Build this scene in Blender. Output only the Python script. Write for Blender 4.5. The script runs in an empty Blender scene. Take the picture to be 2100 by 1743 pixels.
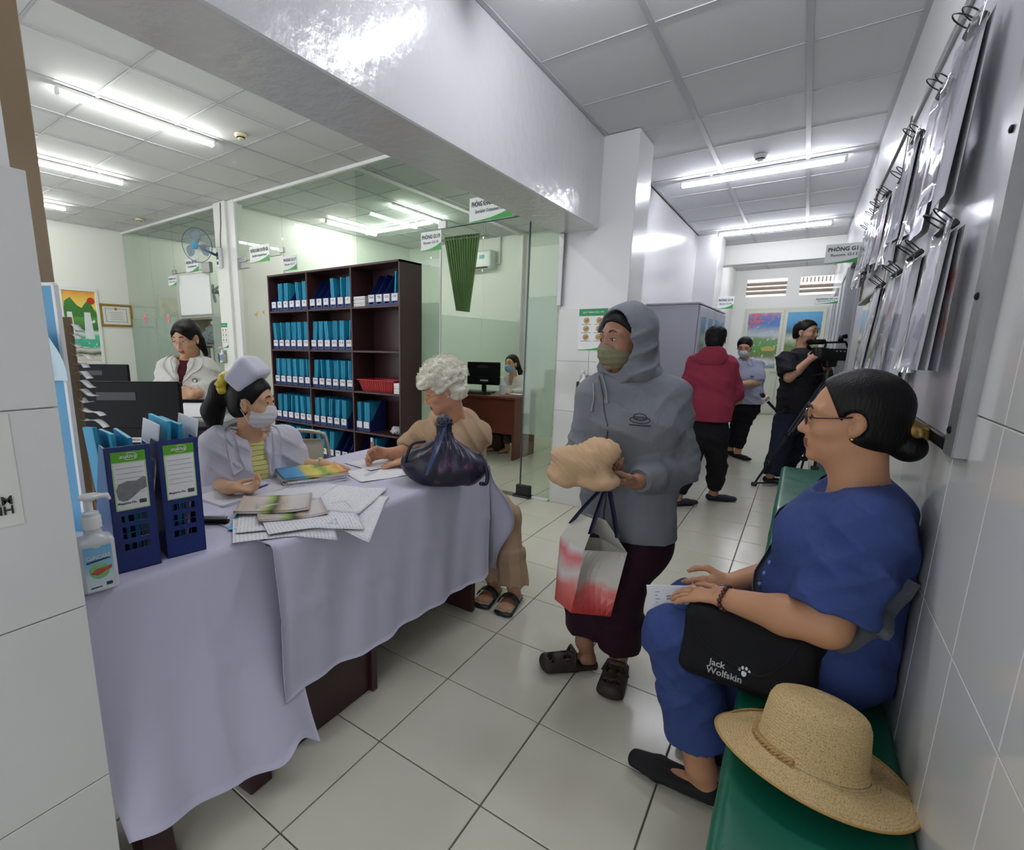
import bpy, math, random
import numpy as np
from mathutils import Vector, Matrix
from mathutils.bvhtree import BVHTree

random.seed(7)
C = bpy.context.scene.collection
sc = bpy.context.scene

# ------------------------------------------------------------------ camera
CAM_H = 1.324
FPX, YAW, PIT, ROL = 1008.67, -0.6314, 0.1898, 0.0074
_cy, _sy, _cp, _sp = math.cos(YAW), math.sin(YAW), math.cos(PIT), math.sin(PIT)
_f = np.array([_sy*_cp, _cy*_cp, -_sp]); _r = np.array([_cy, -_sy, 0.0]); _u = np.cross(_r, _f)
RIGHT = math.cos(ROL)*_r + math.sin(ROL)*_u
UPV = -math.sin(ROL)*_r + math.cos(ROL)*_u
cam_d = bpy.data.cameras.new('camera'); cam = bpy.data.objects.new('camera', cam_d); C.objects.link(cam)
cam_d.sensor_width = 36.0; cam_d.lens = FPX/2100*36
cam_d.shift_x = 150.5/2100; cam_d.shift_y = 30.28/2100
cam_d.clip_start = 0.02
cam.matrix_world = Matrix(((RIGHT[0], UPV[0], -_f[0], 0), (RIGHT[1], UPV[1], -_f[1], 0), (RIGHT[2], UPV[2], -_f[2], CAM_H), (0, 0, 0, 1)))
sc.camera = cam

# ------------------------------------------------------------------ world, view
sc.view_settings.view_transform = 'Standard'; sc.view_settings.look = 'None'
sc.view_settings.gamma = 1.0; sc.view_settings.use_curve_mapping = False
sc.view_settings.exposure = 1.2
w = bpy.data.worlds.new('world'); sc.world = w; w.use_nodes = True
w.node_tree.nodes['Background'].inputs[0].default_value = (0.93, 0.95, 1.0, 1)
w.node_tree.nodes['Background'].inputs[1].default_value = 0.75
CORRIDOR_LAMP = ((0.92, 0.92, 1.0), 32.0)
ROOM_LAMP = ((1.0, 0.995, 0.94), 30.0)
sc.cycles.use_denoising = True
sc.cycles.max_bounces = 7; sc.cycles.diffuse_bounces = 4; sc.cycles.glossy_bounces = 2
sc.cycles.use_adaptive_sampling = True; sc.cycles.adaptive_threshold = 0.05; sc.cycles.adaptive_min_samples = 12
sc.cycles.transparent_max_bounces = 12
sc.cycles.caustics_reflective = False; sc.cycles.caustics_refractive = False
sc.cycles.sample_clamp_indirect = 4.0

# ------------------------------------------------------------------ helpers
FH = np.array([_sy, _cy, 0.0]); RH = np.array([_cy, -_sy, 0.0])
def V(*a): return np.array(a, float)
def nrm(v):
    v = np.asarray(v, float); return v/max(1e-9, np.linalg.norm(v))
def ray(px, py):
    a = (px-899.5)/FPX; b = (901.78-py)/FPX
    return RIGHT*a + UPV*b + _f
def at(px, py, D):
    """the point of the place seen at this spot of the photograph, D metres ahead"""
    r = ray(px, py); return V(0, 0, CAM_H) + r*(D/(r@FH))
def atY(px, py, Y):
    r = ray(px, py); return V(0, 0, CAM_H) + r*(Y/r[1])
def atX(px, py, X):
    r = ray(px, py); return V(0, 0, CAM_H) + r*(X/r[0])
def atZ(px, py, Z):
    r = ray(px, py); return V(0, 0, CAM_H) + r*((Z-CAM_H)/r[2])
def lin(h):
    h = h.lstrip('#'); o = []
    for i in (0, 2, 4):
        c = int(h[i:i+2], 16)/255; o.append(c/12.92 if c <= 0.04045 else ((c+0.055)/1.055)**2.4)
    return tuple(o)+(1.0,)
MATS = {}
def mat(name, col, rough=0.5, spec=0.5, metal=0.0, noise=None, bump=None, coat=0.0, emit=None, alpha=None, sss=0.0):
    """noise=(scale, amount) mottles the colour; bump=(scale, strength[, detail])"""
    if name in MATS: return MATS[name]
    m = bpy.data.materials.new(name); m.use_nodes = True; nt = m.node_tree; b = nt.nodes['Principled BSDF']
    c = lin(col) if isinstance(col, str) else tuple(col)+(1.0,)
    b.inputs['Base Color'].default_value = c; b.inputs['Roughness'].default_value = rough
    b.inputs['Specular IOR Level'].default_value = spec; b.inputs['Metallic'].default_value = metal
    b.inputs['Coat Weight'].default_value = coat
    if coat: b.inputs['Coat Roughness'].default_value = 0.05
    if sss:
        b.inputs['Subsurface Weight'].default_value = sss; b.inputs['Subsurface Radius'].default_value = (0.012, 0.005, 0.003)
        b.inputs['Subsurface Scale'].default_value = 0.6
    if emit: b.inputs['Emission Color'].default_value = c; b.inputs['Emission Strength'].default_value = emit
    if noise or bump:
        tc = nt.nodes.new('ShaderNodeTexCoord')
    if noise:
        n = nt.nodes.new('ShaderNodeTexNoise'); n.inputs['Scale'].default_value = noise[0]; n.inputs['Detail'].default_value = 4
        nt.links.new(tc.outputs['Object'], n.inputs['Vector'])
        mx = nt.nodes.new('ShaderNodeMix'); mx.data_type = 'RGBA'
        mx.inputs['A'].default_value = tuple(min(1, x*(1-noise[1])) for x in c[:3])+(1,)
        mx.inputs['B'].default_value = tuple(min(1, x*(1+noise[1])) for x in c[:3])+(1,)
        nt.links.new(n.outputs['Fac'], mx.inputs['Factor']); nt.links.new(mx.outputs['Result'], b.inputs['Base Color'])
    if bump:
        n = nt.nodes.new('ShaderNodeTexNoise'); n.inputs['Scale'].default_value = bump[0]
        n.inputs['Detail'].default_value = bump[2] if len(bump) > 2 else 3
        nt.links.new(tc.outputs['Object'], n.inputs['Vector'])
        bp = nt.nodes.new('ShaderNodeBump'); bp.inputs['Strength'].default_value = bump[1]; bp.inputs['Distance'].default_value = 0.01
        nt.links.new(n.outputs['Fac'], bp.inputs['Height']); nt.links.new(bp.outputs['Normal'], b.inputs['Normal'])
    MATS[name] = m; return m
def glass_mat(name, col, gloss_rough=0.0, base=0.04, opacity=0.0, body='#c3d2c8'):
    """thin pane: tinted see-through, reflection by Fresnel, optional milky film"""
    if name in MATS: return MATS[name]
    m = bpy.data.materials.new(name); m.use_nodes = True; nt = m.node_tree
    for n in list(nt.nodes): nt.nodes.remove(n)
    out = nt.nodes.new('ShaderNodeOutputMaterial'); tr = nt.nodes.new('ShaderNodeBsdfTransparent'); tr.inputs[0].default_value = lin(col)
    gl = nt.nodes.new('ShaderNodeBsdfGlossy'); gl.inputs['Roughness'].default_value = gloss_rough; gl.inputs[0].default_value = (1, 1, 1, 1)
    lw = nt.nodes.new('ShaderNodeLayerWeight'); lw.inputs['Blend'].default_value = 0.5
    pw = nt.nodes.new('ShaderNodeMath'); pw.operation = 'POWER'; pw.inputs[1].default_value = 5.0
    fr = nt.nodes.new('ShaderNodeMath'); fr.operation = 'MULTIPLY_ADD'; fr.inputs[1].default_value = 0.6; fr.inputs[2].default_value = base
    nt.links.new(lw.outputs['Facing'], pw.inputs[0]); nt.links.new(pw.outputs[0], fr.inputs[0])
    mx = nt.nodes.new('ShaderNodeMixShader')
    src = tr.outputs[0]
    if opacity:
        df = nt.nodes.new('ShaderNodeBsdfDiffuse'); df.inputs[0].default_value = lin(body)
        tl = nt.nodes.new('ShaderNodeBsdfTranslucent'); tl.inputs[0].default_value = lin(body)
        a = nt.nodes.new('ShaderNodeMixShader'); a.inputs[0].default_value = 0.5
        nt.links.new(df.outputs[0], a.inputs[1]); nt.links.new(tl.outputs[0], a.inputs[2])
        m2 = nt.nodes.new('ShaderNodeMixShader'); m2.inputs[0].default_value = opacity
        nt.links.new(tr.outputs[0], m2.inputs[1]); nt.links.new(a.outputs[0], m2.inputs[2]); src = m2.outputs[0]
    nt.links.new(fr.outputs[0], mx.inputs[0]); nt.links.new(src, mx.inputs[1]); nt.links.new(gl.outputs[0], mx.inputs[2])
    nt.links.new(mx.outputs[0], out.inputs['Surface']); MATS[name] = m; return m
def emit_mat(name, col, strength):
    if name in MATS: return MATS[name]
    m = bpy.data.materials.new(name); m.use_nodes = True; nt = m.node_tree
    for n in list(nt.nodes): nt.nodes.remove(n)
    out = nt.nodes.new('ShaderNodeOutputMaterial'); e = nt.nodes.new('ShaderNodeEmission')
    e.inputs[0].default_value = tuple(col)+(1,); e.inputs[1].default_value = strength
    nt.links.new(e.outputs[0], out.inputs['Surface']); MATS[name] = m; return m

def wloc(o):
    v = Vector((0, 0, 0))
    while o is not None: v = v + o.location; o = o.parent
    return np.array(v)
def tag(o, label=None, cat=None, group=None, kind=None):
    if label: o['label'] = label
    if cat: o['category'] = cat
    if group: o['group'] = group
    if kind: o['kind'] = kind
    return o
def thing(name, label, cat, loc=(0, 0, 0), group=None, rz=0.0):
    o = bpy.data.objects.new(name, None); C.objects.link(o); o.location = tuple(loc); o.rotation_euler[2] = rz
    o.empty_display_size = 0.05
    return tag(o, label, cat, group)
def link(name, me, parent=None, local=False):
    o = bpy.data.objects.new(name, me); C.objects.link(o)
    if parent is not None: o.parent = parent
    return o
def make(name, verts, faces, mats, parent=None, smooth=False, midx=None, local=False, sharp=None):
    """verts in the place's own coordinates (or the parent's when local); one mesh object"""
    v = np.asarray(verts, float).reshape(-1, 3)
    if parent is not None and not local: v = v - wloc(parent)
    me = bpy.data.meshes.new(name); me.from_pydata(v.tolist(), [], [tuple(int(i) for i in f) for f in faces])
    for m in (mats if isinstance(mats, (list, tuple)) else [mats]): me.materials.append(m)
    if midx is not None: me.polygons.foreach_set('material_index', np.asarray(midx, np.int32))
    if smooth: me.polygons.foreach_set('use_smooth', np.ones(len(me.polygons), bool))
    if sharp: me.set_sharp_from_angle(angle=math.radians(sharp))
    me.update(); return link(name, me, parent)
def copy_tree(o, parent=None):
    c = o.copy(); C.objects.link(c); c.parent = parent
    for ch in list(o.children): copy_tree(ch, c)
    return c

class MB:
    """collects simple solids; build() links them as ONE mesh object"""
    def __init__(s): s.v = []; s.f = []; s.m = []
    def add(s, v, f, m=0):
        n = len(s.v); s.v += [tuple(map(float, x)) for x in v]; s.f += [tuple(int(i)+n for i in q) for q in f]; s.m += [m]*len(f); return s
    def box(s, lo, hi, b=0.0, m=0):
        lo = np.minimum(lo, hi).astype(float); hi2 = np.maximum(lo, hi)
        c = (np.asarray(lo)+hi2)/2; return s.obox(c, (hi2-lo)/2, None, b, m)
    def obox(s, c, h, R=None, b=0.0, m=0):
        c = np.asarray(c, float); h = np.asarray(h, float); R = np.eye(3) if R is None else np.asarray(R, float)  # rows: axes
        b = min(b, *(h*0.49)) if b else 0
        if not b:
            p = [c+R.T@(h*V(*q)) for q in [(-1,-1,-1),(1,-1,-1),(1,1,-1),(-1,1,-1),(-1,-1,1),(1,-1,1),(1,1,1),(-1,1,1)]]
            return s.add(p, [(3,2,1,0),(4,5,6,7),(0,1,5,4),(1,2,6,5),(2,3,7,6),(3,0,4,7)], m)
        P = {}; v = []
        for sx in (-1, 1):
            for sy in (-1, 1):
                for sz in (-1, 1):
                    for ax in range(3):
                        q = V(sx, sy, sz)*h
                        for k in range(3):
                            if k != ax: q[k] -= V(sx, sy, sz)[k]*b
                        P[(sx, sy, sz, ax)] = len(v); v.append(c+R.T@q)
        f = []
        for ax in range(3):
            o1, o2 = (ax+1) % 3, (ax+2) % 3
            for sg in (-1, 1):
                loop = []
                for a1, a2 in ((-1,-1),(1,-1),(1,1),(-1,1)):
                    t = [0, 0, 0]; t[ax] = sg; t[o1] = a1; t[o2] = a2; loop.append(P[(*t, ax)])
                f.append(tuple(loop) if sg > 0 else tuple(loop[::-1]))
        for ax in range(3):
            o1, o2 = (ax+1) % 3, (ax+2) % 3
            for a1 in (-1, 1):
                for a2 in (-1, 1):
                    def k(e, face):
                        t = [0, 0, 0]; t[ax] = e; t[o1] = a1; t[o2] = a2; return P[(*t, face)]
                    q = (k(-1, o1), k(1, o1), k(1, o2), k(-1, o2)); f.append(q if a1*a2 > 0 else q[::-1])
        for sx in (-1, 1):
            for sy in (-1, 1):
                for sz in (-1, 1):
                    q = tuple(P[(sx, sy, sz, ax)] for ax in range(3)); f.append(q if sx*sy*sz > 0 else q[::-1])
        return s.add(v, f, m)
    def tube(s, path, r, n=8, m=0, cap=True, closed=False):
        path = [np.asarray(p, float) for p in path]; N = len(path); rr = r if hasattr(r, '__len__') else [r]*N
        v = []; prev = None
        for i, p in enumerate(path):
            if closed: d = nrm(path[(i+1) % N]-path[i-1])
            else: d = nrm(path[min(i+1, N-1)]-path[max(i-1, 0)])
            if prev is None:
                a = V(0, 0, 1) if abs(d[2]) < 0.9 else V(1, 0, 0); prev = nrm(np.cross(d, a))
            prev = nrm(prev-d*(prev@d)); w_ = np.cross(d, prev)
            for k in range(n):
                t = 2*math.pi*k/n; v.append(p+rr[i]*(math.cos(t)*prev+math.sin(t)*w_))
        f = []
        for i in range(N if closed else N-1):
            j = (i+1) % N
            for k in range(n): f.append((i*n+k, i*n+(k+1) % n, j*n+(k+1) % n, j*n+k))
        if cap and not closed: f.append(tuple(range(n))[::-1]); f.append(tuple((N-1)*n+k for k in range(n)))
        return s.add(v, f, m)
    def lathe(s, prof, c, R=None, n=24, m=0, sx=1.0, sy=1.0, cap=True):
        """prof: (radius, height) along the frame's third axis"""
        c = np.asarray(c, float); R = np.eye(3) if R is None else np.asarray(R, float); v = []
        for r, z in prof:
            for k in range(n):
                t = 2*math.pi*k/n; v.append(c+R.T@V(r*math.cos(t)*sx, r*math.sin(t)*sy, z))
        f = []; N = len(prof)
        for i in range(N-1):
            for k in range(n): f.append((i*n+k, i*n+(k+1) % n, (i+1)*n+(k+1) % n, (i+1)*n+k))
        if cap: f.append(tuple(range(n))[::-1]); f.append(tuple((N-1)*n+k for k in range(n)))
        return s.add(v, f, m)
    def prism(s, poly, o, ux, uy, t, m=0):
        """flat outline poly (2-D) in frame (ux, uy) at o, thickness t along ux x uy"""
        o = np.asarray(o, float); ux = nrm(ux); uy = nrm(uy); uz = np.cross(ux, uy); n = len(poly)
        v = [o+ux*a+uy*b for a, b in poly]+[o+ux*a+uy*b+uz*t for a, b in poly]
        f = [tuple(range(n))[::-1], tuple(range(n, 2*n))]+[(i, (i+1) % n, n+(i+1) % n, n+i) for i in range(n)]
        return s.add(v, f, m)
    def sheet(s, P, t=0.0, m=0):
        """P[i][j] grid of points; thickness t along normals"""
        P = np.asarray(P, float); a, b = P.shape[:2]
        N = np.cross(np.gradient(P, axis=0), np.gradient(P, axis=1)); N /= np.maximum(1e-12, np.linalg.norm(N, axis=2, keepdims=True))
        v = list(P.reshape(-1, 3)); f = []
        for i in range(a-1):
            for j in range(b-1): f.append((i*b+j, (i+1)*b+j, (i+1)*b+j+1, i*b+j+1))
        if t:
            n = a*b; v += list((P-N*t).reshape(-1, 3)); g = [tuple(n+k for k in q[::-1]) for q in f]
            e = [i*b for i in range(a)]+[(a-1)*b+j for j in range(1, b)]+[i*b+b-1 for i in range(a-2, -1, -1)]+[j for j in range(b-2, 0, -1)]
            side = [(e[k], n+e[k], n+e[(k+1) % len(e)], e[(k+1) % len(e)]) for k in range(len(e))]
            side = [q[::-1] for q in side]; f = f+g+side
        return s.add(v, f, m)
    def ball(s, c, r, n=12, m=0, R=None):
        r = np.asarray(r, float)*np.ones(3); k = n//2; c = np.asarray(c, float); R = np.eye(3) if R is None else np.asarray(R, float); v = []
        for i in range(1, k):
            a = math.pi*i/k
            for j in range(n): b = 2*math.pi*j/n; v.append(c+R.T@(r*V(math.sin(a)*math.cos(b), math.sin(a)*math.sin(b), math.cos(a))))
        v.append(c+R.T@V(0, 0, r[2])); v.append(c-R.T@V(0, 0, r[2])); T, B = len(v)-2, len(v)-1; f = []
        for i in range(k-2):
            for j in range(n): f.append((i*n+j, (i+1)*n+j, (i+1)*n+(j+1) % n, i*n+(j+1) % n))
        for j in range(n): f.append((T, j, (j+1) % n)); f.append((B, (k-2)*n+(j+1) % n, (k-2)*n+j))
        return s.add(v, f, m)
    def build(s, name, mats, parent=None, smooth=False, local=False, sharp=None):
        return make(name, s.v, s.f, mats, parent, smooth or bool(sharp), s.m, local, sharp)
def frame(z, x=None):
    """rows: three axes with the third along z"""
    z = nrm(z)
    if x is None: x = V(0, 0, 1) if abs(z[2]) < 0.9 else V(1, 0, 0)
    x = np.asarray(x, float); x = nrm(x-z*(x@z)); return np.array([x, np.cross(z, x), z])
def rotv(v, axis, ang):
    axis = nrm(axis); v = np.asarray(v, float)
    return v*math.cos(ang)+np.cross(axis, v)*math.sin(ang)+axis*(axis@v)*(1-math.cos(ang))
_TXT = {}
def text_mesh(body, align='CENTER', bold=0.0):
    key = (body, align, bold)
    if key not in _TXT:
        cu = bpy.data.curves.new('lettering', 'FONT'); cu.body = body; cu.align_x = align; cu.align_y = 'CENTER'; cu.resolution_u = 2
        cu.offset = bold; cu.extrude = 0.004
        o = bpy.data.objects.new('lettering', cu); C.objects.link(o); dg = bpy.context.evaluated_depsgraph_get(); dg.update()
        me = bpy.data.meshes.new_from_object(o.evaluated_get(dg))
        v = np.array([x.co for x in me.vertices]).reshape(-1, 3); f = [tuple(p.vertices) for p in me.polygons]
        bpy.data.objects.remove(o); bpy.data.curves.remove(cu); bpy.data.meshes.remove(me); _TXT[key] = (v, f)
    return _TXT[key]
def text(name, body, o, ux, uy, size, m, parent, width=None, bold=0.0, align='CENTER', slant=0.0, target=None, local=False, lift=0.0008):
    """flat lettering of cap height ~0.7*size; width squeezes it to a given width"""
    v, f = text_mesh(body, align, bold)
    if not len(v): return None
    ux = nrm(ux); uy = nrm(uy); uz = np.cross(ux, uy); v = v.copy()
    sx = size
    if width: sx = width/max(1e-6, v[:, 0].max()-v[:, 0].min())
    P = np.asarray(o, float)+np.outer(v[:, 0]*sx+slant*v[:, 1]*size, ux)+np.outer(v[:, 1]*size, uy)+np.outer((v[:, 2]+0.004)/0.008*0.0006+lift, uz)
    if target is not None: P = project(target, P, -uz, lift)
    return make(name, P, f, m, parent, local=local)
_BVH = {}
def bvh(o):
    if o.name not in _BVH:
        me = o.data; off = wloc(o)
        vs = [Vector(np.array(x.co)+off) for x in me.vertices]; _BVH[o.name] = BVHTree.FromPolygons(vs, [tuple(p.vertices) for p in me.polygons])
    return _BVH[o.name]
def project(o, P, d, lift=0.001):
    """points moved along d onto the surface of o, kept lift above it"""
    t = bvh(o); d = nrm(d); out = []
    for q in np.asarray(P, float):
        hit = t.ray_cast(Vector(q-d*0.5), Vector(d), 1.2)
        if hit[0] is None: hit = t.find_nearest(Vector(q))
        out.append(np.array(hit[0])-d*lift)
    return np.array(out)
def decal(name, target, c, ux, uy, hw, hh, m, parent, n=8, lift=0.002, poly=None, t=0.0015):
    """a patch that lies on the curved surface of target"""
    ux = nrm(ux); uy = nrm(uy); d = -np.cross(ux, uy)
    g = np.array([[np.asarray(c)+ux*hw*(2*i/n-1)+uy*hh*(2*j/n-1) for j in range(n+1)] for i in range(n+1)])
    if poly is not None:
        g = np.array([[np.asarray(c)+_bil(poly, i/n, j/n)[0]*ux+_bil(poly, i/n, j/n)[1]*uy for j in range(n+1)] for i in range(n+1)])
    q = project(target, g.reshape(-1, 3), d, lift).reshape(g.shape)
    return MB().sheet(q, t).build(name, m, parent, smooth=False)
def _bil(p, a, b):
    p = np.asarray(p, float); return (p[0]*(1-a)+p[1]*a)*(1-b)+(p[3]*(1-a)+p[2]*a)*b
def ribbon(path, w, wd, t=0.002):
    """flat strap along path; wd: width direction(s)"""
    path = np.asarray(path, float); wd = np.asarray(wd, float)*np.ones_like(path)
    return MB().sheet(np.stack([path-wd*w/2, path+wd*w/2], 1), t)
def spline(pts, n=8):
    """Catmull-Rom through pts"""
    p = np.asarray(pts, float); q = np.vstack([2*p[0]-p[1], p, 2*p[-1]-p[-2]]); out = []
    for i in range(1, len(q)-2):
        for k in range(n):
            t = k/n; out.append(0.5*((2*q[i])+(-q[i-1]+q[i+1])*t+(2*q[i-1]-5*q[i]+4*q[i+1]-q[i+2])*t*t+(-q[i-1]+3*q[i]-3*q[i+1]+q[i+2])*t**3))
    out.append(p[-1]); return np.array(out)

# ------------------------------------------------------------------ solids by distance field
def _hash(i, j, k):
    n = (i*73856093) ^ (j*19349663) ^ (k*83492791); n = (n ^ (n >> 13))*1274126177; return ((n & 0x7fffffff) % 10007)/10007.0
def vnoise(p):
    f = np.floor(p).astype(np.int64); t = p-f; t = t*t*(3-2*t); r = 0
    for a in (0, 1):
        for b in (0, 1):
            for c in (0, 1):
                w_ = (t[:, 0] if a else 1-t[:, 0])*(t[:, 1] if b else 1-t[:, 1])*(t[:, 2] if c else 1-t[:, 2])
                r = r+w_*_hash(f[:, 0]+a, f[:, 1]+b, f[:, 2]+c)
    return r*2-1
class Sdf:
    def __init__(s, lo, hi, vox):
        s.lo = np.asarray(lo, float); s.vox = vox; s.n = np.ceil((np.asarray(hi)-s.lo)/vox).astype(int)+1
        s.F = np.full(s.n, 1.0, np.float32)
        s.ax = [(s.lo[i]+vox*np.arange(s.n[i])).astype(np.float32) for i in range(3)]
    def win(s, lo, hi):
        a = np.clip(np.floor((np.asarray(lo)-s.lo)/s.vox).astype(int), 0, s.n); b = np.clip(np.ceil((np.asarray(hi)-s.lo)/s.vox).astype(int)+1, 0, s.n)
        return tuple(slice(a[i], b[i]) for i in range(3))
    def grid(s, w_):
        return s.ax[0][w_[0]][:, None, None], s.ax[1][w_[1]][None, :, None], s.ax[2][w_[2]][None, None, :]
    def op(s, w_, d, k, mode):
        F = s.F[w_]; d = d.astype(np.float32)
        if mode == 'add':
            if k > 0: h = np.clip(0.5+0.5*(F-d)/k, 0, 1); r = F*(1-h)+d*h-k*h*(1-h); r = np.where(F > 0.5, d, r)
            else: r = np.minimum(F, d)
        elif mode == 'sub':
            if k > 0: h = np.clip(0.5-0.5*(F+d)/k, 0, 1); r = F*(1-h)-d*h+k*h*(1-h)
            else: r = np.maximum(F, -d)
        else: r = np.maximum(F, d)
        s.F[w_] = r
    def cone(s, a, b, ra, rb, k=0.02, mode='add'):
        a = np.asarray(a, float); b = np.asarray(b, float); R = max(ra, rb)+k+2*s.vox
        w_ = s.win(np.minimum(a, b)-R, np.maximum(a, b)+R); x, y, z = s.grid(w_); d = b-a; L = max(1e-9, d@d)
        t = np.clip(((x-a[0])*d[0]+(y-a[1])*d[1]+(z-a[2])*d[2])/L, 0, 1)
        q = np.sqrt((x-a[0]-t*d[0])**2+(y-a[1]-t*d[1])**2+(z-a[2]-t*d[2])**2)-(ra+(rb-ra)*t); s.op(w_, q, k, mode); return s
    def chain(s, pts, rs, k=0.02, mode='add'):
        for i in range(len(pts)-1): s.cone(pts[i], pts[i+1], rs[i], rs[i+1], k, mode)
        return s
    def ell(s, c, r, R=None, k=0.02, mode='add'):
        c = np.asarray(c, float); r = np.asarray(r, float); R = np.eye(3) if R is None else np.asarray(R, float)
        m = np.sqrt(((R*r[:, None])**2).sum(0))+k+2*s.vox; w_ = s.win(c-m, c+m); x, y, z = s.grid(w_); x = x-c[0]; y = y-c[1]; z = z-c[2]
        q = [R[i, 0]*x+R[i, 1]*y+R[i, 2]*z for i in range(3)]
        k0 = np.sqrt(sum((q[i]/r[i])**2 for i in range(3))); k1 = np.sqrt(sum((q[i]/r[i]**2)**2 for i in range(3)))
        s.op(w_, k0*(k0-1)/np.maximum(k1, 1e-6), k, mode); return s
    def ecap(s, a, b, ra, rb, side, k=0.02, mode='add', flat=False):
        """capsule of elliptical section: ra, rb = (half width along side, half depth)"""
        a = np.asarray(a, float); b = np.asarray(b, float); ax = nrm(b-a); L = np.linalg.norm(b-a); sd = np.asarray(side, float); sd = nrm(sd-ax*(sd@ax)); fr = np.cross(ax, sd)
        R = max(*ra, *rb)+k+2*s.vox; w_ = s.win(np.minimum(a, b)-R, np.maximum(a, b)+R); x, y, z = s.grid(w_); x = x-a[0]; y = y-a[1]; z = z-a[2]
        h = x*ax[0]+y*ax[1]+z*ax[2]; t = np.clip(h/L, 0, 1); u = x*sd[0]+y*sd[1]+z*sd[2]; v = x*fr[0]+y*fr[1]+z*fr[2]; e = h-t*L
        ru = ra[0]+(rb[0]-ra[0])*t; rv = ra[1]+(rb[1]-ra[1])*t; rw = np.minimum(ru, rv)
        q0 = np.sqrt((u/ru)**2+(v/rv)**2+(0 if flat else (e/rw)**2)); q1 = np.sqrt((u/ru**2)**2+(v/rv**2)**2+(0 if flat else (e/rw**2)**2))
        d = q0*(q0-1)/np.maximum(q1, 1e-6)
        if flat: d = np.maximum(d, np.abs(h-L/2)-L/2)
        s.op(w_, d, k, mode); return s
    def rbox(s, c, h, R=None, r=0.01, k=0.0, mode='add'):
        c = np.asarray(c, float); h = np.asarray(h, float)-r; R = np.eye(3) if R is None else np.asarray(R, float)
        m = (np.abs(R)*(h+r)[:, None]).sum(0)+k+2*s.vox; w_ = s.win(c-m, c+m); x, y, z = s.grid(w_); x = x-c[0]; y = y-c[1]; z = z-c[2]
        q = [np.abs(R[i, 0]*x+R[i, 1]*y+R[i, 2]*z)-h[i] for i in range(3)]
        d = np.sqrt(sum(np.maximum(e, 0)**2 for e in q))+np.minimum(np.maximum(np.maximum(q[0], q[1]), q[2]), 0)-r
        s.op(w_, d, k, mode); return s
    def cut(s, p, n, lo=None, hi=None):
        """removes what lies on the n side of p"""
        w_ = s.win(lo, hi) if lo is not None else (slice(None),)*3
        n = nrm(n); x, y, z = s.grid(w_); s.op(w_, (x-p[0])*n[0]+(y-p[1])*n[1]+(z-p[2])*n[2], 0, 'int'); return s
    def ripple(s, fn, band=0.026):
        i = np.nonzero(np.abs(s.F) < band)
        P = np.stack([s.ax[k][i[k]] for k in range(3)], 1).astype(float); s.F[i] += fn(P).astype(np.float32); return s
    def wrinkle(s, amp, freq, seed=0.0, stretch=(1, 1, 1)):
        st = V(*stretch)*freq
        return s.ripple(lambda P: amp*(vnoise(P*st+seed)+0.5*vnoise(P*st*2.1+seed+9)))
    def folds(s, amp, d, wl, seed=0.0, c=None, r=None, bend=1.6):
        """soft parallel creases across direction d, fading in and out; near c within r when given"""
        d = nrm(d)
        def fn(P):
            ph = (P@d)*2*math.pi/wl+bend*vnoise(P*7+seed); q = np.sin(ph); q = np.where(q > 0, q**2, -0.35*q*q); w_ = np.clip(0.55+1.3*vnoise(P*5.5+seed+31), 0, 1)
            if c is not None: w_ = w_*np.exp(-((P-np.asarray(c))**2).sum(1)/(r*r))
            return -amp*q*w_
        return s.ripple(fn)
    def mesh(s):
        F = s.F; S = F < 0; n = s.n-1
        c = np.zeros(n, np.int8)
        for a in (0, 1):
            for b in (0, 1):
                for d in (0, 1): c += S[a:n[0]+a, b:n[1]+b, d:n[2]+d]
        I = np.argwhere((c > 0) & (c < 8)); idx = np.full(n, -1, np.int32); idx[tuple(I.T)] = np.arange(len(I))
        acc = np.zeros((len(I), 3)); cnt = np.zeros(len(I))
        cor = [(a, b, d) for a in (0, 1) for b in (0, 1) for d in (0, 1)]
        val = {q: F[I[:, 0]+q[0], I[:, 1]+q[1], I[:, 2]+q[2]] for q in cor}
        for q in cor:
            for k in range(3):
                if q[k]: continue
                e = list(q); e[k] = 1; f0 = val[q]; f1 = val[tuple(e)]; m = (f0 < 0) != (f1 < 0)
                t = np.where(m, f0/np.where(m, f0-f1, 1), 0)
                P = np.tile(np.array(q, float), (len(I), 1)); P[:, k] = t; acc[m] += P[m]; cnt[m] += 1
        v = s.lo+s.vox*(I+acc/np.maximum(cnt, 1)[:, None]); faces = []
        for k in range(3):
            o = [(k+1) % 3, (k+2) % 3]; sl0 = [slice(None)]*3; sl1 = [slice(None)]*3; sl0[k] = slice(0, -1); sl1[k] = slice(1, None)
            A = S[tuple(sl0)]; B = S[tuple(sl1)]; E = np.argwhere(A != B)
            E = E[(E[:, o[0]] > 0) & (E[:, o[1]] > 0) & (E[:, o[0]] < s.n[o[0]]-1) & (E[:, o[1]] < s.n[o[1]]-1)]
            fl = A[tuple(E.T)]; q = []
            for da, db in ((0, 0), (1, 0), (1, 1), (0, 1)):
                G = E.copy(); G[:, o[0]] -= da; G[:, o[1]] -= db; q.append(idx[tuple(G.T)])
            q = np.stack(q, 1); q[~fl] = q[~fl][:, ::-1]; faces.append(q)
        return v, np.vstack(faces)
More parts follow.
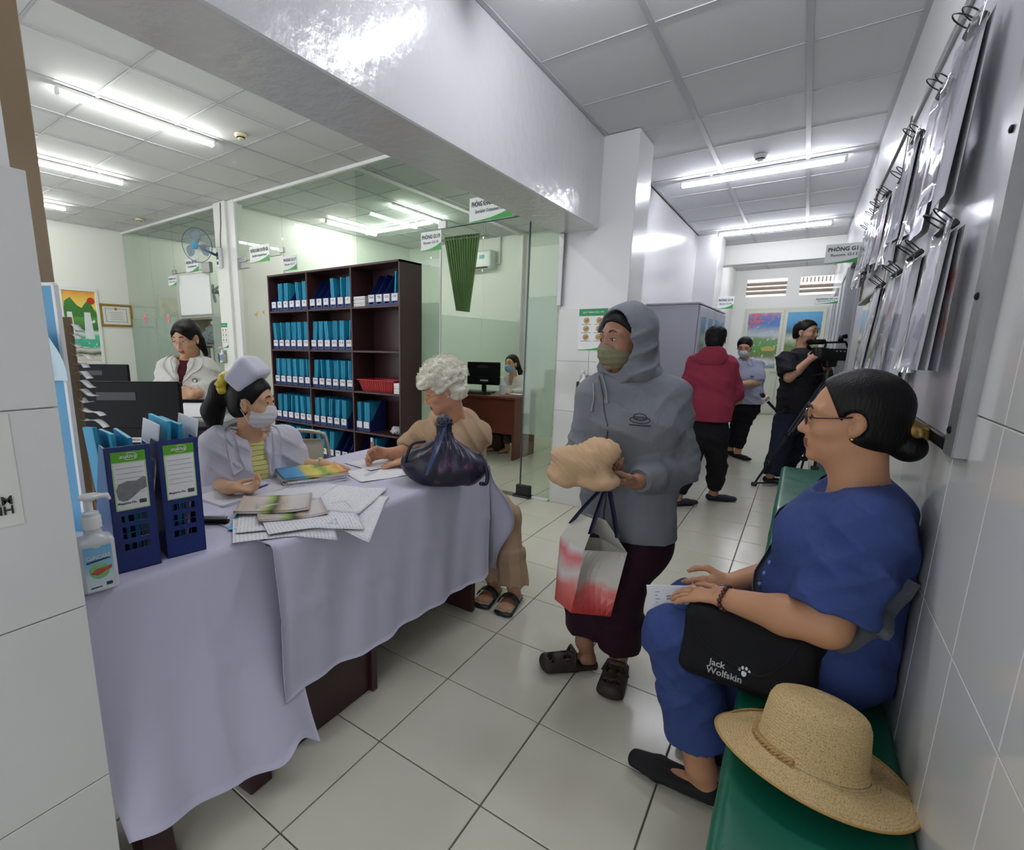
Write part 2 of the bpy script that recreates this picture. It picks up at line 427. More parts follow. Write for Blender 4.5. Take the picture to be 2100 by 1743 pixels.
    def build(s, name, mats, parent=None, region=None, relax=1):
        v, f = s.mesh()
        for _ in range(relax):
            a = np.zeros_like(v); c = np.zeros(len(v))
            for i in range(4):
                j = (i+1) % 4; np.add.at(a, f[:, i], v[f[:, j]]); np.add.at(c, f[:, i], 1); np.add.at(a, f[:, j], v[f[:, i]]); np.add.at(c, f[:, j], 1)
            v = v*0.5+0.5*a/np.maximum(c, 1)[:, None]
        mi = region(v[f].mean(1)) if region is not None else None
        o = make_fast(name, v, f, mats, parent, mi); return o
def make_fast(name, v, f, mats, parent, mi=None):
    if parent is not None: v = v-wloc(parent)
    me = bpy.data.meshes.new(name); me.vertices.add(len(v)); me.vertices.foreach_set('co', v.astype(np.float32).ravel())
    me.loops.add(f.size); me.loops.foreach_set('vertex_index', f.astype(np.int32).ravel())
    me.polygons.add(len(f)); me.polygons.foreach_set('loop_start', np.arange(0, f.size, f.shape[1], dtype=np.int32))
    for m in (mats if isinstance(mats, (list, tuple)) else [mats]): me.materials.append(m)
    if mi is not None: me.polygons.foreach_set('material_index', np.asarray(mi, np.int32))
    me.polygons.foreach_set('use_smooth', np.ones(len(f), bool))
    me.update(calc_edges=True); me.validate(); return link(name, me, parent)
# ------------------------------------------------------------------ the setting
ZC, ZR = 2.83, 3.122          # corridor ceiling, room ceiling
XR = 0.275                    # right wall
YP = 3.87                     # glass partition
XB = -9.37                    # far wall of the left room
M_wall = mat('white_gloss_paint', '#dadadb', 0.22, 0.5, bump=(14, 0.05))
M_beam = mat('white_beam_paint', '#cfcfd1', 0.20, 0.6, bump=(16, 0.45, 8))
M_cream = mat('cream_wall_paint', '#dfe1db', 0.4, 0.4)
M_tile = mat('white_wall_tile', '#d0d1cf', 0.09, 0.5, noise=(3, 0.03))
M_grout = mat('tile_grout', '#b9b6a6', 0.8)
M_floor = mat('floor_tile', '#cfcdbc', 0.20, 0.5, noise=(5, 0.04))
M_fgrout = mat('floor_grout', '#6d6a5e', 0.85)
M_ceil = mat('ceiling_panel', '#d3d5d6', 0.8, 0.2, bump=(60, 0.05))
M_tee = mat('ceiling_tee_metal', '#b4b6ba', 0.5, 0.4)
M_alu = mat('aluminium', '#a9aaa8', 0.35, 0.5, metal=0.8, noise=(30, 0.08))
M_white = mat('white_plastic', '#dedfde', 0.35)
M_black = mat('black_plastic', '#17181a', 0.4)
M_dark = mat('charcoal_plastic', '#101215', 0.5, 0.2)
M_paper = mat('white_paper', '#dcdcdf', 0.7)
M_ink = mat('black_ink', '#2a2a2e', 0.6)
G_clear = glass_mat('green_tinted_glass', '#f3f8f4')
G_film = glass_mat('filmed_glass', '#e9f2ec', gloss_rough=0.02, opacity=0.36, body='#ccd9d0')
G_edge = mat('glass_edge_green', '#1f4238', 0.15, 0.6)

def structure(name, mb, m, parent=None, **k):
    o = mb.build(name, m, parent, **k); o['kind'] = 'structure'; return o

# floor: slab of grout with single tiles laid on it
floor = structure('floor', MB().box((-9.5, -1.2, -0.08), (0.4, 12.1, -0.006)), M_fgrout); floor['label'] = 'pale beige ceramic tile floor with dark joints'
TX, TY, TS = -1.012, 0.657, 0.4
me_t = None; cand = []
for i in range(-22, 4):
    for j in range(-4, 30):
        x0, y0 = TX+TS*i, TY+TS*j
        if x0 >= 0.3 or y0 > 11.9 or x0 < -9.4: continue
        d = np.hypot(x0+.2, y0+.2); q = V(x0+.2, y0+.2, -CAM_H)
        zz = q@_f; px = 899.5+FPX*(q@RIGHT)/zz if zz > 0.05 else 9e9
        if zz < 0.25 or px < -200 or px > 2300: continue
        left = x0+.2 < -1.75 and not (-4.0 < x0 < -1.6 and 1.8 < y0 < 6.6)
        cand.append((d+(100 if left else 0), x0, y0))
cand.sort()
def tile_mesh(name, sx, sy, t, m, b=0.0015):
    o = MB().obox((0, 0, 0), (sx/2, sy/2, t/2), None, b).build(name, m); me = o.data; bpy.data.objects.remove(o); return me
me_t = tile_mesh('floor_tile', TS-0.005, TS-0.005, 0.010, M_floor)
def put(name, me, loc, parent, rot=None):
    o = link(name, me, parent); o.location = tuple(np.asarray(loc)-wloc(parent)) if parent else tuple(loc)
    if rot: o.rotation_euler = rot
    return o
for d, x0, y0 in cand[:300]:
    put('tile', me_t, (x0+TS/2, y0+TS/2, -0.005), floor)
if len(cand) > 300:
    b = MB()
    for d, x0, y0 in cand[300:]: b.obox((x0+TS/2, y0+TS/2, -0.005), (TS/2-0.0025, TS/2-0.0025, 0.005), None, 0.0015)
    o = b.build('tile', M_floor, floor); o['kind'] = 'stuff'

# corridor ceiling
cc = structure('ceiling', MB().box((-1.5, -1.2, ZC+0.03), (0.4, 12.1, ZC+0.08)), M_ceil); cc['label'] = 'suspended grey ceiling of square panels over the corridor'
xs = [-1.36, -0.767, -0.162, XR]; ys = [2.744+0.61*j for j in range(-7, 16)]+[11.9]
for a in range(3):
    for b_ in range(len(ys)-1):
        wx, wy = xs[a+1]-xs[a], ys[b_+1]-ys[b_]
        MB().obox(((xs[a]+xs[a+1])/2, (ys[b_]+ys[b_+1])/2, ZC+0.012), (wx/2-0.006, wy/2-0.005, 0.008), None, 0.002).build('ceiling_panel', M_ceil, cc)
for x in xs[1:3]: MB().box((x-0.015, ys[0], ZC-0.001), (x+0.015, 11.9, ZC+0.004)).build('main_tee', M_tee, cc)
for y in ys[1:-1]: MB().box((-1.36, y-0.006, ZC), (XR, y+0.006, ZC+0.004)).build('cross_tee', M_tee, cc)
for n, x in (('left', -1.345), ('right', XR-0.012)): MB().box((x-0.012, -1.2, ZC-0.004), (x+0.012, 11.9, ZC+0.004)).build('edge_trim', M_tee, cc)

# room ceiling
rc = structure('ceiling', MB().box((-9.5, -1.2, ZR+0.03), (-1.5, 7.8, ZR+0.08)), M_ceil); rc['label'] = 'suspended ceiling of square panels over the side rooms'
gx = [-3.85+0.6*i for i in range(-9, 4)]+[-1.6]; gy = [1.755+0.6*j for j in range(-4, 10)]+[7.7]; gx = [XB]+gx
me_p = tile_mesh('ceiling_panel', 0.588, 0.588, 0.016, M_ceil, 0.002)
for a in range(len(gx)-1):
    for b_ in range(len(gy)-1):
        wx, wy = gx[a+1]-gx[a], gy[b_+1]-gy[b_]; c = ((gx[a]+gx[a+1])/2, (gy[b_]+gy[b_+1])/2, ZR+0.012)
        o = put('ceiling_panel', me_p, c, rc)
        o.scale = ((wx-0.012)/0.588, (wy-0.012)/0.588, 1)
for x in gx[1:-1]: MB().box((x-0.011, -0.6, ZR-0.001), (x+0.011, 7.7, ZR+0.004)).build('main_tee', M_tee, rc)
for y in gy[1:-1]: MB().box((XB, y-0.006, ZR), (-1.6, y+0.006, ZR+0.004)).build('cross_tee', M_tee, rc)

def tiled(name, label, o0, ux, n, us, zs, base_mb, m_base):
    """a wall piece with single tiles: us = joints along ux from o0, zs = joints up"""
    wl = structure(name, base_mb, m_base); wl['label'] = label
    n = nrm(n); ux = nrm(ux); cache = {}
    for a in range(len(us)-1):
        for b in range(len(zs)-1):
            wu, wz = us[a+1]-us[a], zs[b+1]-zs[b]; key = (round(wu, 4), round(wz, 4))
            R = np.array([ux, V(0, 0, 1), n])
            c = np.asarray(o0, float)+ux*(us[a]+us[a+1])/2+V(0, 0, (zs[b]+zs[b+1])/2)
            if key not in cache:
                t = MB().obox((0, 0, 0), (wu/2-0.0012, wz/2-0.0012, 0.004), R, 0.0012).build('tile', M_tile); cache[key] = t.data; bpy.data.objects.remove(t)
            put('tile', cache[key], c+n*0.004, wl)
    return wl
ZT = [0.0, 0.40, 0.80, 1.205, 1.615]
ysR = [1.40+0.256*k for k in range(-9, 12)]
wr = tiled('wall_right', 'white wall with glossy tiles behind the green bench', (XR, 0, 0), (0, 1, 0), (-1, 0, 0), ysR, [-0.005]+ZT[1:],
           MB().box((XR, -1.2, 0), (XR+0.12, 4.95, 2.9)).box((XR, 6.45, 0), (XR+0.12, 12.1, 2.9)).box((XR, 4.95, 2.12), (XR+0.12, 6.45, 2.9)), M_wall)
pl = tiled('pillar_left', 'white tiled pillar at the near end of the cloth-covered tables', (-1.125, 0, 0), (0, 1, 0), (1, 0, 0), [-0.45, -0.19, 0.066, 0.320], ZT,
           MB().box((-1.46, -0.6, 0), (-1.125, 0.300, 2.19)), M_wall)
MB().box((-1.46, 0.30, 0), (-1.128, 0.320, ZT[-1])).build('tile_edge', M_tile, pl)
q = atX(113, 580, -2.0)
st = structure('trim_1', MB().box((-2.10, q[1]-0.30, 0.0), (-2.0, q[1], ZR), 0.003), mat('tan_post_paint', '#a08c70', 0.5)); st['label'] = 'tan painted post behind the white tiled pillar'
beam = structure('beam', MB().box((-1.68, -1.2, 2.19), (-1.36, 3.88, ZR+0.05), 0.006), M_beam); beam['label'] = 'deep white glossy beam over the reception tables'
col = tiled('column_corridor', 'white column with tiled foot beside the glass door', (-1.64, 3.882, 0), (1, 0, 0), (0, -1, 0), [0.0, 0.27, 0.54], ZT,
            MB().box((-1.64, 3.882, 0), (-1.108, 4.26, ZC), 0.004), M_wall)
for a in range(1):
    for b in range(4):
        MB().obox((-1.104, 4.07, (ZT[b]+ZT[b+1])/2), (0.004, 0.188, (ZT[b+1]-ZT[b])/2-0.0012), None, 0.0012).build('tile', M_tile, col)
MB().box((-1.655, 3.845, 1.64), (-1.615, 3.873, 2.19), 0.003).build('glass_channel', M_alu, col)

structure('wall_left', MB().box((-1.52, 4.26, 0), (-1.375, 7.90, ZC)), M_wall)['label'] = 'white glossy corridor wall behind the grey cabinets'
structure('pilaster_corridor', MB().box((-1.52, 7.90, 0), (-1.10, 8.45, ZC), 0.004), M_wall)['label'] = 'white pilaster past the grey cabinets'
structure('wall_left_far', MB().box((-1.52, 8.45, 0), (-1.30, 12.0, ZC)), M_cream)
structure('beam_far', MB().box((-1.30, 8.9, 2.55), (XR, 9.15, ZC)), M_cream)
# wall at the end of the corridor, with two louvred openings
we = MB(); YE = 11.9
for lo, hi in (((-1.52, 0), (-1.094, ZC)), ((-1.094, 0), (0.302, 2.31)), ((-1.094, 2.655), (0.302, ZC)), ((-0.43, 2.31), (-0.225, 2.655)), ((0.302, 0), (0.42, ZC))):
    we.box((lo[0], YE, lo[1]), (hi[0], YE+0.14, hi[1]))
structure('wall_end', we, M_cream)['label'] = 'cream end wall of the corridor with louvred openings'
M_slat = mat('louvre_concrete', '#b3a494', 0.7)
for k, (x0, x1) in enumerate(((-1.094, -0.43), (-0.225, 0.302))):
    b = MB()
    b.box((x0, YE+0.02, 2.30), (x1, YE+0.12, 2.315)); win = structure('window_%d' % (k+1), b, M_cream)
    win['label'] = ('louvred opening over the left door leaf letting in daylight', 'louvred opening with comb slots over the right door leaf')[k]
    for z in (2.39, 2.475, 2.56) if k == 0 else (2.39, 2.475): MB().obox(((x0+x1)/2, YE+0.07, z), ((x1-x0)/2, 0.045, 0.016), np.array([V(1, 0, 0), nrm(V(0, 1, -0.35)), nrm(V(0, 0.35, 1))]), 0.003).build('slat', M_slat, win)
    if k == 1:
        for n in range(9): MB().box((x0+0.03+n*0.058, YE+0.05, 2.55), (x0+0.052+n*0.058, YE+0.08, 2.64)).build('slat', M_slat, win)
# double door with pictures at the end
dw = structure('door_1', MB().box((-1.06, YE-0.03, 0), (0.32, YE, 2.09)), mat('door_cream', '#cfd2c2', 0.4)); dw['label'] = 'cream double door with landscape posters at the corridor end'
for x0, x1 in ((-1.03, -0.41), (-0.39, 0.25)):
    o = MB().box((x0, YE-0.05, 0.02), (x1, YE-0.03, 2.05), 0.006).build('door_leaf', MATS['door_cream'], dw)
    MB().box((x0+0.06, YE-0.056, 0.10), (x1-0.06, YE-0.05, 0.80), 0.004).build('leaf_panel', MATS['door_cream'], o)
MB().tube([(-0.43, YE-0.05, 0.86), (-0.43, YE-0.09, 0.86), (-0.47, YE-0.09, 0.86), (-0.52, YE-0.09, 0.855)], 0.010, 8).build('door_handle', M_alu, dw)
# doors on the right side of the corridor
M_dframe = mat('grey_door_frame', '#9c9fa2', 0.35)
for k, y0 in enumerate((6.75, 8.9)):
    d = structure('door_%d' % (k+2), MB().box((XR-0.008, y0+0.06, 0), (XR, y0+0.84, 2.08)), mat('grey_door', '#b9bcbd', 0.4))
    d['label'] = ('grey framed door just past the cameraman', 'grey framed door near the corridor end')[k]
    for a, b in (((XR-0.02, y0, 0), (XR, y0+0.06, 2.14)), ((XR-0.02, y0+0.84, 0), (XR, y0+0.90, 2.14)), ((XR-0.02, y0+0.06, 2.08), (XR, y0+0.84, 2.14))): MB().box(a, b, 0.004).build('door_frame', M_dframe, d)

# doorway of the room the camera points into
dd = structure('doorway', MB().box((XR-0.015, 4.93, 0), (XR+0.125, 4.955, 2.14), 0.003).box((XR-0.015, 6.445, 0), (XR+0.125, 6.47, 2.14), 0.003).box((XR-0.015, 4.955, 2.10), (XR+0.125, 6.445, 2.125), 0.003), M_dframe); dd['label'] = 'grey frame of the open doorway beside the room G112 sign'
structure('wall_side_room', MB().box((1.9, 4.5, 0), (2.0, 7.0, 2.9)).box((XR+0.12, 4.4, 0), (2.0, 4.5, 2.9)).box((XR+0.12, 7.0, 0), (2.0, 7.1, 2.9)).box((XR+0.12, 4.4, 2.85), (2.0, 7.1, 2.95)).box((0.39, 4.4, -0.08), (2.0, 7.1, -0.003)), M_cream)['label'] = 'cream side room seen through the open doorway'
# left room walls
structure('wall_back', MB().box((XB-0.1, -1.2, 0), (XB, 7.8, ZR+0.05)), M_cream)['label'] = 'plain cream wall of the side room with the waterfall picture'
structure('wall_rear', MB().box((XB, 7.7, 0), (-1.52, 7.82, ZR+0.05)), M_cream)['label'] = 'white rear wall of the glazed rooms'
structure('wall_room', MB().box((-1.64, 4.26, 0), (-1.52, 7.82, ZR+0.05)), M_cream)
structure('wall_inner', MB().box((-6.46, 4.05, 0), (-6.36, 7.7, ZR+0.05)), M_cream)['label'] = 'white dividing wall behind the fan column'
structure('wall_over_column', MB().box((-1.68, 3.88, 2.19), (-1.36, 4.3, ZR+0.05)), M_wall)
fc = structure('column_fan', MB().box((-6.47, 3.80, 0), (-6.20, 4.06, ZR), 0.006), M_cream); fc['label'] = 'slim cream column with the wall fan'
MB().box((-6.20, 3.84, 0), (-6.06, 3.90, ZR), 0.004).build('alu_post', M_white, fc)

# glass partition
def pane(parent, lo, hi, m):
    o = MB().box(lo, hi).build('pane', m, parent); return o
FZ0, FZ1 = 0.57, 1.72
def bay(parent, x0, x1, z0, z1, y=YP, film=True):
    if z0 < FZ0 and film:
        pane(parent, (x0, y-0.005, z0), (x1, y+0.005, FZ0), G_clear); pane(parent, (x0, y-0.005, FZ0), (x1, y+0.005, FZ1), G_film); pane(parent, (x0, y-0.005, FZ1), (x1, y+0.005, z1), G_clear)
    else: pane(parent, (x0, y-0.005, z0), (x1, y+0.005, z1), G_clear)
gp = structure('partition_front', MB().box((-6.06, YP-0.025, ZR-0.035), (-1.62, YP+0.025, ZR), 0.003), M_white); gp['label'] = 'frameless green glass partition with doors behind the bookcase'
for x0, x1 in ((-5.14, -3.945), (-3.945, -2.815)): bay(gp, x0+0.003, x1-0.003, 0.0, ZR-0.035)
bay(gp, -6.06, -5.143, 2.37, ZR-0.035); bay(gp, -2.812, -1.66, 2.37, ZR-0.035)
bay(gp, -1.915, -1.645, 0.02, 2.365)
for x in (-5.14, -2.815): MB().box((x-0.012, YP-0.008, 0), (x+0.001, YP+0.008, 2.37)).build('glass_edge', M_white, gp)
MB().box((-1.926, YP-0.006, 0.0), (-1.915, YP+0.006, 2.365)).build('glass_edge', G_edge, gp)
MB().box((-2.0, YP-0.02, 2.36), (-1.66, YP+0.02, 2.366)).build('glass_edge', G_edge, gp)
for x0, x1 in ((-6.06, -5.14), (-2.815, -1.93)):
    MB().box((x0, YP-0.006, 2.366), (x1, YP+0.006, 2.372)).build('glass_edge', G_edge, gp)
for c, hsz in (((-1.90, YP, 2.36), (0.05, 0.016, 0.03)), ((-2.80, YP, 2.40), (0.045, 0.016, 0.035)), ((-5.16, YP, 2.42), (0.045, 0.016, 0.03)), ((-5.98, YP, 2.385), (0.09, 0.016, 0.03)), ((-5.97, YP+0.02, 2.31), (0.10, 0.02, 0.03))): MB().obox(c, hsz, None, 0.004).build('patch_fitting', M_alu, gp)
MB().obox((-1.885, YP, 0.055), (0.07, 0.020, 0.05), None, 0.006).obox((-1.885, YP-0.01, 0.008), (0.085, 0.045, 0.008), None, 0.004).build('floor_hinge', M_black, gp)
fs = MB().box((-2.30, YP-0.05, -0.001), (-1.97, YP+0.05, 0.003)).build('floor_spring_cover', mat('scuffed_steel', '#77746c', 0.5, metal=0.6, noise=(40, 0.3)), gp)
MB().box((-1.80, YP-0.02, 0), (-1.645, YP+0.02, 0.02), 0.003).build('bottom_channel', M_white, gp)
# open leaf of the glass door, swung into the room
# side wing towards the far wall
gl = structure('partition_wing', MB().box((XB, YP-0.025, ZR-0.035), (-6.47, YP+0.025, ZR), 0.003), M_white); gl['label'] = 'glass partition between the cream wall and the fan column'
for x0, x1 in ((XB, -8.48), (-8.48, -7.745)): bay(gl, x0+0.004, x1-0.004, 0, ZR-0.035)
bay(gl, -7.745, -6.47, 2.345, ZR-0.035); bay(gl, -6.80, -6.47, 0, 2.34)
for c, hsz in (((-7.76, YP, 2.37), (0.05, 0.016, 0.03)), ((-6.84, YP, 2.36), (0.10, 0.03, 0.07))): MB().obox(c, hsz, None, 0.006).build('patch_fitting', M_alu, gl)
MB().box((-7.75, YP-0.006, 2.34), (-6.8, YP+0.006, 2.346)).build('glass_edge', G_edge, gl)
# partition between the glazed rooms
g3 = structure('partition_cross', MB().box((-3.97, YP+0.03, ZR-0.035), (-3.92, 7.7, ZR), 0.003), M_white); g3['label'] = 'glass partition between the consulting rooms'
for y0, y1 in ((3.9, 5.2), (5.2, 6.45), (6.45, 7.7)):
    for z0, z1, mm in ((0, FZ0, G_clear), (FZ0, FZ1, G_film), (FZ1, ZR-0.035, G_clear)): MB().box((-3.95, y0+0.004, z0), (-3.94, y1-0.004, z1)).build('pane', mm, g3)
MB().box((-3.99, 7.62, 0), (-3.90, 7.70, ZR), 0.004).build('corner_post', M_white, g3)

# ------------------------------------------------------------------ lamps
def lamp(x0, x1, y0, y1, z, kind, label):
    col_, st_ = CORRIDOR_LAMP if kind == 'c' else ROOM_LAMP
    c = V((x0+x1)/2, (y0+y1)/2, z); along = nrm(V(x1-x0, y1-y0, 0)); L = math.hypot(x1-x0, y1-y0)
    t = thing('ceiling_light', label, 'light', c, 'tube lights on the corridor ceiling' if kind == 'c' else 'tube lights on the room ceilings')
    R = frame(V(0, 0, 1), along)
    MB().obox(c-V(0, 0, 0.014), (L/2+0.02, 0.022, 0.014), R, 0.004).build('housing', M_white, t)
    MB().tube([c-along*L/2-V(0, 0, 0.044), c+along*L/2-V(0, 0, 0.044)], 0.019, 12).build('tube', emit_mat('lamp_glow_'+kind, col_, st_), t, smooth=False)
    for s_ in (-1, 1):
        e = c+along*s_*(L/2+0.014)
        MB().obox(e-V(0, 0, 0.036), (0.012, 0.02, 0.026), R, 0.004).build('end_cap', M_white, t)
        MB().obox(c+along*s_*L*0.3-V(0, 0, 0.001), (0.011, 0.06, 0.0025), R, 0.001).build('bracket', M_white, t)
    return t
for y, lb in ((2.02, 'tube light over the near end of the green bench'), (5.29, 'long tube light nearest on the corridor ceiling with a smoke detector'), (7.78, 'middle tube light across the corridor ceiling'), (10.45, 'farthest tube light by the louvred openings')):
    lamp(-1.09, 0.067, y, y, ZC, 'c', lb)
for x, y0, y1, lb in ((-2.63, 1.55, 2.69, 'tube light hidden behind the deep beam'), (-4.51, 1.55, 2.69, 'biggest tube light on the room ceiling beside the smoke detector'), (-6.39, 1.55, 2.69, 'middle tube light of the row on the room ceiling'), (-8.235, 1.55, 2.72, 'short-looking tube light next to the tan post'),
                      (-8.21, 5.2, 6.22, 'tube light behind the glass left of the fan column'), (-5.85, 5.2, 6.22, 'tube light behind the glass over the left of the bookcase'), (-4.51, 5.14, 6.17, 'tube light behind the glass above the room number sign'), (-2.9, 5.2, 6.2, 'tube light in the room with the curtain')):
    lamp(x, x, y0, y1, ZR, 'r', lb)
lamp(-5.9, -4.62, 6.08, 6.08, ZR, 'r', 'double tube light lying across the others behind the glass')
def detector(c, label, col):
    t = thing('smoke_detector', label, 'smoke detector', c, 'smoke detectors')
    m = mat('detector_'+col.strip('#'), col, 0.4)
    MB().lathe([(0.05, 0), (0.052, -0.012), (0.046, -0.022), (0.03, -0.03), (0.022, -0.042), (0.012, -0.046)], c, n=20).build('housing', m, t, sharp=40)
    MB().lathe([(0.036, -0.0275), (0.0375, -0.030), (0.028, -0.034)], c, n=20).build('sensor_slot', M_dark, t)
detector(V(-4.198, 2.776, ZR), 'cream smoke detector next to the biggest room tube light', '#d8cfae')
detector(V(-8.154, 3.62, ZR), 'small cream smoke detector near the far glass partition', '#d8cfae')
detector(V(-0.468, 4.958, ZC), 'white smoke detector above the nearest corridor tube light', '#d2d2d8')
# ------------------------------------------------------------------ printed materials
def print_mat(name, base, ink, line=0.012, word=90.0, cover=0.45, axis=1, rough=0.6, mottle=None):
    """rows of small printed words on paper, in the object's own x-y plane"""
    if name in MATS: return MATS[name]
    m = mat(name, base, rough); nt = m.node_tree; b = nt.nodes['Principled BSDF']
    tc = nt.nodes.new('ShaderNodeTexCoord'); sx = nt.nodes.new('ShaderNodeSeparateXYZ'); nt.links.new(tc.outputs['Object'], sx.inputs[0])
    def mth(op, a, c):
        n = nt.nodes.new('ShaderNodeMath'); n.operation = op
        for i, q in enumerate((a, c)):
            if q is None: continue
            if isinstance(q, (int, float)): n.inputs[i].default_value = q
            else: nt.links.new(q, n.inputs[i])
        return n.outputs[0]
    o = sx.outputs; t = mth('MULTIPLY', o[axis], 1/line); fr = mth('FRACT', t, None); row = mth('LESS_THAN', fr, 0.42); fl = mth('FLOOR', t, None)
    cb = nt.nodes.new('ShaderNodeCombineXYZ'); nt.links.new(mth('MULTIPLY', o[1-axis], word), cb.inputs[0]); nt.links.new(mth('MULTIPLY', fl, 7.3), cb.inputs[1])
    nz = nt.nodes.new('ShaderNodeTexNoise'); nz.inputs['Scale'].default_value = 1.0; nz.inputs['Detail'].default_value = 2; nt.links.new(cb.outputs[0], nz.inputs['Vector'])
    wd = mth('GREATER_THAN', nz.outputs['Fac'], 1-cover); msk = mth('MULTIPLY', row, wd)
    cb2 = nt.nodes.new('ShaderNodeCombineXYZ'); nt.links.new(mth('MULTIPLY', fl, 3.1), cb2.inputs[0])
    mx = nt.nodes.new('ShaderNodeMix'); mx.data_type = 'RGBA'; mx.inputs['A'].default_value = lin(base); mx.inputs['B'].default_value = lin(ink)
    nt.links.new(mth('MULTIPLY', msk, 0.24), mx.inputs['Factor']); nt.links.new(mx.outputs['Result'], b.inputs['Base Color']); return m
def pic_mat(name, bands, scale=6.0, distort=1.5, axis=2, lo=0.0, hi=1.0, rough=0.35, patch=None):
    """a printed picture: colour bands up the height with mottled edges. bands = [(pos, hex), ...]; patch = (scale, hex, cover)"""
    if name in MATS: return MATS[name]
    m = mat(name, '#888888', rough); nt = m.node_tree; b = nt.nodes['Principled BSDF']
    tc = nt.nodes.new('ShaderNodeTexCoord'); sx = nt.nodes.new('ShaderNodeSeparateXYZ'); nt.links.new(tc.outputs['Object'], sx.inputs[0])
    mr = nt.nodes.new('ShaderNodeMapRange'); mr.inputs['From Min'].default_value = lo; mr.inputs['From Max'].default_value = hi; nt.links.new(sx.outputs[axis], mr.inputs['Value'])
    nz = nt.nodes.new('ShaderNodeTexNoise'); nz.inputs['Scale'].default_value = scale; nz.inputs['Detail'].default_value = 6; nt.links.new(tc.outputs['Object'], nz.inputs['Vector'])
    ma = nt.nodes.new('ShaderNodeMath'); ma.operation = 'MULTIPLY_ADD'; nt.links.new(nz.outputs['Fac'], ma.inputs[0]); ma.inputs[1].default_value = distort*0.3; nt.links.new(mr.outputs[0], ma.inputs[2])
    sb = nt.nodes.new('ShaderNodeMath'); sb.operation = 'SUBTRACT'; nt.links.new(ma.outputs[0], sb.inputs[0]); sb.inputs[1].default_value = distort*0.15
    cr = nt.nodes.new('ShaderNodeValToRGB'); e = cr.color_ramp.elements
    e[0].position = bands[0][0]; e[0].color = lin(bands[0][1]); e[1].position = bands[-1][0]; e[1].color = lin(bands[-1][1])
    for p, c in bands[1:-1]: n = e.new(p); n.color = lin(c)
    nt.links.new(sb.outputs[0], cr.inputs[0]); src = cr.outputs[0]
    if patch:
        n2 = nt.nodes.new('ShaderNodeTexNoise'); n2.inputs['Scale'].default_value = patch[0]; n2.inputs['Detail'].default_value = 5; nt.links.new(tc.outputs['Object'], n2.inputs['Vector'])
        gt = nt.nodes.new('ShaderNodeMath'); gt.operation = 'GREATER_THAN'; gt.inputs[1].default_value = 1-patch[2]; nt.links.new(n2.outputs['Fac'], gt.inputs[0])
        mx = nt.nodes.new('ShaderNodeMix'); mx.data_type = 'RGBA'; nt.links.new(gt.outputs[0], mx.inputs['Factor']); nt.links.new(src, mx.inputs['A']); mx.inputs['B'].default_value = lin(patch[1]); src = mx.outputs['Result']
    nt.links.new(src, b.inputs['Base Color']); return m

# ------------------------------------------------------------------ tables under lavender cloth
M_cloth = mat('lavender_tablecloth', '#bdbcd0', 0.75, 0.25, bump=(5, 0.25, 4))
M_wood = mat('dark_mahogany', '#3a2023', 0.35, 0.5, noise=(6, 0.25))
ZT_ = 0.76
def table(x0, x1, y0, y1, label, panels):
    t = thing('table', label, 'table', ((x0+x1)/2, (y0+y1)/2, 0))
    MB().box((x0, y0, ZT_-0.035), (x1, y1, ZT_-0.008), 0.004).build('tabletop', M_wood, t)
    for nm, lo, hi in panels: MB().box(lo, hi, 0.004).build(nm, M_wood, t)
    return t
t = table(-1.85, -1.27, 0.36, 0.79, 'dark wooden table under the nearer lavender cloth', [])
for y_ in (0.42, 0.71):
    for a_, b_ in ((V(-1.31, y_, ZT_-0.04), V(-1.205, y_, 0.0)), (V(-1.80, y_, ZT_-0.04), V(-1.82, y_, 0.0))):
        MB().obox((a_+b_)/2, (0.035, 0.038, np.linalg.norm(a_-b_)/2), frame(a_-b_, V(1, 0, 0)), 0.004).build('leg', M_wood, t)
table(-1.85, -1.17, 0.82, 1.985, 'dark wooden desk under the longer lavender cloth', [('end_panel', (-1.74, 1.935, 0), (-1.20, 1.965, ZT_-0.035)), ('pedestal', (-1.80, 0.86, 0), (-1.215, 1.22, ZT_-0.035)), ('pedestal_post', (-1.225, 1.215, 0), (-1.195, 1.245, ZT_-0.035))])
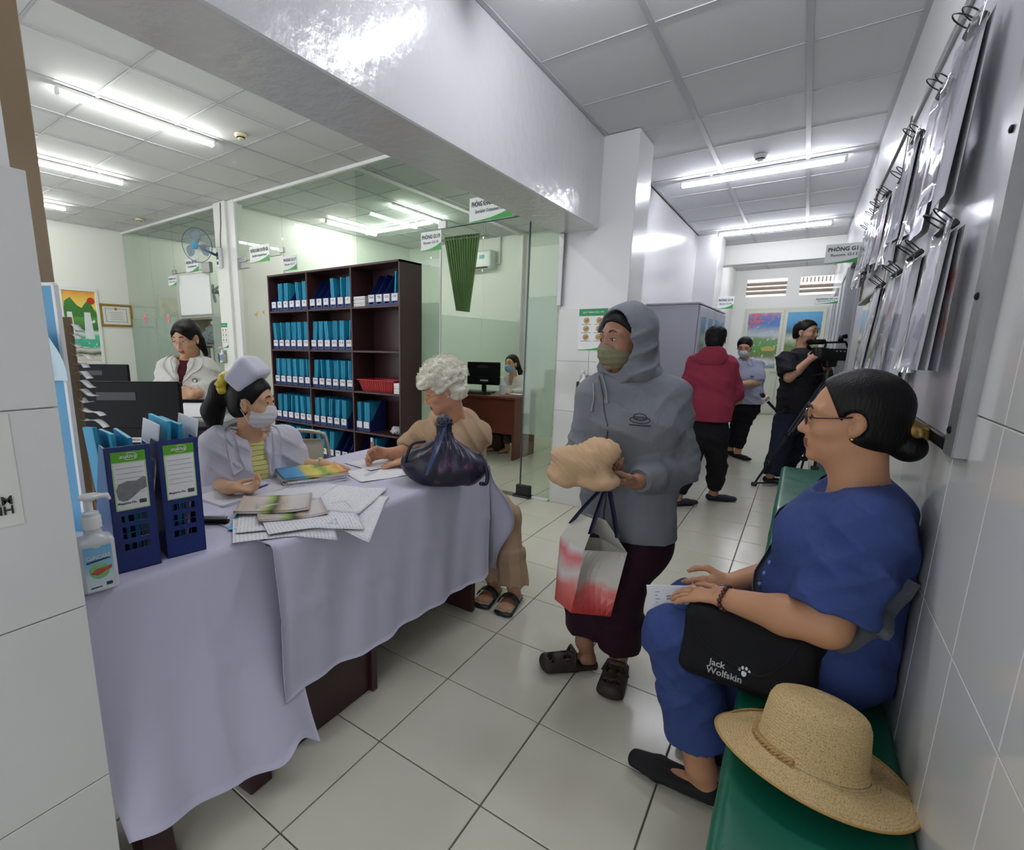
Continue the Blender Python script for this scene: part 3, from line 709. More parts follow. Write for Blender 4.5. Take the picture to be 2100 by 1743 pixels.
def tablecloth(label, xf, xb, y0, y1, hem_f, flare, end1=None, creases=(), seed=0.0, ZT_=0.76):
    """hem_f(y): height of the front hem; flare: how far the front hem stands out; end1: drop at the far end"""
    ny = 46; ys_ = np.linspace(y0, y1, ny); prof = []
    rows = []
    for y in ys_:
        s = (y-y0)/(y1-y0); p = []
        for k in range(6): p.append(V(xb-0.012, y, 0.45+(ZT_-0.02-0.45)*k/5))
        for k in range(12): p.append(V(xb+(xf-0.02-xb)*k/11, y, ZT_))
        for k in range(1, 5): a = math.pi/2*k/4; p.append(V(xf-0.02+0.02*math.sin(a), y, ZT_-0.02+0.02*math.cos(a)))
        h0 = hem_f(y)
        for k in range(1, 23):
            t = k/22; z = ZT_-0.02+(h0-ZT_+0.02)*t
            fl = flare(y)*t**1.2+0.010*t*math.sin(y*17+seed)+0.006*t*math.sin(y*39+2*seed+t*2)
            for cy_, am in creases: fl += am*t*math.exp(-((y-cy_)/0.035)**2)
            fl += 0.004*math.exp(-((t-0.45)/0.015)**2)+0.003*math.exp(-((y-(y0+y1)/2)/0.008)**2)
            p.append(V(xf+fl, y+0.012*t*math.sin(t*5+seed), z))
        rows.append(p)
    P = np.array(rows); b = MB(); b.sheet(P[:, ::-1], 0.0025)
    if end1 is not None:
        # hanging end: folds below the far edge, fanning out at the front corner
        nx = 30; xs_ = np.linspace(xb, xf, nx); g = []
        for i, x in enumerate(xs_):
            u = i/(nx-1); col_ = []
            for k in range(18):
                t = k/17; z = ZT_-(ZT_-end1)*t
                wv = 0.02*t*math.sin(u*16+seed)+0.01*t*math.sin(u*37)
                out = 0.05*t*t*(u**3)*1.6
                col_.append(V(x+0.13*(u**4)*math.exp(-((t-0.45)/0.30)**2)*min(1, t*4), y1+0.006+wv*0.7+0.02*t+out, z))
            g.append(col_)
        b.sheet(np.array(g), 0.0025)
    o = b.build('tablecloth', M_cloth, None, smooth=True); return tag(o, label, 'tablecloth')
tablecloth('lavender cloth over the nearer table, hanging lower with a flipped corner', -1.245, -1.87, 0.335, 0.865, lambda y: 0.205-0.10*(y-0.335)/0.465+0.05*math.exp(-((y-0.80)/0.05)**2), lambda y: 0.135+0.05*(y-0.335), seed=1.3)
tablecloth('longer lavender cloth over the desk where the nurse writes', -1.15, -1.87, 0.783, 1.985, lambda y: 0.275-0.05*(y-0.81)/1.1+0.006*math.sin(y*9), lambda y: 0.02, end1=0.20, seed=0.4, ZT_=0.7625)
# ------------------------------------------------------------------ things on the tables
M_navy = mat('navy_file_plastic', '#1c2c6e', 0.3, 0.5, noise=(4, 0.12))
M_navy2 = mat('navy_shelf_file', '#1d2f6b', 0.35)
M_blue = mat('light_blue_folder', '#2f9fc4', 0.45, 0.4, noise=(5, 0.10))
M_blue2 = mat('teal_blue_folder', '#2b8fb6', 0.45, 0.4, noise=(5, 0.12))
M_green = mat('label_green', '#5aa526', 0.5)
M_lgreen = mat('label_border_green', '#a9d08c', 0.5)
M_grey = mat('scribble_grey', '#7d8085', 0.7, noise=(60, 0.25))
def ulab(t, name, o, ux, uy, hw, hh, m, dz=0.0008, parent=None):
    uz = np.cross(nrm(ux), nrm(uy)); return MB().obox(np.asarray(o)+uz*dz, (hw, hh, 0.0004), np.array([nrm(ux), nrm(uy), uz])).build(name, m, parent or t)
def magazine_file(x, y, ang, label, torn):
    t = thing('magazine_file', label, 'file box', (x, y, ZT_))
    n = V(math.cos(ang), math.sin(ang), 0); u = V(-math.sin(ang), math.cos(ang), 0); Z = V(0, 0, 1); o = V(x, y, ZT_+0.001); W, H, Dp = 0.094, 0.318, 0.25
    b = MB()
    # spine made of strips around the cut-out slots
    def plate(u0, u1, z0, z1): b.obox(o+u*(u0+u1)/2+Z*(z0+z1)/2-n*0.0015, ((u1-u0)/2, 0.0015, (z1-z0)/2), np.array([u, n, Z]))
    hw = W/2; xs_ = [-0.028, -0.016, -0.014, -0.001, 0.001, 0.013, 0.015, 0.028]
    def holed(z0, z1):
        plate(-hw, xs_[0], z0, z1)
        for k in range(1, 7, 2): plate(xs_[k], xs_[k+1], z0, z1)
        plate(xs_[7], hw, z0, z1)
    plate(-hw, hw, 0, 0.055); holed(0.055, 0.072); plate(-hw, hw, 0.072, 0.085); holed(0.085, 0.098); plate(-hw, hw, 0.098, 0.1005); holed(0.1005, 0.116); plate(-hw, hw, 0.116, 0.128); holed(0.128, 0.145); plate(-hw, hw, 0.145, H)
    for s_ in (-1, 1):
        b.prism([(0, 0), (0, H), (-0.06, H), (-Dp, 0.10), (-Dp, 0)], o+u*s_*hw-u*(0.0015 if s_ > 0 else -0.0015), n, Z, 0.003 if s_ < 0 else -0.003)
    b.obox(o-n*Dp+Z*0.05, (hw, 0.0015, 0.05), np.array([u, n, Z])); b.obox(o-n*Dp/2+Z*0.0015, (hw, Dp/2, 0.0015), np.array([u, n, Z]))
    b.build('box_body', M_navy, t)
    c = o+Z*0.232+n*0.0006
    lb = ulab(t, 'label_card', c, u, Z, 0.0365, 0.073, M_lgreen)
    ulab(t, 'label_band', c+Z*0.0605, u, Z, 0.0365, 0.0125, M_green, 0.0012, lb); ulab(t, 'label_paper', c-Z*0.0125, u, Z, 0.0335, 0.0575, M_paper, 0.0013, lb)
    text('brand_lettering', 'xukiva', c+Z*0.061+n*0.001, u, Z, 0.014, M_paper, lb, slant=0.3, bold=0.01)
    MB().tube([c+Z*0.061+n*0.0022+u*(0.004+0.015*math.cos(a))+Z*0.009*math.sin(a) for a in np.linspace(-2.4, 2.2, 16)], 0.0007, 5).build('brand_swoosh', M_paper, lb)
    for k in range(6): ulab(t, 'ruled_line', c+Z*(0.032-0.0125*k), u, Z, 0.029, 0.0003, M_grey, 0.0019, lb)
    text('print', 'Magazine File', c-Z*0.055-u*0.012+n*0.001, u, Z, 0.0075, M_ink, lb, bold=0.012)
    bc = MB()
    for k in range(13): bc.obox(c-Z*0.055+u*(0.014+0.0013*k)+n*0.0019, (0.0003+0.0003*((k*7) % 3 > 0), 0.005, 0.0002), np.array([u, Z, n]))
    bc.build('barcode', M_ink, lb)
    if torn:
        pts = [(-0.030, -0.035), (-0.033, -0.012), (-0.026, 0.002), (-0.008, 0.008), (0.012, 0.006), (0.026, 0.014), (0.033, 0.013), (0.033, -0.014), (0.018, -0.020), (0.004, -0.032), (-0.012, -0.042), (-0.022, -0.041)]
        MB().prism(pts, c-Z*0.008+n*0.0018, u, Z, 0.0003).build('torn_patch', M_grey, lb)
    return t, o, n, u
bx1 = magazine_file(-1.298, 0.495, -0.20, 'navy magazine file with a torn grey label patch, beside the pump bottle', True)
bx2 = magazine_file(-1.292, 0.613, -0.20, 'navy magazine file with a clean ruled label on the nearer cloth', False)
Z3 = V(0, 0, 1)
def folder_in(box, du, back, h, lean, m, label, w=0.22, th=0.010, tilt=0.0, cover=True, group='folders in the magazine files'):
    t, o, n, u = box; ax = nrm(-n); up = rotv(Z3, u, 0.0); up = rotv(up, n, lean); up = rotv(up, u, tilt); a2 = nrm(np.cross(up, np.cross(ax, up))); 
    c = o+u*du-n*back+up*(h/2+0.006)+Z3*0.004
    b = MB(); R = np.array([a2, up, np.cross(a2, up)])
    b.obox(c, (w/2, h/2, th/2), R, 0.001)
    ob = b.build('folder', m); return tag(ob, label, 'folder', group)
folder_in(bx1, -0.028, 0.17, 0.335, 0.05, M_blue2, 'leaning blue folder at the back of the torn-label magazine file', w=0.20, tilt=-0.12)
folder_in(bx1, -0.006, 0.14, 0.325, 0.03, M_blue, 'upright blue folder in the torn-label magazine file', w=0.19, tilt=-0.06)
folder_in(bx1, 0.010, 0.14, 0.320, -0.02, M_blue2, 'narrow blue folder behind the paper in the torn-label magazine file', w=0.19)
folder_in(bx1, 0.028, 0.13, 0.350, -0.16, M_paper, 'white sheets sticking up from the torn-label magazine file', w=0.17, th=0.004)
folder_in(bx2, -0.022, 0.15, 0.350, -0.05, M_blue, 'tall blue folder in the clean-label magazine file', w=0.20)
folder_in(bx2, -0.004, 0.15, 0.340, -0.08, M_blue2, 'second blue folder in the clean-label magazine file', w=0.20)
folder_in(bx2, 0.012, 0.14, 0.352, -0.16, M_paper, 'grey-white sheets in the clean-label magazine file', w=0.18, th=0.004)

# pump bottle
t = thing('pump_bottle', 'translucent pump bottle of hand sanitizer with a blue label, next to the pillar', 'bottle', (-1.262, 0.392, ZT_))
o = V(-1.262, 0.392, ZT_+0.001); ang = -0.18; n = V(math.cos(ang), math.sin(ang), 0); u = V(-math.sin(ang), math.cos(ang), 0); Rb = np.array([u, n, Z3])
M_bot = mat('milky_bottle', '#c9ccd0', 0.25, 0.5, alpha=None)
s = Sdf(o-0.08, o+V(0.08, 0.08, 0.20), 0.0022)
s.rbox(o+Z3*0.065, (0.037, 0.026, 0.065), Rb, 0.012).cone(o+Z3*0.118, o+Z3*0.147, 0.0235, 0.016, 0.012).cone(o+Z3*0.147, o+Z3*0.152, 0.016, 0.016, 0.004)
s.cut(o, (0, 0, -1)); s.build('bottle_body', M_bot, t)
MB().lathe([(0.0195, 0.150), (0.0195, 0.175), (0.018, 0.178)], o, n=24).lathe([(0.0165, 0.178), (0.0165, 0.186), (0.008, 0.189)], o, n=20).build('collar', M_white, t, sharp=30)
s = Sdf(o+V(-0.06, -0.06, 0.18), o+V(0.06, 0.06, 0.26), 0.0014)
s.cone(o+Z3*0.188, o+Z3*0.214, 0.0065, 0.0065, 0.003).ell(o+Z3*0.222, (0.021, 0.016, 0.0085), Rb, 0.006).cone(o+Z3*0.222+u*0.012, o+Z3*0.220+u*0.034, 0.007, 0.005, 0.006).cone(o+Z3*0.220+u*0.034, o+Z3*0.211+u*0.039, 0.005, 0.0038, 0.004)
s.build('pump_head', M_white, t)
lo = o+n*0.0268+Z3*0.060
lb = MB().obox(lo, (0.027, 0.052, 0.0004), np.array([u, Z3, n])).build('label_sticker', pic_mat('bottle_label', [(0.0, '#d4dcdc'), (0.35, '#c6dcdf'), (0.62, '#8fc1dd'), (1.0, '#6fb0da')], 40, 0.5, 2, 0.0, 0.11), t)
text('brand_lettering', 'CLINCARE', lo+Z3*0.027+n*0.0005, u, nrm(Z3+0.12*u), 0.0125, M_paper, lb, width=0.046, bold=0.02)
MB().obox(lo+Z3*0.019+n*0.0008, (0.023, 0.002, 0.0003), np.array([nrm(u+0.12*Z3), nrm(Z3-0.12*u), n])).build('label_stripe', mat('label_navy', '#22355f', 0.5), lb)
b = MB()
for k in range(24): pass
MB().lathe([(0.0195, 0.0), (0.019, 0.0006)], lo-Z3*0.006+n*0.0004, frame(n), 26).build('label_globe', pic_mat('globe_print', [(0.2, '#7fc0d8'), (0.45, '#86b85a'), (0.7, '#8fcadd'), (1, '#6fae4a')], 55, 2.0, 2, -0.02, 0.14), lb)
MB().prism([(-0.018, -0.004), (-0.004, 0.006), (0.012, 0.006), (0.024, 0.010), (0.024, 0.002), (0.010, -0.004), (-0.004, -0.010)], lo-Z3*0.006+n*0.0012, u, Z3, 0.0003).build('label_hands', mat('label_red', '#b8574a', 0.5), lb)
MB().prism([(-0.02, -0.0015), (0.002, 0.0), (0.002, 0.002), (-0.02, 0.002)], lo-Z3*0.045+n*0.0006, u, Z3, 0.0003).prism([(0.010, -0.004), (0.022, -0.004), (0.022, 0.004), (0.010, 0.004)], lo-Z3*0.04+n*0.0006, u, Z3, 0.0003).build('label_marks', mat('label_navy'[:10], '#22355f', 0.5), lb)

# papers on the far cloth
P_form = print_mat('printed_form', '#dcdce2', '#55565f', 0.011, 120, 0.55)
P_hand = print_mat('handwritten_page', '#d6d6dc', '#5b6a95', 0.009, 160, 0.5)
P_news = pic_mat('booklet_cover', [(0.0, '#b9a99c'), (0.3, '#c9c0bb'), (0.42, '#8cab3f'), (0.5, '#3c4a34'), (0.6, '#b8a98c'), (0.75, '#cfc7c8'), (1.0, '#c9bdbb')], 14, 0.5, 1, -0.11, 0.11)
P_map = pic_mat('map_cover', [(0.0, '#3f86b8'), (0.28, '#4f9cc4'), (0.36, '#c9b845'), (0.55, '#d6cf6a'), (0.7, '#6d9a4a'), (0.85, '#d9c65a'), (1.0, '#c98d4a')], 18, 1.0, 1, -0.11, 0.11)
def sheet(name, c, rz, w, h, m, label, z=ZT_+0.004, curl=0.004, th=0.0008, group='papers on the desk', cat='paper', tip=0.0, droop=None):
    g = []
    for i in range(13):
        row = []
        for j in range(13):
            a, b_ = (i/12-0.5)*w, (j/12-0.5)*h
            zz = curl*(abs(2*a/w)**3+abs(2*b_/h)**3)*0.6+0.001*math.sin(a*40+b_*31)
            row.append(V(a, b_, zz))
        g.append(row)
    o = MB().sheet(np.array(g), th).build(name, m, None, smooth=True); o.location = (c[0], c[1], z); o.rotation_euler = (0, tip, rz)
    if droop is not None:
        # let what hangs over the table edge bend down
        for vt in o.data.vertices:
            X = c[0]+vt.co.x*math.cos(rz)-vt.co.y*math.sin(rz)
            if X > droop: vt.co.z -= min(0.06, (X-droop)*0.55)
    return tag(o, label, cat, group)
sheet('notebook_page', (-1.68, 1.02), 0.05, 0.20, 0.29, P_hand, 'handwritten notebook page under the nurse\'s pen hand', th=0.006, curl=0.006)
sheet('notebook_page', (-1.50, 1.17), 0.15, 0.22, 0.28, P_hand, 'ruled notebook page beside the coloured magazines', th=0.006, curl=0.006)
sheet('form', (-1.34, 0.96), -0.72, 0.23, 0.31, mat('cyan_card', '#4fb0d0', 0.5), 'cyan card peeping out below the loose forms', z=ZT_+0.003, droop=-1.15)
sheet('form', (-1.31, 0.95), -0.60, 0.22, 0.30, P_form, 'large printed form lying under the booklets', z=ZT_+0.006, droop=-1.15)
sheet('form', (-1.26, 0.90), -0.55, 0.21, 0.297, P_form, 'printed sheet hanging over the joint of the cloths', z=ZT_+0.004, droop=-1.16)
sheet('form', (-1.24, 0.99), -0.45, 0.21, 0.297, P_form, 'printed form with a round stamp at the desk edge', z=ZT_+0.010, droop=-1.15)
sheet('booklet', (-1.42, 0.985), -0.75, 0.17, 0.24, P_news, 'pale medical booklet with a green stripe on the loose forms', z=ZT_+0.018, th=0.008, cat='booklet', curl=0.010)
sheet('booklet', (-1.33, 0.985), -0.55, 0.16, 0.22, P_news, 'second pale booklet fanned beneath the first', z=ZT_+0.012, th=0.006, cat='booklet', curl=0.010)
sheet('form', (-1.21, 1.13), 0.52, 0.22, 0.30, P_form, 'white form whose corner sticks out over the desk front', z=ZT_+0.006, droop=-1.15)
sheet('form', (-1.29, 1.20), 0.42, 0.21, 0.297, P_form, 'topmost white form of the pile at the desk middle', z=ZT_+0.011, th=0.004)
for k in range(5):
    sheet('magazine', (-1.635-0.006*(k % 2), 1.315+0.005*(k % 3)), -0.48+0.05*(k % 3), 0.19, 0.26, P_map if k == 4 else (P_form if k < 3 else P_news), ('lowest', 'second lowest', 'middle', 'second topmost', 'topmost colourful')[k]+' magazine of the pile beside the nurse\'s watch', z=ZT_+0.008+0.0075*k, th=0.007, cat='magazine', group='magazines in the pile', curl=0.003)
sheet('form', (-1.60, 1.72), -0.15, 0.21, 0.297, P_form, 'form the elderly woman is filling in', z=ZT_+0.004)
sheet('form', (-1.47, 1.55), -0.35, 0.21, 0.25, M_paper, 'blank sheet between the nurse and the bag', z=ZT_+0.003)
t = thing('stapler', 'small silver stapler at the edge of the file boxes', 'stapler', (-1.46, 0.775, ZT_+0.003)); o = V(-1.46, 0.775, ZT_+0.003); Rs = frame(Z3, V(0.8, 0.6, 0))
MB().obox(o+Z3*0.006, (0.055, 0.011, 0.005), Rs, 0.003).build('base', M_dark, t); MB().obox(o+Z3*0.020, (0.05, 0.009, 0.006), Rs, 0.004).build('arm', M_alu, t)
t = thing('card_box', 'small yellow-topped white box behind the pump bottle', 'box', (-1.34, 0.345, ZT_)); MB().box((-1.38, 0.325, ZT_+0.001), (-1.30, 0.375, ZT_+0.10), 0.003).build('carton', M_white, t); MB().box((-1.381, 0.324, ZT_+0.10), (-1.299, 0.376, ZT_+0.115), 0.003).build('lid', mat('carton_yellow', '#c9bb5a', 0.5), t)

# ------------------------------------------------------------------ bench and straw hat
M_vinyl = mat('green_vinyl', '#0f5f4a', 0.32, 0.55, bump=(4, 0.35, 2))
t = thing('bench', 'long green vinyl bench with metal legs along the tiled wall', 'bench', (0.11, 2.4, 0))
s = Sdf((-0.08, 0.2, 0.36), (0.30, 4.5, 0.49), 0.01); s.rbox((0.115, 2.35, 0.425), (0.155, 2.06, 0.035), None, 0.022); s.wrinkle(0.0015, 9, 3)
s.build('seat', M_vinyl, t)
MB().box((-0.02, 0.32, 0.365), (0.25, 4.38, 0.392), 0.004).build('seat_frame', M_black, t)
for y in (0.5, 2.0, 3.3, 4.25):
    for x in (-0.0, 0.23): MB().tube([(x, y, 0.37), (x, y, 0.0)], 0.014, 10).build('leg', M_black, t)
# hat
def straw_mat():
    m = mat('woven_straw', '#c4a979', 0.75, 0.2); nt = m.node_tree; b = nt.nodes['Principled BSDF']; tc = nt.nodes.new('ShaderNodeTexCoord')
    v = nt.nodes.new('ShaderNodeTexVoronoi'); v.inputs['Scale'].default_value = 420; nt.links.new(tc.outputs['Object'], v.inputs['Vector'])
    cr = nt.nodes.new('ShaderNodeValToRGB'); cr.color_ramp.elements[0].color = lin('#d0b88a'); cr.color_ramp.elements[1].color = lin('#a0834f'); cr.color_ramp.elements[0].position = 0.35
    nt.links.new(v.outputs['Distance'], cr.inputs[0]); nt.links.new(cr.outputs[0], b.inputs['Base Color'])
    bp = nt.nodes.new('ShaderNodeBump'); bp.inputs['Strength'].default_value = 0.5; bp.inputs['Distance'].default_value = 0.002; nt.links.new(v.outputs['Distance'], bp.inputs['Height']); nt.links.new(bp.outputs[0], b.inputs['Normal']); return m
M_straw = straw_mat()
HC = V(0.105, 1.165, 0.465); haxis = nrm(V(0.05, 0.22, 1.0)); Rh = frame(haxis, V(1, 0, 0))
t = thing('straw_hat', 'wide-brimmed woven straw hat lying on the green bench', 'hat', HC)
def ringed(prof, steps=3, amp=0.0009):
    out = []; tot = 0
    for i in range(len(prof)-1):
        a, b_ = np.array(prof[i]), np.array(prof[i+1]); L = np.linalg.norm(b_-a); n_ = max(1, int(L/0.0016)); nn = V(-(b_-a)[1], (b_-a)[0], 0)[:2]/L
        for k in range(n_): tot += L/n_; out.append(tuple(a+(b_-a)*k/n_+nn*amp*math.sin(tot*2*math.pi/0.0062)))
    out.append(tuple(prof[-1])); return out
def hat_lathe(prof, n=72, droop=0.0):
    b = MB(); v = []; pr = ringed(prof)
    for r, z in pr:
        for k in range(n):
            a = 2*math.pi*k/n; dz = droop*max(0, (r-0.085)/0.08)**1.5*(0.6+0.4*math.sin(a*2+0.8)); 
            P = HC+Rh.T@V(r*math.cos(a), r*0.96*math.sin(a), z+dz)
            P[2] = max(P[2], 0.4635); P[0] = min(P[0], XR-0.004); v.append(P)
    f = [(i*n+k, i*n+(k+1) % n, (i+1)*n+(k+1) % n, (i+1)*n+k) for i in range(len(pr)-1) for k in range(n)]
    b.add(v, f); return b
hat_lathe([(0.172, 0.004), (0.15, 0.012), (0.12, 0.020), (0.098, 0.030)], droop=0.012).build('brim', M_straw, t, smooth=True)
hat_lathe([(0.098, 0.030), (0.092, 0.045), (0.089, 0.085), (0.085, 0.122), (0.078, 0.138), (0.06, 0.147), (0.03, 0.150), (0.0005, 0.150)]).build('crown', M_straw, t, smooth=True)
edge = []
for k in range(72):
    a = 2*math.pi*k/72; P = HC+Rh.T@V(0.172*math.cos(a), 0.172*0.96*math.sin(a), 0.004+0.012*(0.087/0.08)**1.5*(0.6+0.4*math.sin(a*2+0.8))); P[2] = max(P[2], 0.466); P[0] = min(P[0], XR-0.006); edge.append(P)
MB().tube(edge, 0.0022, 6, closed=True).build('brim_edging', mat('hat_edging', '#b08a4a', 0.7), t, smooth=True)
M_cord = mat('hat_cord', '#b3915a', 0.8, bump=(300, 0.5))
for ph in (0.0, 2.1, 4.2):
    path = [HC+Rh.T@V((0.098+0.004*math.cos(a*24+ph))*math.cos(a), 0.96*(0.098+0.004*math.cos(a*24+ph))*math.sin(a), 0.036+0.004*math.sin(a*24+ph)) for a in np.linspace(1.7, 4.4, 90)]
    MB().tube(path, 0.0028, 6).build('cord_strand', M_cord, t, smooth=True)
# ------------------------------------------------------------------ bookcase with file boxes
BX0, BX1, BY0, BY1, BZ = -4.99, -3.02, 3.52, 3.84, 2.08
M_case = mat('bookcase_wood', '#43292a', 0.35, 0.5, noise=(5, 0.2))
t = thing('bookcase', 'tall dark brown bookcase filled with blue file boxes', 'bookcase', ((BX0+BX1)/2, (BY0+BY1)/2, 0))
SH = [0.10, 0.455, 0.865, 1.267, 1.688]; DV = [-4.315, -3.655]
for x in (BX0, BX1-0.02): MB().box((x, BY0, 0), (x+0.02, BY1, BZ), 0.002).build('side_panel', M_case, t)
MB().box((BX0, BY0, BZ-0.02), (BX1, BY1, BZ), 0.002).build('top_panel', M_case, t)
MB().box((BX0+0.02, BY1-0.012, 0), (BX1-0.02, BY1, BZ-0.02)).build('back_panel', M_case, t)
cx = [BX0+0.02, DV[0], DV[1], BX1-0.02]
for k in range(3):
    for z in SH: MB().box((cx[k]+(0.01 if k else 0), BY0+0.003, z-0.02), (cx[k+1]-(0.01 if k < 2 else 0), BY1-0.012, z), 0.002).build('shelf', M_case, t)
for x in DV: MB().box((x-0.01, BY0, 0), (x+0.01, BY1-0.012, BZ-0.02), 0.002).build('divider', M_case, t)
# one file box, then copies
FBW, FBD = 0.098, 0.245
b = MB(); prof = [(0, 0), (0, 0.105), (0.035, 0.118), (0.175, 0.30), (FBD, 0.30), (FBD, 0)]
for s_ in (-1, 1): b.prism([(p[0], p[1]) for p in prof], V(s_*(FBW/2-0.003), 0, 0), V(0, 1, 0), V(0, 0, 1), 0.0025*1)
b.box((-FBW/2, 0, 0), (FBW/2, 0.0025, 0.018)); b.box((-FBW/2, 0, 0.030), (FBW/2, 0.0025, 0.105)); b.box((-FBW/2, 0, 0.018), (-0.022, 0.0025, 0.030)); b.box((0.022, 0, 0.018), (FBW/2, 0.0025, 0.030))
b.box((-FBW/2, FBD-0.003, 0), (FBW/2, FBD, 0.30)); b.box((-FBW/2, 0, 0), (FBW/2, FBD, 0.0025))
tmp = b.build('box_body', M_navy2); ME_box = tmp.data; bpy.data.objects.remove(tmp)
tmp = MB().box((-0.036, -0.0022, 0.036), (0.036, -0.0003, 0.101)).build('label_card', M_paper); ME_card = tmp.data; bpy.data.objects.remove(tmp)
tmp = MB().obox((0, 0, 0.148), (0.0045, 0.112, 0.145), None, 0.0012).build('folder', M_blue); ME_fold = tmp.data; bpy.data.objects.remove(tmp)
tmp = MB().obox((0, 0, 0.148), (0.0045, 0.112, 0.145), None, 0.0012).build('folder', M_blue2); ME_fold2 = tmp.data; bpy.data.objects.remove(tmp)
ORD = ['first', 'second', 'third', 'fourth', 'fifth', 'sixth', 'seventh']; ROWN = ['bottom', 'fourth', 'third', 'second', 'top']; COLN = ['left', 'middle', 'right']
_txt_cache = {}
def file_box(x, z, txt, k, row, colm, folders, small=False):
    lab = 'blue file box marked %s, %s in the %s compartment of the %s shelf' % (txt, ORD[k], COLN[colm], ROWN[row]) if txt else 'blue file box with lined label, %s in the %s compartment of the %s shelf' % (ORD[k], COLN[colm], ROWN[row])
    o = thing('file_box', lab, 'file box', (x, BY0+0.02, z+0.0005), 'file boxes in the bookcase')
    link('box_body', ME_box, o); cd = link('label_card', ME_card, o)
    if txt: text('lettering', txt, (0, -0.0024, 0.076), (1, 0, 0), (0, 0, 1), 0.030, M_ink, cd, local=True, bold=0.012, width=min(0.052, 0.020*len(txt)), lift=0.0)
    else:
        for q in range(3): MB().box((-0.024, -0.0028, 0.056+0.013*q), (0.024, -0.0022, 0.060+0.013*q)).build('ruled_line', mat('label_ochre', '#b8a25a', 0.6), cd)
    n, lean = folders
    for i in range(n):
        f = link('folder', ME_fold if (i+k) % 3 else ME_fold2); xx = x-FBW/2+0.012+(FBW-0.024)*(i+0.5)/max(n, 1)*(0.78 if lean else 1.0)
        f.location = (xx, BY0+0.02+0.122, z+0.004); f.rotation_euler = (0.0, lean*(0.7+0.1*i), 0); f.scale = (1.0 if n > 3 else 1.4, 1, 1.0-0.015*(i % 2))
        tag(f, 'light blue folder in the %s file box, %s compartment of the %s shelf' % (ORD[k], COLN[colm], ROWN[row]), 'folder', 'folders, %s shelf %s compartment box %d' % (ROWN[row], COLN[colm], k+1))
def comp(row, colm, items, x_off=0.0):
    x0 = cx[colm]+(0.012 if colm else 0.006)+x_off
    for k, it in enumerate(items):
        if it is None: continue
        file_box(x0+FBW/2+0.001+k*((cx[colm+1]-cx[colm]-0.026-FBW)/5), SH[row], it[0], k, row, colm, it[1])
N = (0, 0)
comp(4, 0, [('A', N), ('B', (3, 0.0)), ('B', (3, 0.05)), ('Đ', N), ('C', (2, -0.1)), ('B', (3, -0.02))])
comp(4, 1, [('D', N), ('E', N), ('D', N), ('D', (4, -0.08)), ('C', (1, 0.0)), ('G', (4, 0.04))])
comp(4, 2, [None, None, ('THI', N), ('TR', N), ('CH', N), ('CH', (1, 0.06))])
comp(3, 0, [('NH', (3, -0.12)), ('NH', (1, -0.05)), ('NG', (4, 0)), ('M', (3, 0)), ('N', (4, -0.03)), ('THI', (5, 0.0))])
comp(3, 1, [('LU', (3, 0.12)), ('LA', (3, 0.04)), ('L', (3, -0.10)), ('LO', (4, 0.0)), ('LI', (5, 0.02)), ('LI', (1, 0.1))])
comp(2, 0, [('BI', (3, 0.03)), ('HU', (4, 0)), ('HU', (4, -0.02)), ('HA', (3, -0.05)), ('HA', (5, 0)), ('H', (2, 0))])
comp(2, 1, [('THU', (3, 0.09)), ('THA', (1, -0.04)), ('THA', (4, -0.06)), ('THU', (3, 0)), ('THI', (4, 0.03)), ('THI', (3, 0))])
comp(1, 0, [('TU', (4, 0)), ('TU', (3, 0.05)), ('V', (1, 0.1)), ('TA', (4, -0.02)), ('TAO', (4, -0.08)), ('TR', (3, -0.04))])
comp(1, 1, [('S', (4, 0)), ('PH', (4, -0.02)), ('PH', (2, 0.05)), ('PH', (3, 0.06)), ('K', (4, 0.02))])
comp(1, 2, [('', (4, -0.02)), ('', (6, 0.0))])
comp(0, 0, [('VI', (3, 0)), ('X', (2, 0.0)), ('Y', (2, 0)), ('T', (3, 0)), ('Q', N), ('C', (1, 0.05))])
comp(0, 1, [('C', (3, 0)), ('K', (2, 0.05)), ('H', (3, 0.08)), ('HI', N), ('HO', N), ('HO', N)])
comp(0, 2, [('NG', N), ('NG', N), ('NGU', (2, 0))])
# stack of cartons, red basket, white boxes, crumpled bag
o = V(-3.565, BY0+0.02, SH[4])
for k in range(3):
    t = thing('paper_pack', ('lowest', 'middle', 'topmost')[k]+' white paper pack of the stack on the top bookcase shelf', 'paper pack', o+V(0, 0, 0.0005+0.033*k), 'white packs on the top shelf')
    MB().box(o+V(-0.075, 0, 0.001+0.033*k), o+V(0.082, 0.21, 0.031+0.033*k), 0.003).build('pack', M_paper, t); MB().box(o+V(-0.0755, -0.0005, 0.014+0.033*k), o+V(0.0825, 0.02, 0.017+0.033*k)).build('seam', M_grey, t)
M_red = mat('red_plastic', '#a81f2a', 0.35, 0.5)
t = thing('basket', 'red plastic basket on the third shelf of the bookcase', 'basket', (-3.36, BY0+0.13, SH[2])); b = MB(); lo_, hi_ = (0.20, 0.09), (0.235, 0.115); H_ = 0.115; c = V(-3.36, BY0+0.135, SH[2]+0.0005)
def bring(ax, ay, z): return [c+V(sx*ax, sy*ay, z) for sx, sy in ((-1, -1), (1, -1), (1, 1), (-1, 1))]
r0, r1, r2, r3 = bring(*lo_, 0.001), bring(*hi_, H_), bring(hi_[0]-0.006, hi_[1]-0.006, H_), bring(lo_[0]-0.004, lo_[1]-0.004, 0.006)
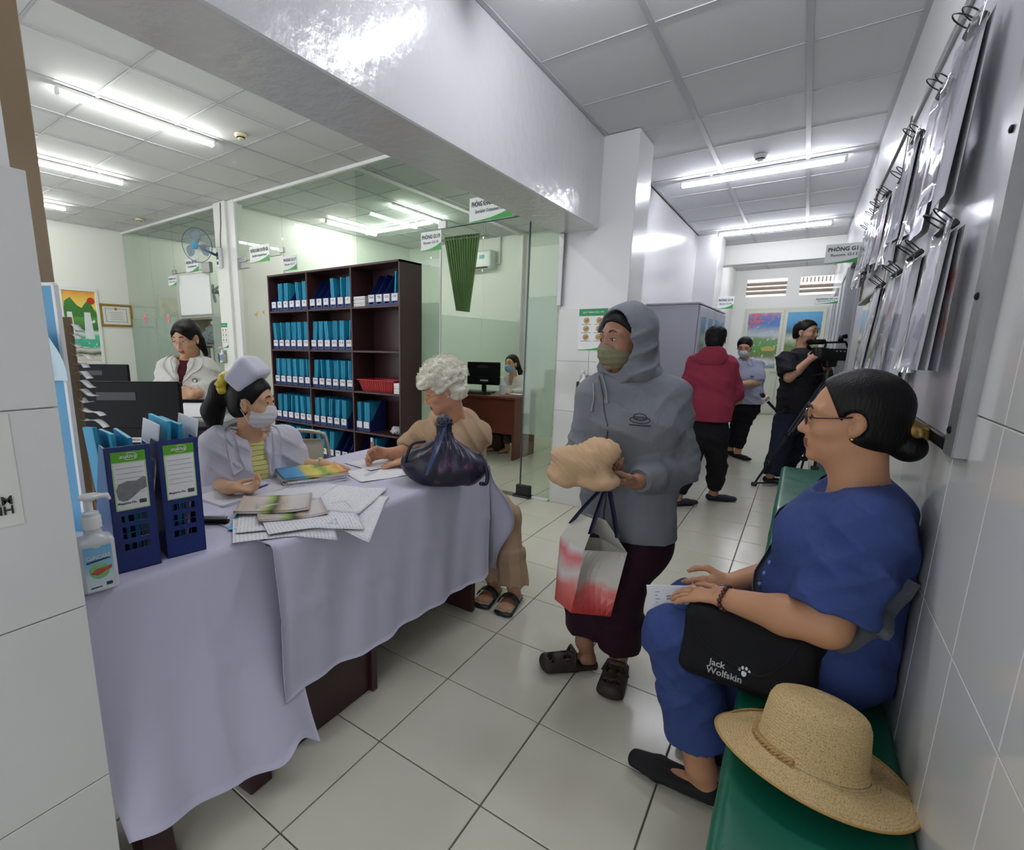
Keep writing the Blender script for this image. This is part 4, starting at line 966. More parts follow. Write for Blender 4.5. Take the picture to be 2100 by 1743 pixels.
b.add(r0+r1+r2+r3, [(3, 2, 1, 0)]+[(k, (k+1) % 4, 4+(k+1) % 4, 4+k) for k in range(4)]+[(4+k, 4+(k+1) % 4, 8+(k+1) % 4, 8+k) for k in range(4)]+[(8+k, 8+(k+1) % 4, 12+(k+1) % 4, 12+k) for k in range(4)]+[(12, 13, 14, 15)]); b.build('tub', M_red, t)
b = MB(); rr = bring(hi_[0]+0.008, hi_[1]+0.006, H_)
for k in range(4): b.obox((rr[k]+rr[(k+1) % 4])/2, (np.linalg.norm(rr[k]-rr[(k+1) % 4])/2+0.006, 0.009, 0.006), frame(Z3, rr[(k+1) % 4]-rr[k]), 0.003)
b.build('rim', M_red, t)
b = MB()
for k in range(15): xx = -0.195+0.028*k; b.tube([c+V(xx*0.98, -lo_[1]-0.002, 0.008), c+V(xx*1.12, -hi_[1]-0.001, H_-0.004)], 0.003, 5)
b.build('rib', M_red, t)
for k in range(2):
    t = thing('medicine_box', ('lower', 'upper')[k]+' narrow white box beside the red basket', 'box', (-3.075, BY0+0.05, SH[2]+0.052*k+0.0005)); MB().box((-3.115, BY0+0.01, SH[2]+0.001+0.052*k), (-3.045, BY0+0.13, SH[2]+0.050+0.052*k), 0.002).build('carton', M_white, t); MB().box((-3.1155, BY0+0.0095, SH[2]+0.02+0.052*k), (-3.0445, BY0+0.0105, SH[2]+0.022+0.052*k)).build('print_band', M_grey, t)
s = Sdf((-3.24, BY0-0.01, SH[1]-0.005), (-3.02, BY0+0.16, SH[1]+0.14), 0.004); s.ell((-3.12, BY0+0.07, SH[1]+0.045), (0.075, 0.05, 0.045), None).wrinkle(0.012, 28, 2); s.cut((0, 0, SH[1]+0.002), (0, 0, -1)).cut((-3.045, 0, 0), (1, 0, 0))
o = s.build('crumpled_bag', mat('spotted_bag', '#b9b9bd', 0.4, noise=(60, 0.6)), None); tag(o, 'crumpled grey-white bag on the fourth bookcase shelf', 'bag')

# ------------------------------------------------------------------ signs
def swoosh(c, ux, uz, hw, hh):
    return [(-hw, -hh), (hw, -hh), (hw, -hh+0.75*hh), (hw*0.5, -hh+0.42*hh), (0.0, -hh+0.2*hh), (-hw*0.5, -hh+0.1*hh), (-hw, -hh+0.06*hh)]
M_signw = mat('sign_white', '#dde0e0', 0.3); M_signg = mat('sign_green', '#2f9a45', 0.35); M_signt = mat('sign_text', '#24453f', 0.4)
def sign(c, ux, hw, hh, l1, l2, label, th=0.006, s1=0.36, s2=0.27, hang=None):
    c = np.asarray(c, float); ux = nrm(ux); t = thing('room_sign', label, 'sign', c); R = np.array([ux, Z3, np.cross(ux, Z3)]); n = R[2]
    pl_ = MB().obox(c, (hw, hh, th/2), R, 0.0012).build('board', M_signw, t)
    MB().prism(swoosh(c, ux, Z3, hw*0.99, hh*0.98), c+n*(th/2+0.0004), ux, Z3, 0.0008).build('green_wave', M_signg, pl_)
    text('lettering', l1, c+Z3*hh*0.42+n*(th/2+0.0004), ux, Z3, hh*s1*1.55, M_signt, pl_, width=hw*1.78, bold=0.035)
    text('lettering', l2, c-Z3*hh*0.16+n*(th/2+0.0004), ux, Z3, hh*s2*1.45, M_signt, pl_, width=hw*1.45, bold=0.015)
    if hang: 
        for k in hang: MB().tube([c+Z3*hh+ux*k*hw, c+Z3*(hh+0.16)+ux*k*hw], 0.003, 6).build('hanger', M_alu, t)
    return t
X3 = V(1, 0, 0)
sign((-2.29, YP-0.012, 2.475), X3, 0.215, 0.10, 'PHÒNG KHÁM CHUYÊN ĐỀ', 'Specialist Outpatient Room', 'white and green sign for the specialist outpatient room below the beam')
sign((-2.925, YP-0.012, 2.275), X3, 0.118, 0.085, 'PHÒNG G119', 'Room G119', 'white and green sign reading room G119')
sign((-5.59, YP-0.012, 2.42), X3, 0.205, 0.10, 'PHÒNG KHÁM CHUYÊN GIA', 'Specialist Outpatient Room', 'teal lettered specialist sign beside the fan column')
sign((-5.005, YP-0.012, 2.26), X3, 0.128, 0.082, 'PHÒNG G117', 'Room G117', 'small white and green sign reading room G117')
sign((-7.21, YP-0.012, 2.42), X3, 0.17, 0.095, 'PHÒNG CẤP CỨU', 'The resuscitation room', 'sign behind the wall fan on the far glass door')
sign((-7.81, YP-0.012, 2.245), X3, 0.118, 0.07, 'PHÒNG G115', 'Room G115', 'tiny room number sign at the far glass panes')
s1 = sign((0.155, 4.78, 2.003), X3, 0.118, 0.068, 'PHÒNG G112', 'Room G112', 'grey projecting sign reading room G112')
sign((0.14, 8.0, 1.91), X3, 0.117, 0.042, 'PHÒNG G114', 'Room G114', 'smaller projecting sign reading room G114 near the corridor end')
sign((-1.00, 8.3, 1.95), X3, 0.10, 0.085, 'PHÒNG G118', 'Room G118', 'greenish projecting sign reading room G118 past the cabinets')
def poster(c, ux, hw, hh, label, name='hygiene_poster'):
    c = np.asarray(c, float); ux = nrm(ux); n = np.cross(ux, Z3); t = thing(name, label, 'poster', c); R = np.array([ux, Z3, n]); p = MB().obox(c, (hw, hh, 0.001), R).build('sheet', M_signw, t)
    MB().obox(c+Z3*hh*0.83+n*0.0012, (hw, hh*0.17, 0.0006), R).build('header_band', mat('poster_green', '#1f8a55', 0.4), p); MB().prism(swoosh(c, ux, Z3, hw, hh*0.35), c-Z3*hh*0.65+n*0.001, ux, Z3, 0.0008).build('green_wave', M_signg, p)
    for i in range(3):
        for j in (-1, 1):
            q = c+ux*j*hw*0.45+Z3*hh*(0.44-0.40*i)+n*0.001; MB().lathe([(hw*0.22, 0), (hw*0.22, 0.0008)], q, frame(n), 16).build('icon_disc', mat('poster_tan', '#b79a66', 0.5), p); MB().obox(q+n*0.001+ux*hw*0.02, (hw*0.13, hw*0.05, 0.0004), np.array([nrm(ux+0.6*Z3), nrm(Z3-0.6*ux), n])).build('icon_hands', mat('poster_skin', '#8a6a4c', 0.5), p)
            MB().obox(q-Z3*hh*0.185+n*0.0003, (hw*0.34, hh*0.014, 0.0004), R).build('caption', M_grey, p)
    text('lettering', 'QUY TRÌNH RỬA TAY', c+Z3*hh*0.83+n*0.001, ux, Z3, hh*0.12, M_signw, p, width=hw*1.5)
    return t
poster((-1.355, 3.8715, 1.452), X3, 0.112, 0.158, 'hand hygiene poster on the tiled column')
q = atY(460, 688, 3.79); poster((q[0], 3.798, q[2]), X3, 0.075, 0.165, 'hand hygiene poster on the slim fan column')
# sanitizer holders on the columns
def holder(c, label):
    t = thing('sanitizer_holder', label, 'dispenser', c); c = np.asarray(c, float)
    MB().box(c+V(-0.05, -0.07, -0.09), c+V(0.05, 0.0, -0.085)).box(c+V(-0.05, -0.07, -0.09), c+V(-0.047, 0, 0.03)).box(c+V(0.047, -0.07, -0.09), c+V(0.05, 0, 0.03)).box(c+V(-0.05, -0.003, -0.09), c+V(0.05, 0, 0.08)).build('rack', M_alu, t)
    MB().lathe([(0.034, -0.083), (0.034, 0.03), (0.014, 0.055), (0.012, 0.085)], c+V(0, -0.037, 0), n=20).build('bottle', M_white, t, sharp=35); MB().lathe([(0.0345, -0.06), (0.0345, 0.015)], c+V(0, -0.037, 0), n=20, cap=False).build('bottle_label', mat('dispenser_blue', '#5f93b8', 0.4), t, smooth=True)
    MB().tube([c+V(0, -0.037, 0.085), c+V(0, -0.037, 0.11), c+V(0, -0.075, 0.115), c+V(0, -0.085, 0.10)], 0.007, 8).build('pump', M_white, t, smooth=True)
q = atY(460, 730, 3.79); holder((q[0], 3.799, q[2]), 'sanitizer bottle in a wire rack on the slim fan column')
q = atY(1199, 790, 3.86); holder((q[0], 3.873, q[2]), 'blue-labelled sanitizer bottle on the tiled column behind the hooded person')

# ------------------------------------------------------------------ wall fan
def fan(c, face, wall, label, r=0.20, detail=True):
    c = np.asarray(c, float); face = nrm(face); R = frame(face, V(0, 0, 1)); t = thing('wall_fan', label, 'fan', wall)
    M_fb = mat('fan_blue', '#2f86a8', 0.35); M_fg = mat('fan_navy', '#1f4a66', 0.4); M_blade = glass_mat('fan_blade_clear', '#d4dde6', opacity=0.25, body='#aab8c8')
    MB().tube([c+R.T@V(r*math.cos(a), r*math.sin(a), 0) for a in np.linspace(0, 2*math.pi, 40)[:-1]], 0.004, 6, closed=True).build('guard_ring', M_fg, t)
    b = MB()
    for k in range(48):
        a = 2*math.pi*k/48; d = R.T@V(math.cos(a), math.sin(a), 0)
        b.tube([c+d*0.045+face*0.055, c+d*r*0.6+face*0.045, c+d*r*0.92+face*0.02, c+d*r], 0.0009, 4); b.tube([c+d*0.045-face*0.055, c+d*r*0.6-face*0.045, c+d*r*0.92-face*0.02, c+d*r], 0.0009, 4)
    g_ = b.build('guard_wires', mat('fan_wire', '#9aa7b0', 0.4), t); g_['kind'] = 'stuff'
    MB().lathe([(0.048, 0.052), (0.046, 0.06), (0.03, 0.066), (0.001, 0.068)], c, R, 24).build('hub_cap', M_fb, t, sharp=40)
    for k in range(3):
        a0 = 2*math.pi*k/3; g = []
        for i in range(9):
            rr = 0.025+(r*0.86-0.025)*i/8; w_ = 0.35+0.42*math.sin(math.pi*min(1, i/8*0.85+0.1))
            g.append([c+R.T@V(rr*math.cos(a0+w_*(j/6-0.5)*1.6), rr*math.sin(a0+w_*(j/6-0.5)*1.6), 0.018*(j/6-0.5)*2) for j in range(7)])
        MB().sheet(np.array(g), 0.002).build('blade', M_blade, t, smooth=True)
    MB().lathe([(0.045, -0.14), (0.055, -0.10), (0.055, -0.05), (0.03, -0.02)], c, R, 20).build('motor', M_white, t, sharp=40)
    w_ = np.asarray(wall, float); 
    MB().tube([c-face*0.11, c-face*0.13-Z3*0.05, w_+V(0, -0.05, 0.02)], 0.016, 10).build('arm', M_fg, t, smooth=True)
    s = Sdf(w_-V(0.09, 0.1, 0.18), w_+V(0.09, 0.03, 0.18), 0.005); s.rbox(w_+V(0, -0.03, 0), (0.038, 0.03, 0.13), None, 0.025); s.build('control_box', M_white, t)
    MB().ball(w_+V(0, -0.062, -0.07), (0.016, 0.010, 0.022), 12).build('speed_knob', M_fg, t, smooth=True); MB().obox(w_+V(0, -0.061, 0.02), (0.020, 0.002, 0.045), None, 0.001).build('control_panel', M_fg, t)
    return t
q = atY(404, 503, 3.52)
fan(q, nrm(V(0.45, -0.85, -0.18)), (-6.34, 3.80, 2.43), 'clear-bladed wall fan with blue hub on the slim column', 0.205)
MB().tube(spline([(-6.34, 3.795, 2.56), (-6.33, 3.795, 2.70), (-6.30, 3.795, 2.85), (-6.28, 3.795, 3.10)], 6), 0.005, 6).build('power_cable', M_black, bpy.data.objects['wall_fan'])
q = atY(437, 598, 4.6)
t = thing('wall_fan', 'second grey fan seen through the glass behind the slim column', 'fan', (q[0], 4.6, q[2]))
for k in range(3):
    a0 = 2*math.pi*k/3+0.4; d = V(math.cos(a0)*0.6, 0.2, math.sin(a0)); MB().ball(q+d*0.10, (0.05, 0.008, 0.085), 12, R=frame(d, V(1, 0, 0))).build('blade', mat('fan_grey', '#5f7480', 0.4), t, smooth=True)
MB().lathe([(0.035, -0.02), (0.04, 0.03), (0.03, 0.08)], q, frame(V(0.3, 1, 0)), 16).build('motor', M_dark, t); MB().tube([q+V(0.02, 0.08, 0), q+V(0.05, 0.12, -0.2), q+V(0.0, 0.12, -0.3)], 0.012, 8).build('arm', M_dark, t)

# ------------------------------------------------------------------ pictures on the cream wall
def framed(x, y0, y1, z0, z1, m_pic, m_fr, fw, label, name, cat='picture', passe=None):
    c = V(x+0.012, (y0+y1)/2, (z0+z1)/2); t = thing(name, label, cat, c)
    for lo, hi in (((y0, z0), (y1, z0+fw)), ((y0, z1-fw), (y1, z1)), ((y0, z0+fw), (y0+fw, z1-fw)), ((y1-fw, z0+fw), (y1, z1-fw))): MB().box((x+0.001, lo[0], lo[1]), (x+0.028, hi[0], hi[1]), 0.004).build('frame_bar', m_fr, t)
    MB().box((x+0.002, y0+fw, z0+fw), (x+0.012, y1-fw, z1-fw)).build('picture_sheet', m_pic, t); return t
P_fall = pic_mat('waterfall_print', [(0.0, '#cfc6b4'), (0.08, '#d8d2c6'), (0.12, '#3b4a34'), (0.17, '#d6cfc6'), (0.22, '#3fae8c'), (0.36, '#57b894'), (0.40, '#dfe3e2'), (0.46, '#3d6a3c'), (0.62, '#5c9a48'), (0.70, '#3f7a3a'), (0.76, '#e6d27c'), (0.88, '#e9c45a'), (1.0, '#d9893a')], 5, 0.35, 2, -0.55, 0.55, patch=(9, '#dfe4e6', 0.34))
t = framed(XB, 2.86, 3.40, 0.98, 2.17, P_fall, M_signw, 0.045, 'tall waterfall landscape picture with a red sun on the cream wall', 'wall_picture')
MB().lathe([(0.055, 0.0), (0.055, 0.001)], (XB+0.0125, 3.29, 1.98), frame(V(1, 0, 0)), 20).build('sun_print', mat('sun_red', '#b8321f', 0.4), t)
for yy, w_ in ((2.98, 0.055), (3.22, 0.07)): MB().prism([(-w_*0.6, 0.0), (w_*0.6, 0.0), (w_, -0.42), (-w_*0.9, -0.42)], (XB+0.0125, yy, 1.80), V(0, 1, 0), Z3, 0.001).build('waterfall_print', mat('fall_white', '#d5dcdf', 0.4, noise=(20, 0.1)), t)
for pts in ([(-0.24, 1.62), (-0.20, 1.84), (-0.12, 1.90), (-0.04, 1.78), (0.02, 1.74), (0.10, 1.85), (0.16, 1.80), (0.22, 1.66), (0.22, 1.60), (-0.24, 1.60)],): MB().prism([(a, b_-1.575) for a, b_ in pts], (XB+0.0122, 3.13, 1.70), V(0, 1, 0), V(0, 0, 0.62), 0.0008).build('mountain_print', mat('mountain_green', '#3f7a35', 0.4, noise=(25, 0.4)), t)
M_gold = mat('gold_frame', '#a07f34', 0.35, metal=0.5, noise=(60, 0.25))
P_cert = print_mat('certificate_print', '#cfd0c8', '#6d6d72', 0.03, 40, 0.5, axis=0)
t = framed(XB, 3.40, 3.885, 1.59, 1.955, M_signw, M_gold, 0.035, 'gold-framed certificate next to the waterfall picture', 'certificate_frame')
MB().box((XB+0.0125, 3.48, 1.665), (XB+0.014, 3.805, 1.885)).build('certificate_border', mat('cert_blue', '#6f7f96', 0.5), t); MB().box((XB+0.0142, 3.488, 1.673), (XB+0.0148, 3.797, 1.877)).build('certificate_sheet', mat('cert_paper', '#d8d9d0', 0.5), t)
for k in range(5): MB().box((XB+0.015, 3.54+0.02*(k % 2), 1.705+0.027*k), (XB+0.0154, 3.745-0.02*(k % 2), 1.711+0.027*k)).build('print_line', M_grey, t)
MB().lathe([(0.022, 0), (0.022, 0.002)], (XB+0.0152, 3.64, 1.875), frame(V(1, 0, 0)), 14).build('emblem', M_gold, t)
# landscape posters on the double door
P_spring = pic_mat('spring_print', [(0.0, '#5f7f96'), (0.12, '#c9d2d3'), (0.22, '#6a7a44'), (0.38, '#4f9a4c'), (0.52, '#6f8f5a'), (0.60, '#b9c2c8'), (0.72, '#7f94ad'), (0.80, '#3f6fb4'), (0.92, '#5a6fb0'), (1.0, '#c9939c')], 9, 0.5, 2, -0.54, 0.54, patch=(16, '#dfe0da', 0.36))
P_lake = pic_mat('lake_print', [(0.0, '#4a5f3a'), (0.2, '#8a9a4a'), (0.4, '#5c7a48'), (0.55, '#b8c0a8'), (0.66, '#3d6a78'), (0.8, '#3f8fc0'), (1.0, '#5aa3c8')], 8, 0.5, 2, -0.54, 0.54, patch=(14, '#d6d8cf', 0.33))
for x0, x1, m_, lb in ((-0.99, -0.455, P_spring, 'spring landscape poster with pink blossom on the left door leaf'), (-0.345, 0.19, P_lake, 'blue sky landscape poster on the door leaf behind the cameraman')):
    c = V((x0+x1)/2, YE-0.052, 1.46); t = thing('landscape_poster', lb, 'poster', c); MB().box((x0, YE-0.0535, 0.925), (x1, YE-0.0505, 1.995)).build('print_sheet', m_, t)
    for lo, hi in (((x0-0.012, 0.913), (x1+0.012, 0.925)), ((x0-0.012, 1.995), (x1+0.012, 2.007)), ((x0-0.012, 0.925), (x0, 1.995)), ((x1, 0.925), (x1+0.012, 1.995))): MB().box((lo[0], YE-0.058, lo[1]), (hi[0], YE-0.0505, hi[1])).build('frame_bar', MATS['door_cream'], t)
    if m_ is P_spring:
        rnd = random.Random(3); b = MB()
        for k in range(46): a = rnd.random(); b.ball((x0+0.02+0.42*a*rnd.random()+0.02, YE-0.0545, 1.97-0.30*rnd.random()*(1-a*0.6)), (0.022, 0.001, 0.016), 6)
        o_ = b.build('blossom_print', mat('blossom_pink', '#c9616c', 0.5), t); o_['kind'] = 'stuff'
        MB().prism([(-0.1, 0), (0.1, 0), (0.12, 0.06), (0.0, 0.10), (-0.13, 0.06)], (-0.60, YE-0.0548, 1.26), V(1, 0, 0), Z3, 0.001).build('pavilion_print', mat('pavilion_yellow', '#b8a45a', 0.5), t)
# ------------------------------------------------------------------ desk behind the counter, monitors, printer
M_desk = mat('brown_desk', '#6b4232', 0.4, noise=(4, 0.2))
def desk(x0, x1, y0, y1, z, label, m=M_desk, modesty=None):
    t = thing('desk', label, 'desk', ((x0+x1)/2, (y0+y1)/2, 0)); MB().box((x0, y0, z-0.03), (x1, y1, z), 0.004).build('desktop', m, t)
    for nm, lo, hi in (('side_panel', (x0+0.01, y0+0.02, 0), (x0+0.035, y1-0.02, z-0.03)), ('side_panel', (x1-0.035, y0+0.02, 0), (x1-0.01, y1-0.02, z-0.03))): MB().box(lo, hi, 0.002).build(nm, m, t)
    if modesty: MB().box((x0+0.035, y0+0.05, modesty), (x1-0.035, y0+0.07, z-0.03), 0.002).build('modesty_panel', m, t)
    return t
desk(-3.00, -2.25, 0.60, 1.52, 0.74, 'brown desk with the monitors behind the reception table')
def monitor(c, n, w, h, label, back=True, tilt=0.0, foot=0.75):
    """c: centre of the panel, n: direction the side we see faces"""
    c = np.asarray(c, float); n = nrm(n); ux = nrm(np.cross(Z3, n)); up = np.cross(n, ux); R = np.array([ux, up, n]); t = thing('monitor', label, 'monitor', (c[0], c[1], foot))
    MB().obox(c, (w/2, h/2, 0.014), R, 0.006).build('housing', M_dark, t)
    if back:
        MB().obox(c+n*0.016-up*h*0.30, (w*0.34, h*0.16, 0.004), R, 0.004).build('rear_cover', M_dark, t); MB().obox(c+n*0.0145+up*h*0.30-ux*w*0.02, (w*0.16, h*0.055, 0.0015), R).build('name_plate', mat('plate_grey', '#2a2d30', 0.4), t)
        MB().obox(c+n*0.031-up*h*0.30+ux*w*0.05, (w*0.12, h*0.035, 0.0008), R).build('sticker', M_paper, t); text('print', 'BECAREFULTECH', c+n*0.032-up*h*0.30+ux*w*0.05, ux, up, 0.012, M_ink, t, width=w*0.20)
    else: MB().obox(c+n*0.0142, (w/2-0.012, h/2-0.012, 0.0006), R).build('screen', M_black, t)
    b = V(c[0], c[1], foot)-n*0.03
    MB().obox((c-up*h*0.3-n*0.02+b+Z3*0.01)/2, (0.03, 0.012, max(0.03, (c[2]-h*0.3-foot)/2)), np.array([ux, n, Z3]), 0.004).build('stand', M_black, t); MB().obox(b+Z3*0.007, (0.12, 0.09, 0.006), np.array([ux, n, Z3]), 0.005).build('foot', M_black, t)
    return t
q = at(252, 856, 2.30)
monitor(q, nrm(V(0.62, -0.78, 0.0)), 0.56, 0.34, 'large black monitor seen from behind, in front of the doctor', foot=0.741)
q = at(195, 790, 3.55); monitor(q, nrm(V(0.62, -0.78, 0.0)), 0.50, 0.30, 'farther black monitor peeping out above the large one', foot=0.741)
desk(-4.25, -3.52, 0.9, 1.9, 0.74, 'second brown desk farther back in the side room')
# printer
q = at(410, 872, 2.62); t = thing('printer', 'grey and white office printer with paper on its tray beside the nurse', 'printer', (q[0], q[1], 0.74)); Rp = np.array([nrm(V(0.78, 0.62, 0)), nrm(V(0.62, -0.78, 0))*-1, Z3]); Rp = np.array([Rp[0], np.cross(Z3, Rp[0]), Z3]); c = V(q[0], q[1], 0.741)
M_pr = mat('printer_grey', '#63666b', 0.4)
MB().obox(c+Z3*0.08, (0.20, 0.17, 0.08), Rp, 0.015).build('body', M_pr, t); MB().obox(c+Z3*0.185, (0.205, 0.175, 0.022), Rp, 0.012).build('top_cover', mat('printer_light', '#a9acae', 0.35), t)
MB().obox(c+Z3*0.06-Rp[1]*0.172, (0.15, 0.004, 0.035), Rp, 0.002).build('drawer_front', mat('printer_dark', '#4a4d52', 0.4), t); MB().lathe([(0.012, 0), (0.012, 0.004)], c+Z3*0.105-Rp[1]*0.172+Rp[0]*0.1, frame(-Rp[1]), 14).build('button', M_black, t)
MB().obox(c+Z3*0.235-Rp[1]*0.02, (0.11, 0.10, 0.003), np.array([Rp[0], nrm(Rp[1]+0.25*Z3), np.cross(Rp[0], nrm(Rp[1]+0.25*Z3))])).build('paper_sheet', M_paper, t); MB().obox(c+Z3*0.268+Rp[1]*0.09, (0.16, 0.012, 0.012), Rp, 0.003).build('rear_tray_edge', M_dark, t)
MB().obox(c+Z3*0.232+Rp[1]*0.10, (0.15, 0.004, 0.035), Rp, 0.002).build('rear_tray', M_white, t)
MB().obox(c+Z3*0.13-Rp[0]*0.21, (0.012, 0.17, 0.13), Rp, 0.006).build('side_cheek', M_white, t)

# pinboards on the counter next to the pillar
M_lblue = mat('sky_blue_board', '#4f96bf', 0.45, noise=(2, 0.05)); M_cardb = mat('cardboard', '#a58560', 0.8)
q0 = at(114, 583, 1.42); q1 = at(155, 935, 1.42); d = nrm(V(-0.85, -0.53, 0))
t = thing('display_board', 'sky blue display board with white edge standing behind the tiled pillar', 'board', (q0[0], q0[1], ZT_)); up = V(0, 0, 1)
w_ = 0.30; zt = q0[2]; c = V(q0[0], q0[1], 0)+d*w_/2; R = np.array([d, Z3, np.cross(d, Z3)])
MB().obox(V(c[0], c[1], (zt+ZT_)/2), (w_/2-0.008, (zt-ZT_)/2, 0.006), R).build('panel', M_lblue, t)
for a, hw, hh, zc in ((0.004, 0.006, (zt-ZT_)/2, (zt+ZT_)/2),): MB().obox(V(q0[0], q0[1], zc)+d*a, (hw, hh, 0.008), R, 0.002).build('edge_strip', M_white, t)
MB().obox(V(c[0], c[1], zt), (w_/2, 0.005, 0.008), R, 0.002).build('edge_strip', M_white, t)
q2 = at(146, 650, 1.62); t = thing('pinboard', 'tan cardboard pinboard with a fringe of clipped slips behind the blue board', 'board', (q2[0], q2[1], ZT_)); c = V(q2[0], q2[1], 0)+d*0.12
MB().obox(V(c[0], c[1], (q2[2]+ZT_)/2), (0.12, (q2[2]-ZT_)/2, 0.005), R, 0.002).build('panel', M_cardb, t)
for k in range(11):
    z = at(150, 668+k*19, 1.62)[2]; o_ = V(q2[0], q2[1], z); L = 0.035+0.02*((k*5) % 4)/3+(0.03 if k > 8 else 0); g = np.array([[o_-d*(L*i/6-0.01)+Z3*(-0.35*L*(i/6)**2+0.006*math.sin(k+i))+np.cross(d, Z3)*(0.008+0.03*(j-0.5)) for j in (0, 1)] for i in range(7)])
    MB().sheet(g, 0.0008).build('paper_slip', M_paper, t, smooth=True)
q3 = at(108, 730, 1.36); g = np.array([[q3+V(0, 0, 0)-d*(0.03*math.sin(math.pi*0.8*i/9)-0.02)+Z3*(0.06-0.13*i/9)+np.cross(d, Z3)*(0.012+0.03*(i/9)**2)+d*0.04*j for j in range(4)] for i in range(10)])
o = MB().sheet(g, 0.0008).build('curled_sheet', mat('pale_blue_sheet', '#b9d0d8', 0.6), None, smooth=True); tag(o, 'pale curled sheet hanging at the edge of the tiled pillar', 'paper')
# notice on the pillar
t = thing('notice_sheet', 'white printed notice stuck on the tiled pillar', 'notice', (-1.12, 0.20, 1.0)); q = atX(0, 1000, -1.1165)
y1_ = atX(40, 1000, -1.1165)[1]; z0_ = atX(40, 1075, -1.1165)[2]; z1_ = atX(5, 850, -1.1165)[2]; p_ = MB().box((-1.1168, y1_-0.30, z0_), (-1.1160, y1_, z1_)).build('sheet', mat('notice_paper', '#d6d6cf', 0.6), t)
for k, tx in enumerate(('PHÒNG TIÊM', 'CHỦNG BỆNH')): 
    zc = atX(15, (1027, 1047)[k], -1.116)[2]; text('lettering', ('BẢO HIỂM', 'NGÀNH')[k], (-1.1158, y1_-0.012, zc), V(0, 1, 0), Z3, 0.022, M_ink, p_, align='RIGHT', bold=0.02)
# folding chair behind the nurse
def steel_chair(c, ang, label, m_pad, z=0.45):
    t = thing('folding_chair', label, 'chair', c); c = np.asarray(c, float); f = V(math.cos(ang), math.sin(ang), 0); s_ = V(-f[1], f[0], 0)
    M_tube = mat('chrome_tube', '#b9b6aa', 0.25, metal=0.7)
    MB().tube(spline([c-s_*0.20+f*0.22, c-s_*0.20-f*0.10+Z3*0.44, c-s_*0.20-f*0.20+Z3*0.80, c-s_*0.14-f*0.22+Z3*0.87, c+s_*0.14-f*0.22+Z3*0.87, c+s_*0.20-f*0.20+Z3*0.80, c+s_*0.20-f*0.10+Z3*0.44, c+s_*0.20+f*0.22], 6), 0.011, 8).build('back_frame', M_tube, t, smooth=True)
    for s2 in (-1, 1): MB().tube([c+s_*s2*0.18-f*0.22, c+s_*s2*0.18+f*0.18+Z3*0.44], 0.011, 8).build('leg', M_tube, t)
    s = Sdf(c+V(-0.3, -0.3, z-0.04), c+V(0.3, 0.3, z+0.03), 0.008); s.rbox(c+Z3*z, (0.19, 0.19, 0.018), np.array([s_, f, Z3]), 0.015); s.build('seat', m_pad, t)
    g = np.array([[c+s_*(0.36*(i/10-0.5))+Z3*(0.66+0.17*j/5-(0.05*(1-j/5))*(2*abs(i/10-0.5))**0*math.cos((i/10-0.5)*3)*0.5)-f*(0.20+0.015*math.cos((i/10-0.5)*3)) for j in range(6)] for i in range(11)])
    MB().sheet(g, 0.012).build('backrest', m_pad, t, smooth=True); return t
q = at(618, 940, 2.78); steel_chair((q[0], q[1], 0), 2.2, 'folding chair with cream painted back between the nurse and the bookcase', mat('cream_chair_paint', '#b9b5a0', 0.4))

# ------------------------------------------------------------------ consulting room behind the glass door
desk(-3.62, -2.60, 5.02, 5.62, 0.745, 'reddish brown desk in the room behind the glass door', mat('red_brown_desk', '#6a3527', 0.35, noise=(4, 0.2)), modesty=0.30)
q = atY(990, 772, 5.28); monitor((q[0], 5.30, 0.985), V(0.12, -1, 0), 0.44, 0.28, 'black monitor on the reddish brown desk', foot=0.746)
c = V(-2.86, 5.20, 0.746); t = thing('sanitizer_bottle', 'clear pump bottle on the reddish brown desk', 'bottle', c); MB().lathe([(0.04, 0), (0.042, 0.02), (0.042, 0.12), (0.02, 0.15), (0.018, 0.17)], c, n=18).build('bottle_body', M_bot, t, sharp=35); MB().tube([c+Z3*0.17, c+Z3*0.205, c+V(-0.03, -0.02, 0.21)], 0.008, 8).build('pump', M_white, t)
t = thing('notepad', 'notepad at the desk edge before the masked doctor', 'notepad', (-2.72, 5.22, 0.746)); MB().box((-2.80, 5.14, 0.747), (-2.64, 5.34, 0.76), 0.003).build('pages', M_paper, t); MB().box((-2.801, 5.139, 0.7605), (-2.639, 5.17, 0.764)).build('binding', M_dark, t)
t = thing('keyboard', 'dark keyboard before the monitor on the reddish brown desk', 'keyboard', (-3.2, 5.14, 0.746)); MB().box((-3.40, 5.08, 0.747), (-3.02, 5.20, 0.763), 0.004).build('case', M_black, t)
for k in range(4): MB().box((-3.385, 5.09+0.027*k, 0.7635), (-3.035, 5.112+0.027*k, 0.769), 0.002).build('key_row', M_dark, t)
t = thing('shoulder_bag', 'brown bag standing under the reddish brown desk', 'bag', (-3.1, 5.45, 0)); s = Sdf((-3.32, 5.3, -0.01), (-2.9, 5.6, 0.36), 0.01); s.rbox((-3.1, 5.45, 0.13), (0.15, 0.09, 0.12), None, 0.05).wrinkle(0.01, 12, 1); s.cut((0, 0, 0.004), (0, 0, -1)); s.build('bag_body', mat('brown_leather', '#4a2f26', 0.5), t); MB().tube([(-3.2, 5.45, 0.2), (-3.17, 5.45, 0.33), (-3.03, 5.45, 0.33), (-3.0, 5.45, 0.2)], 0.01, 8).build('handle', mat('brown_leather', '#4a2f26', 0.5), t)
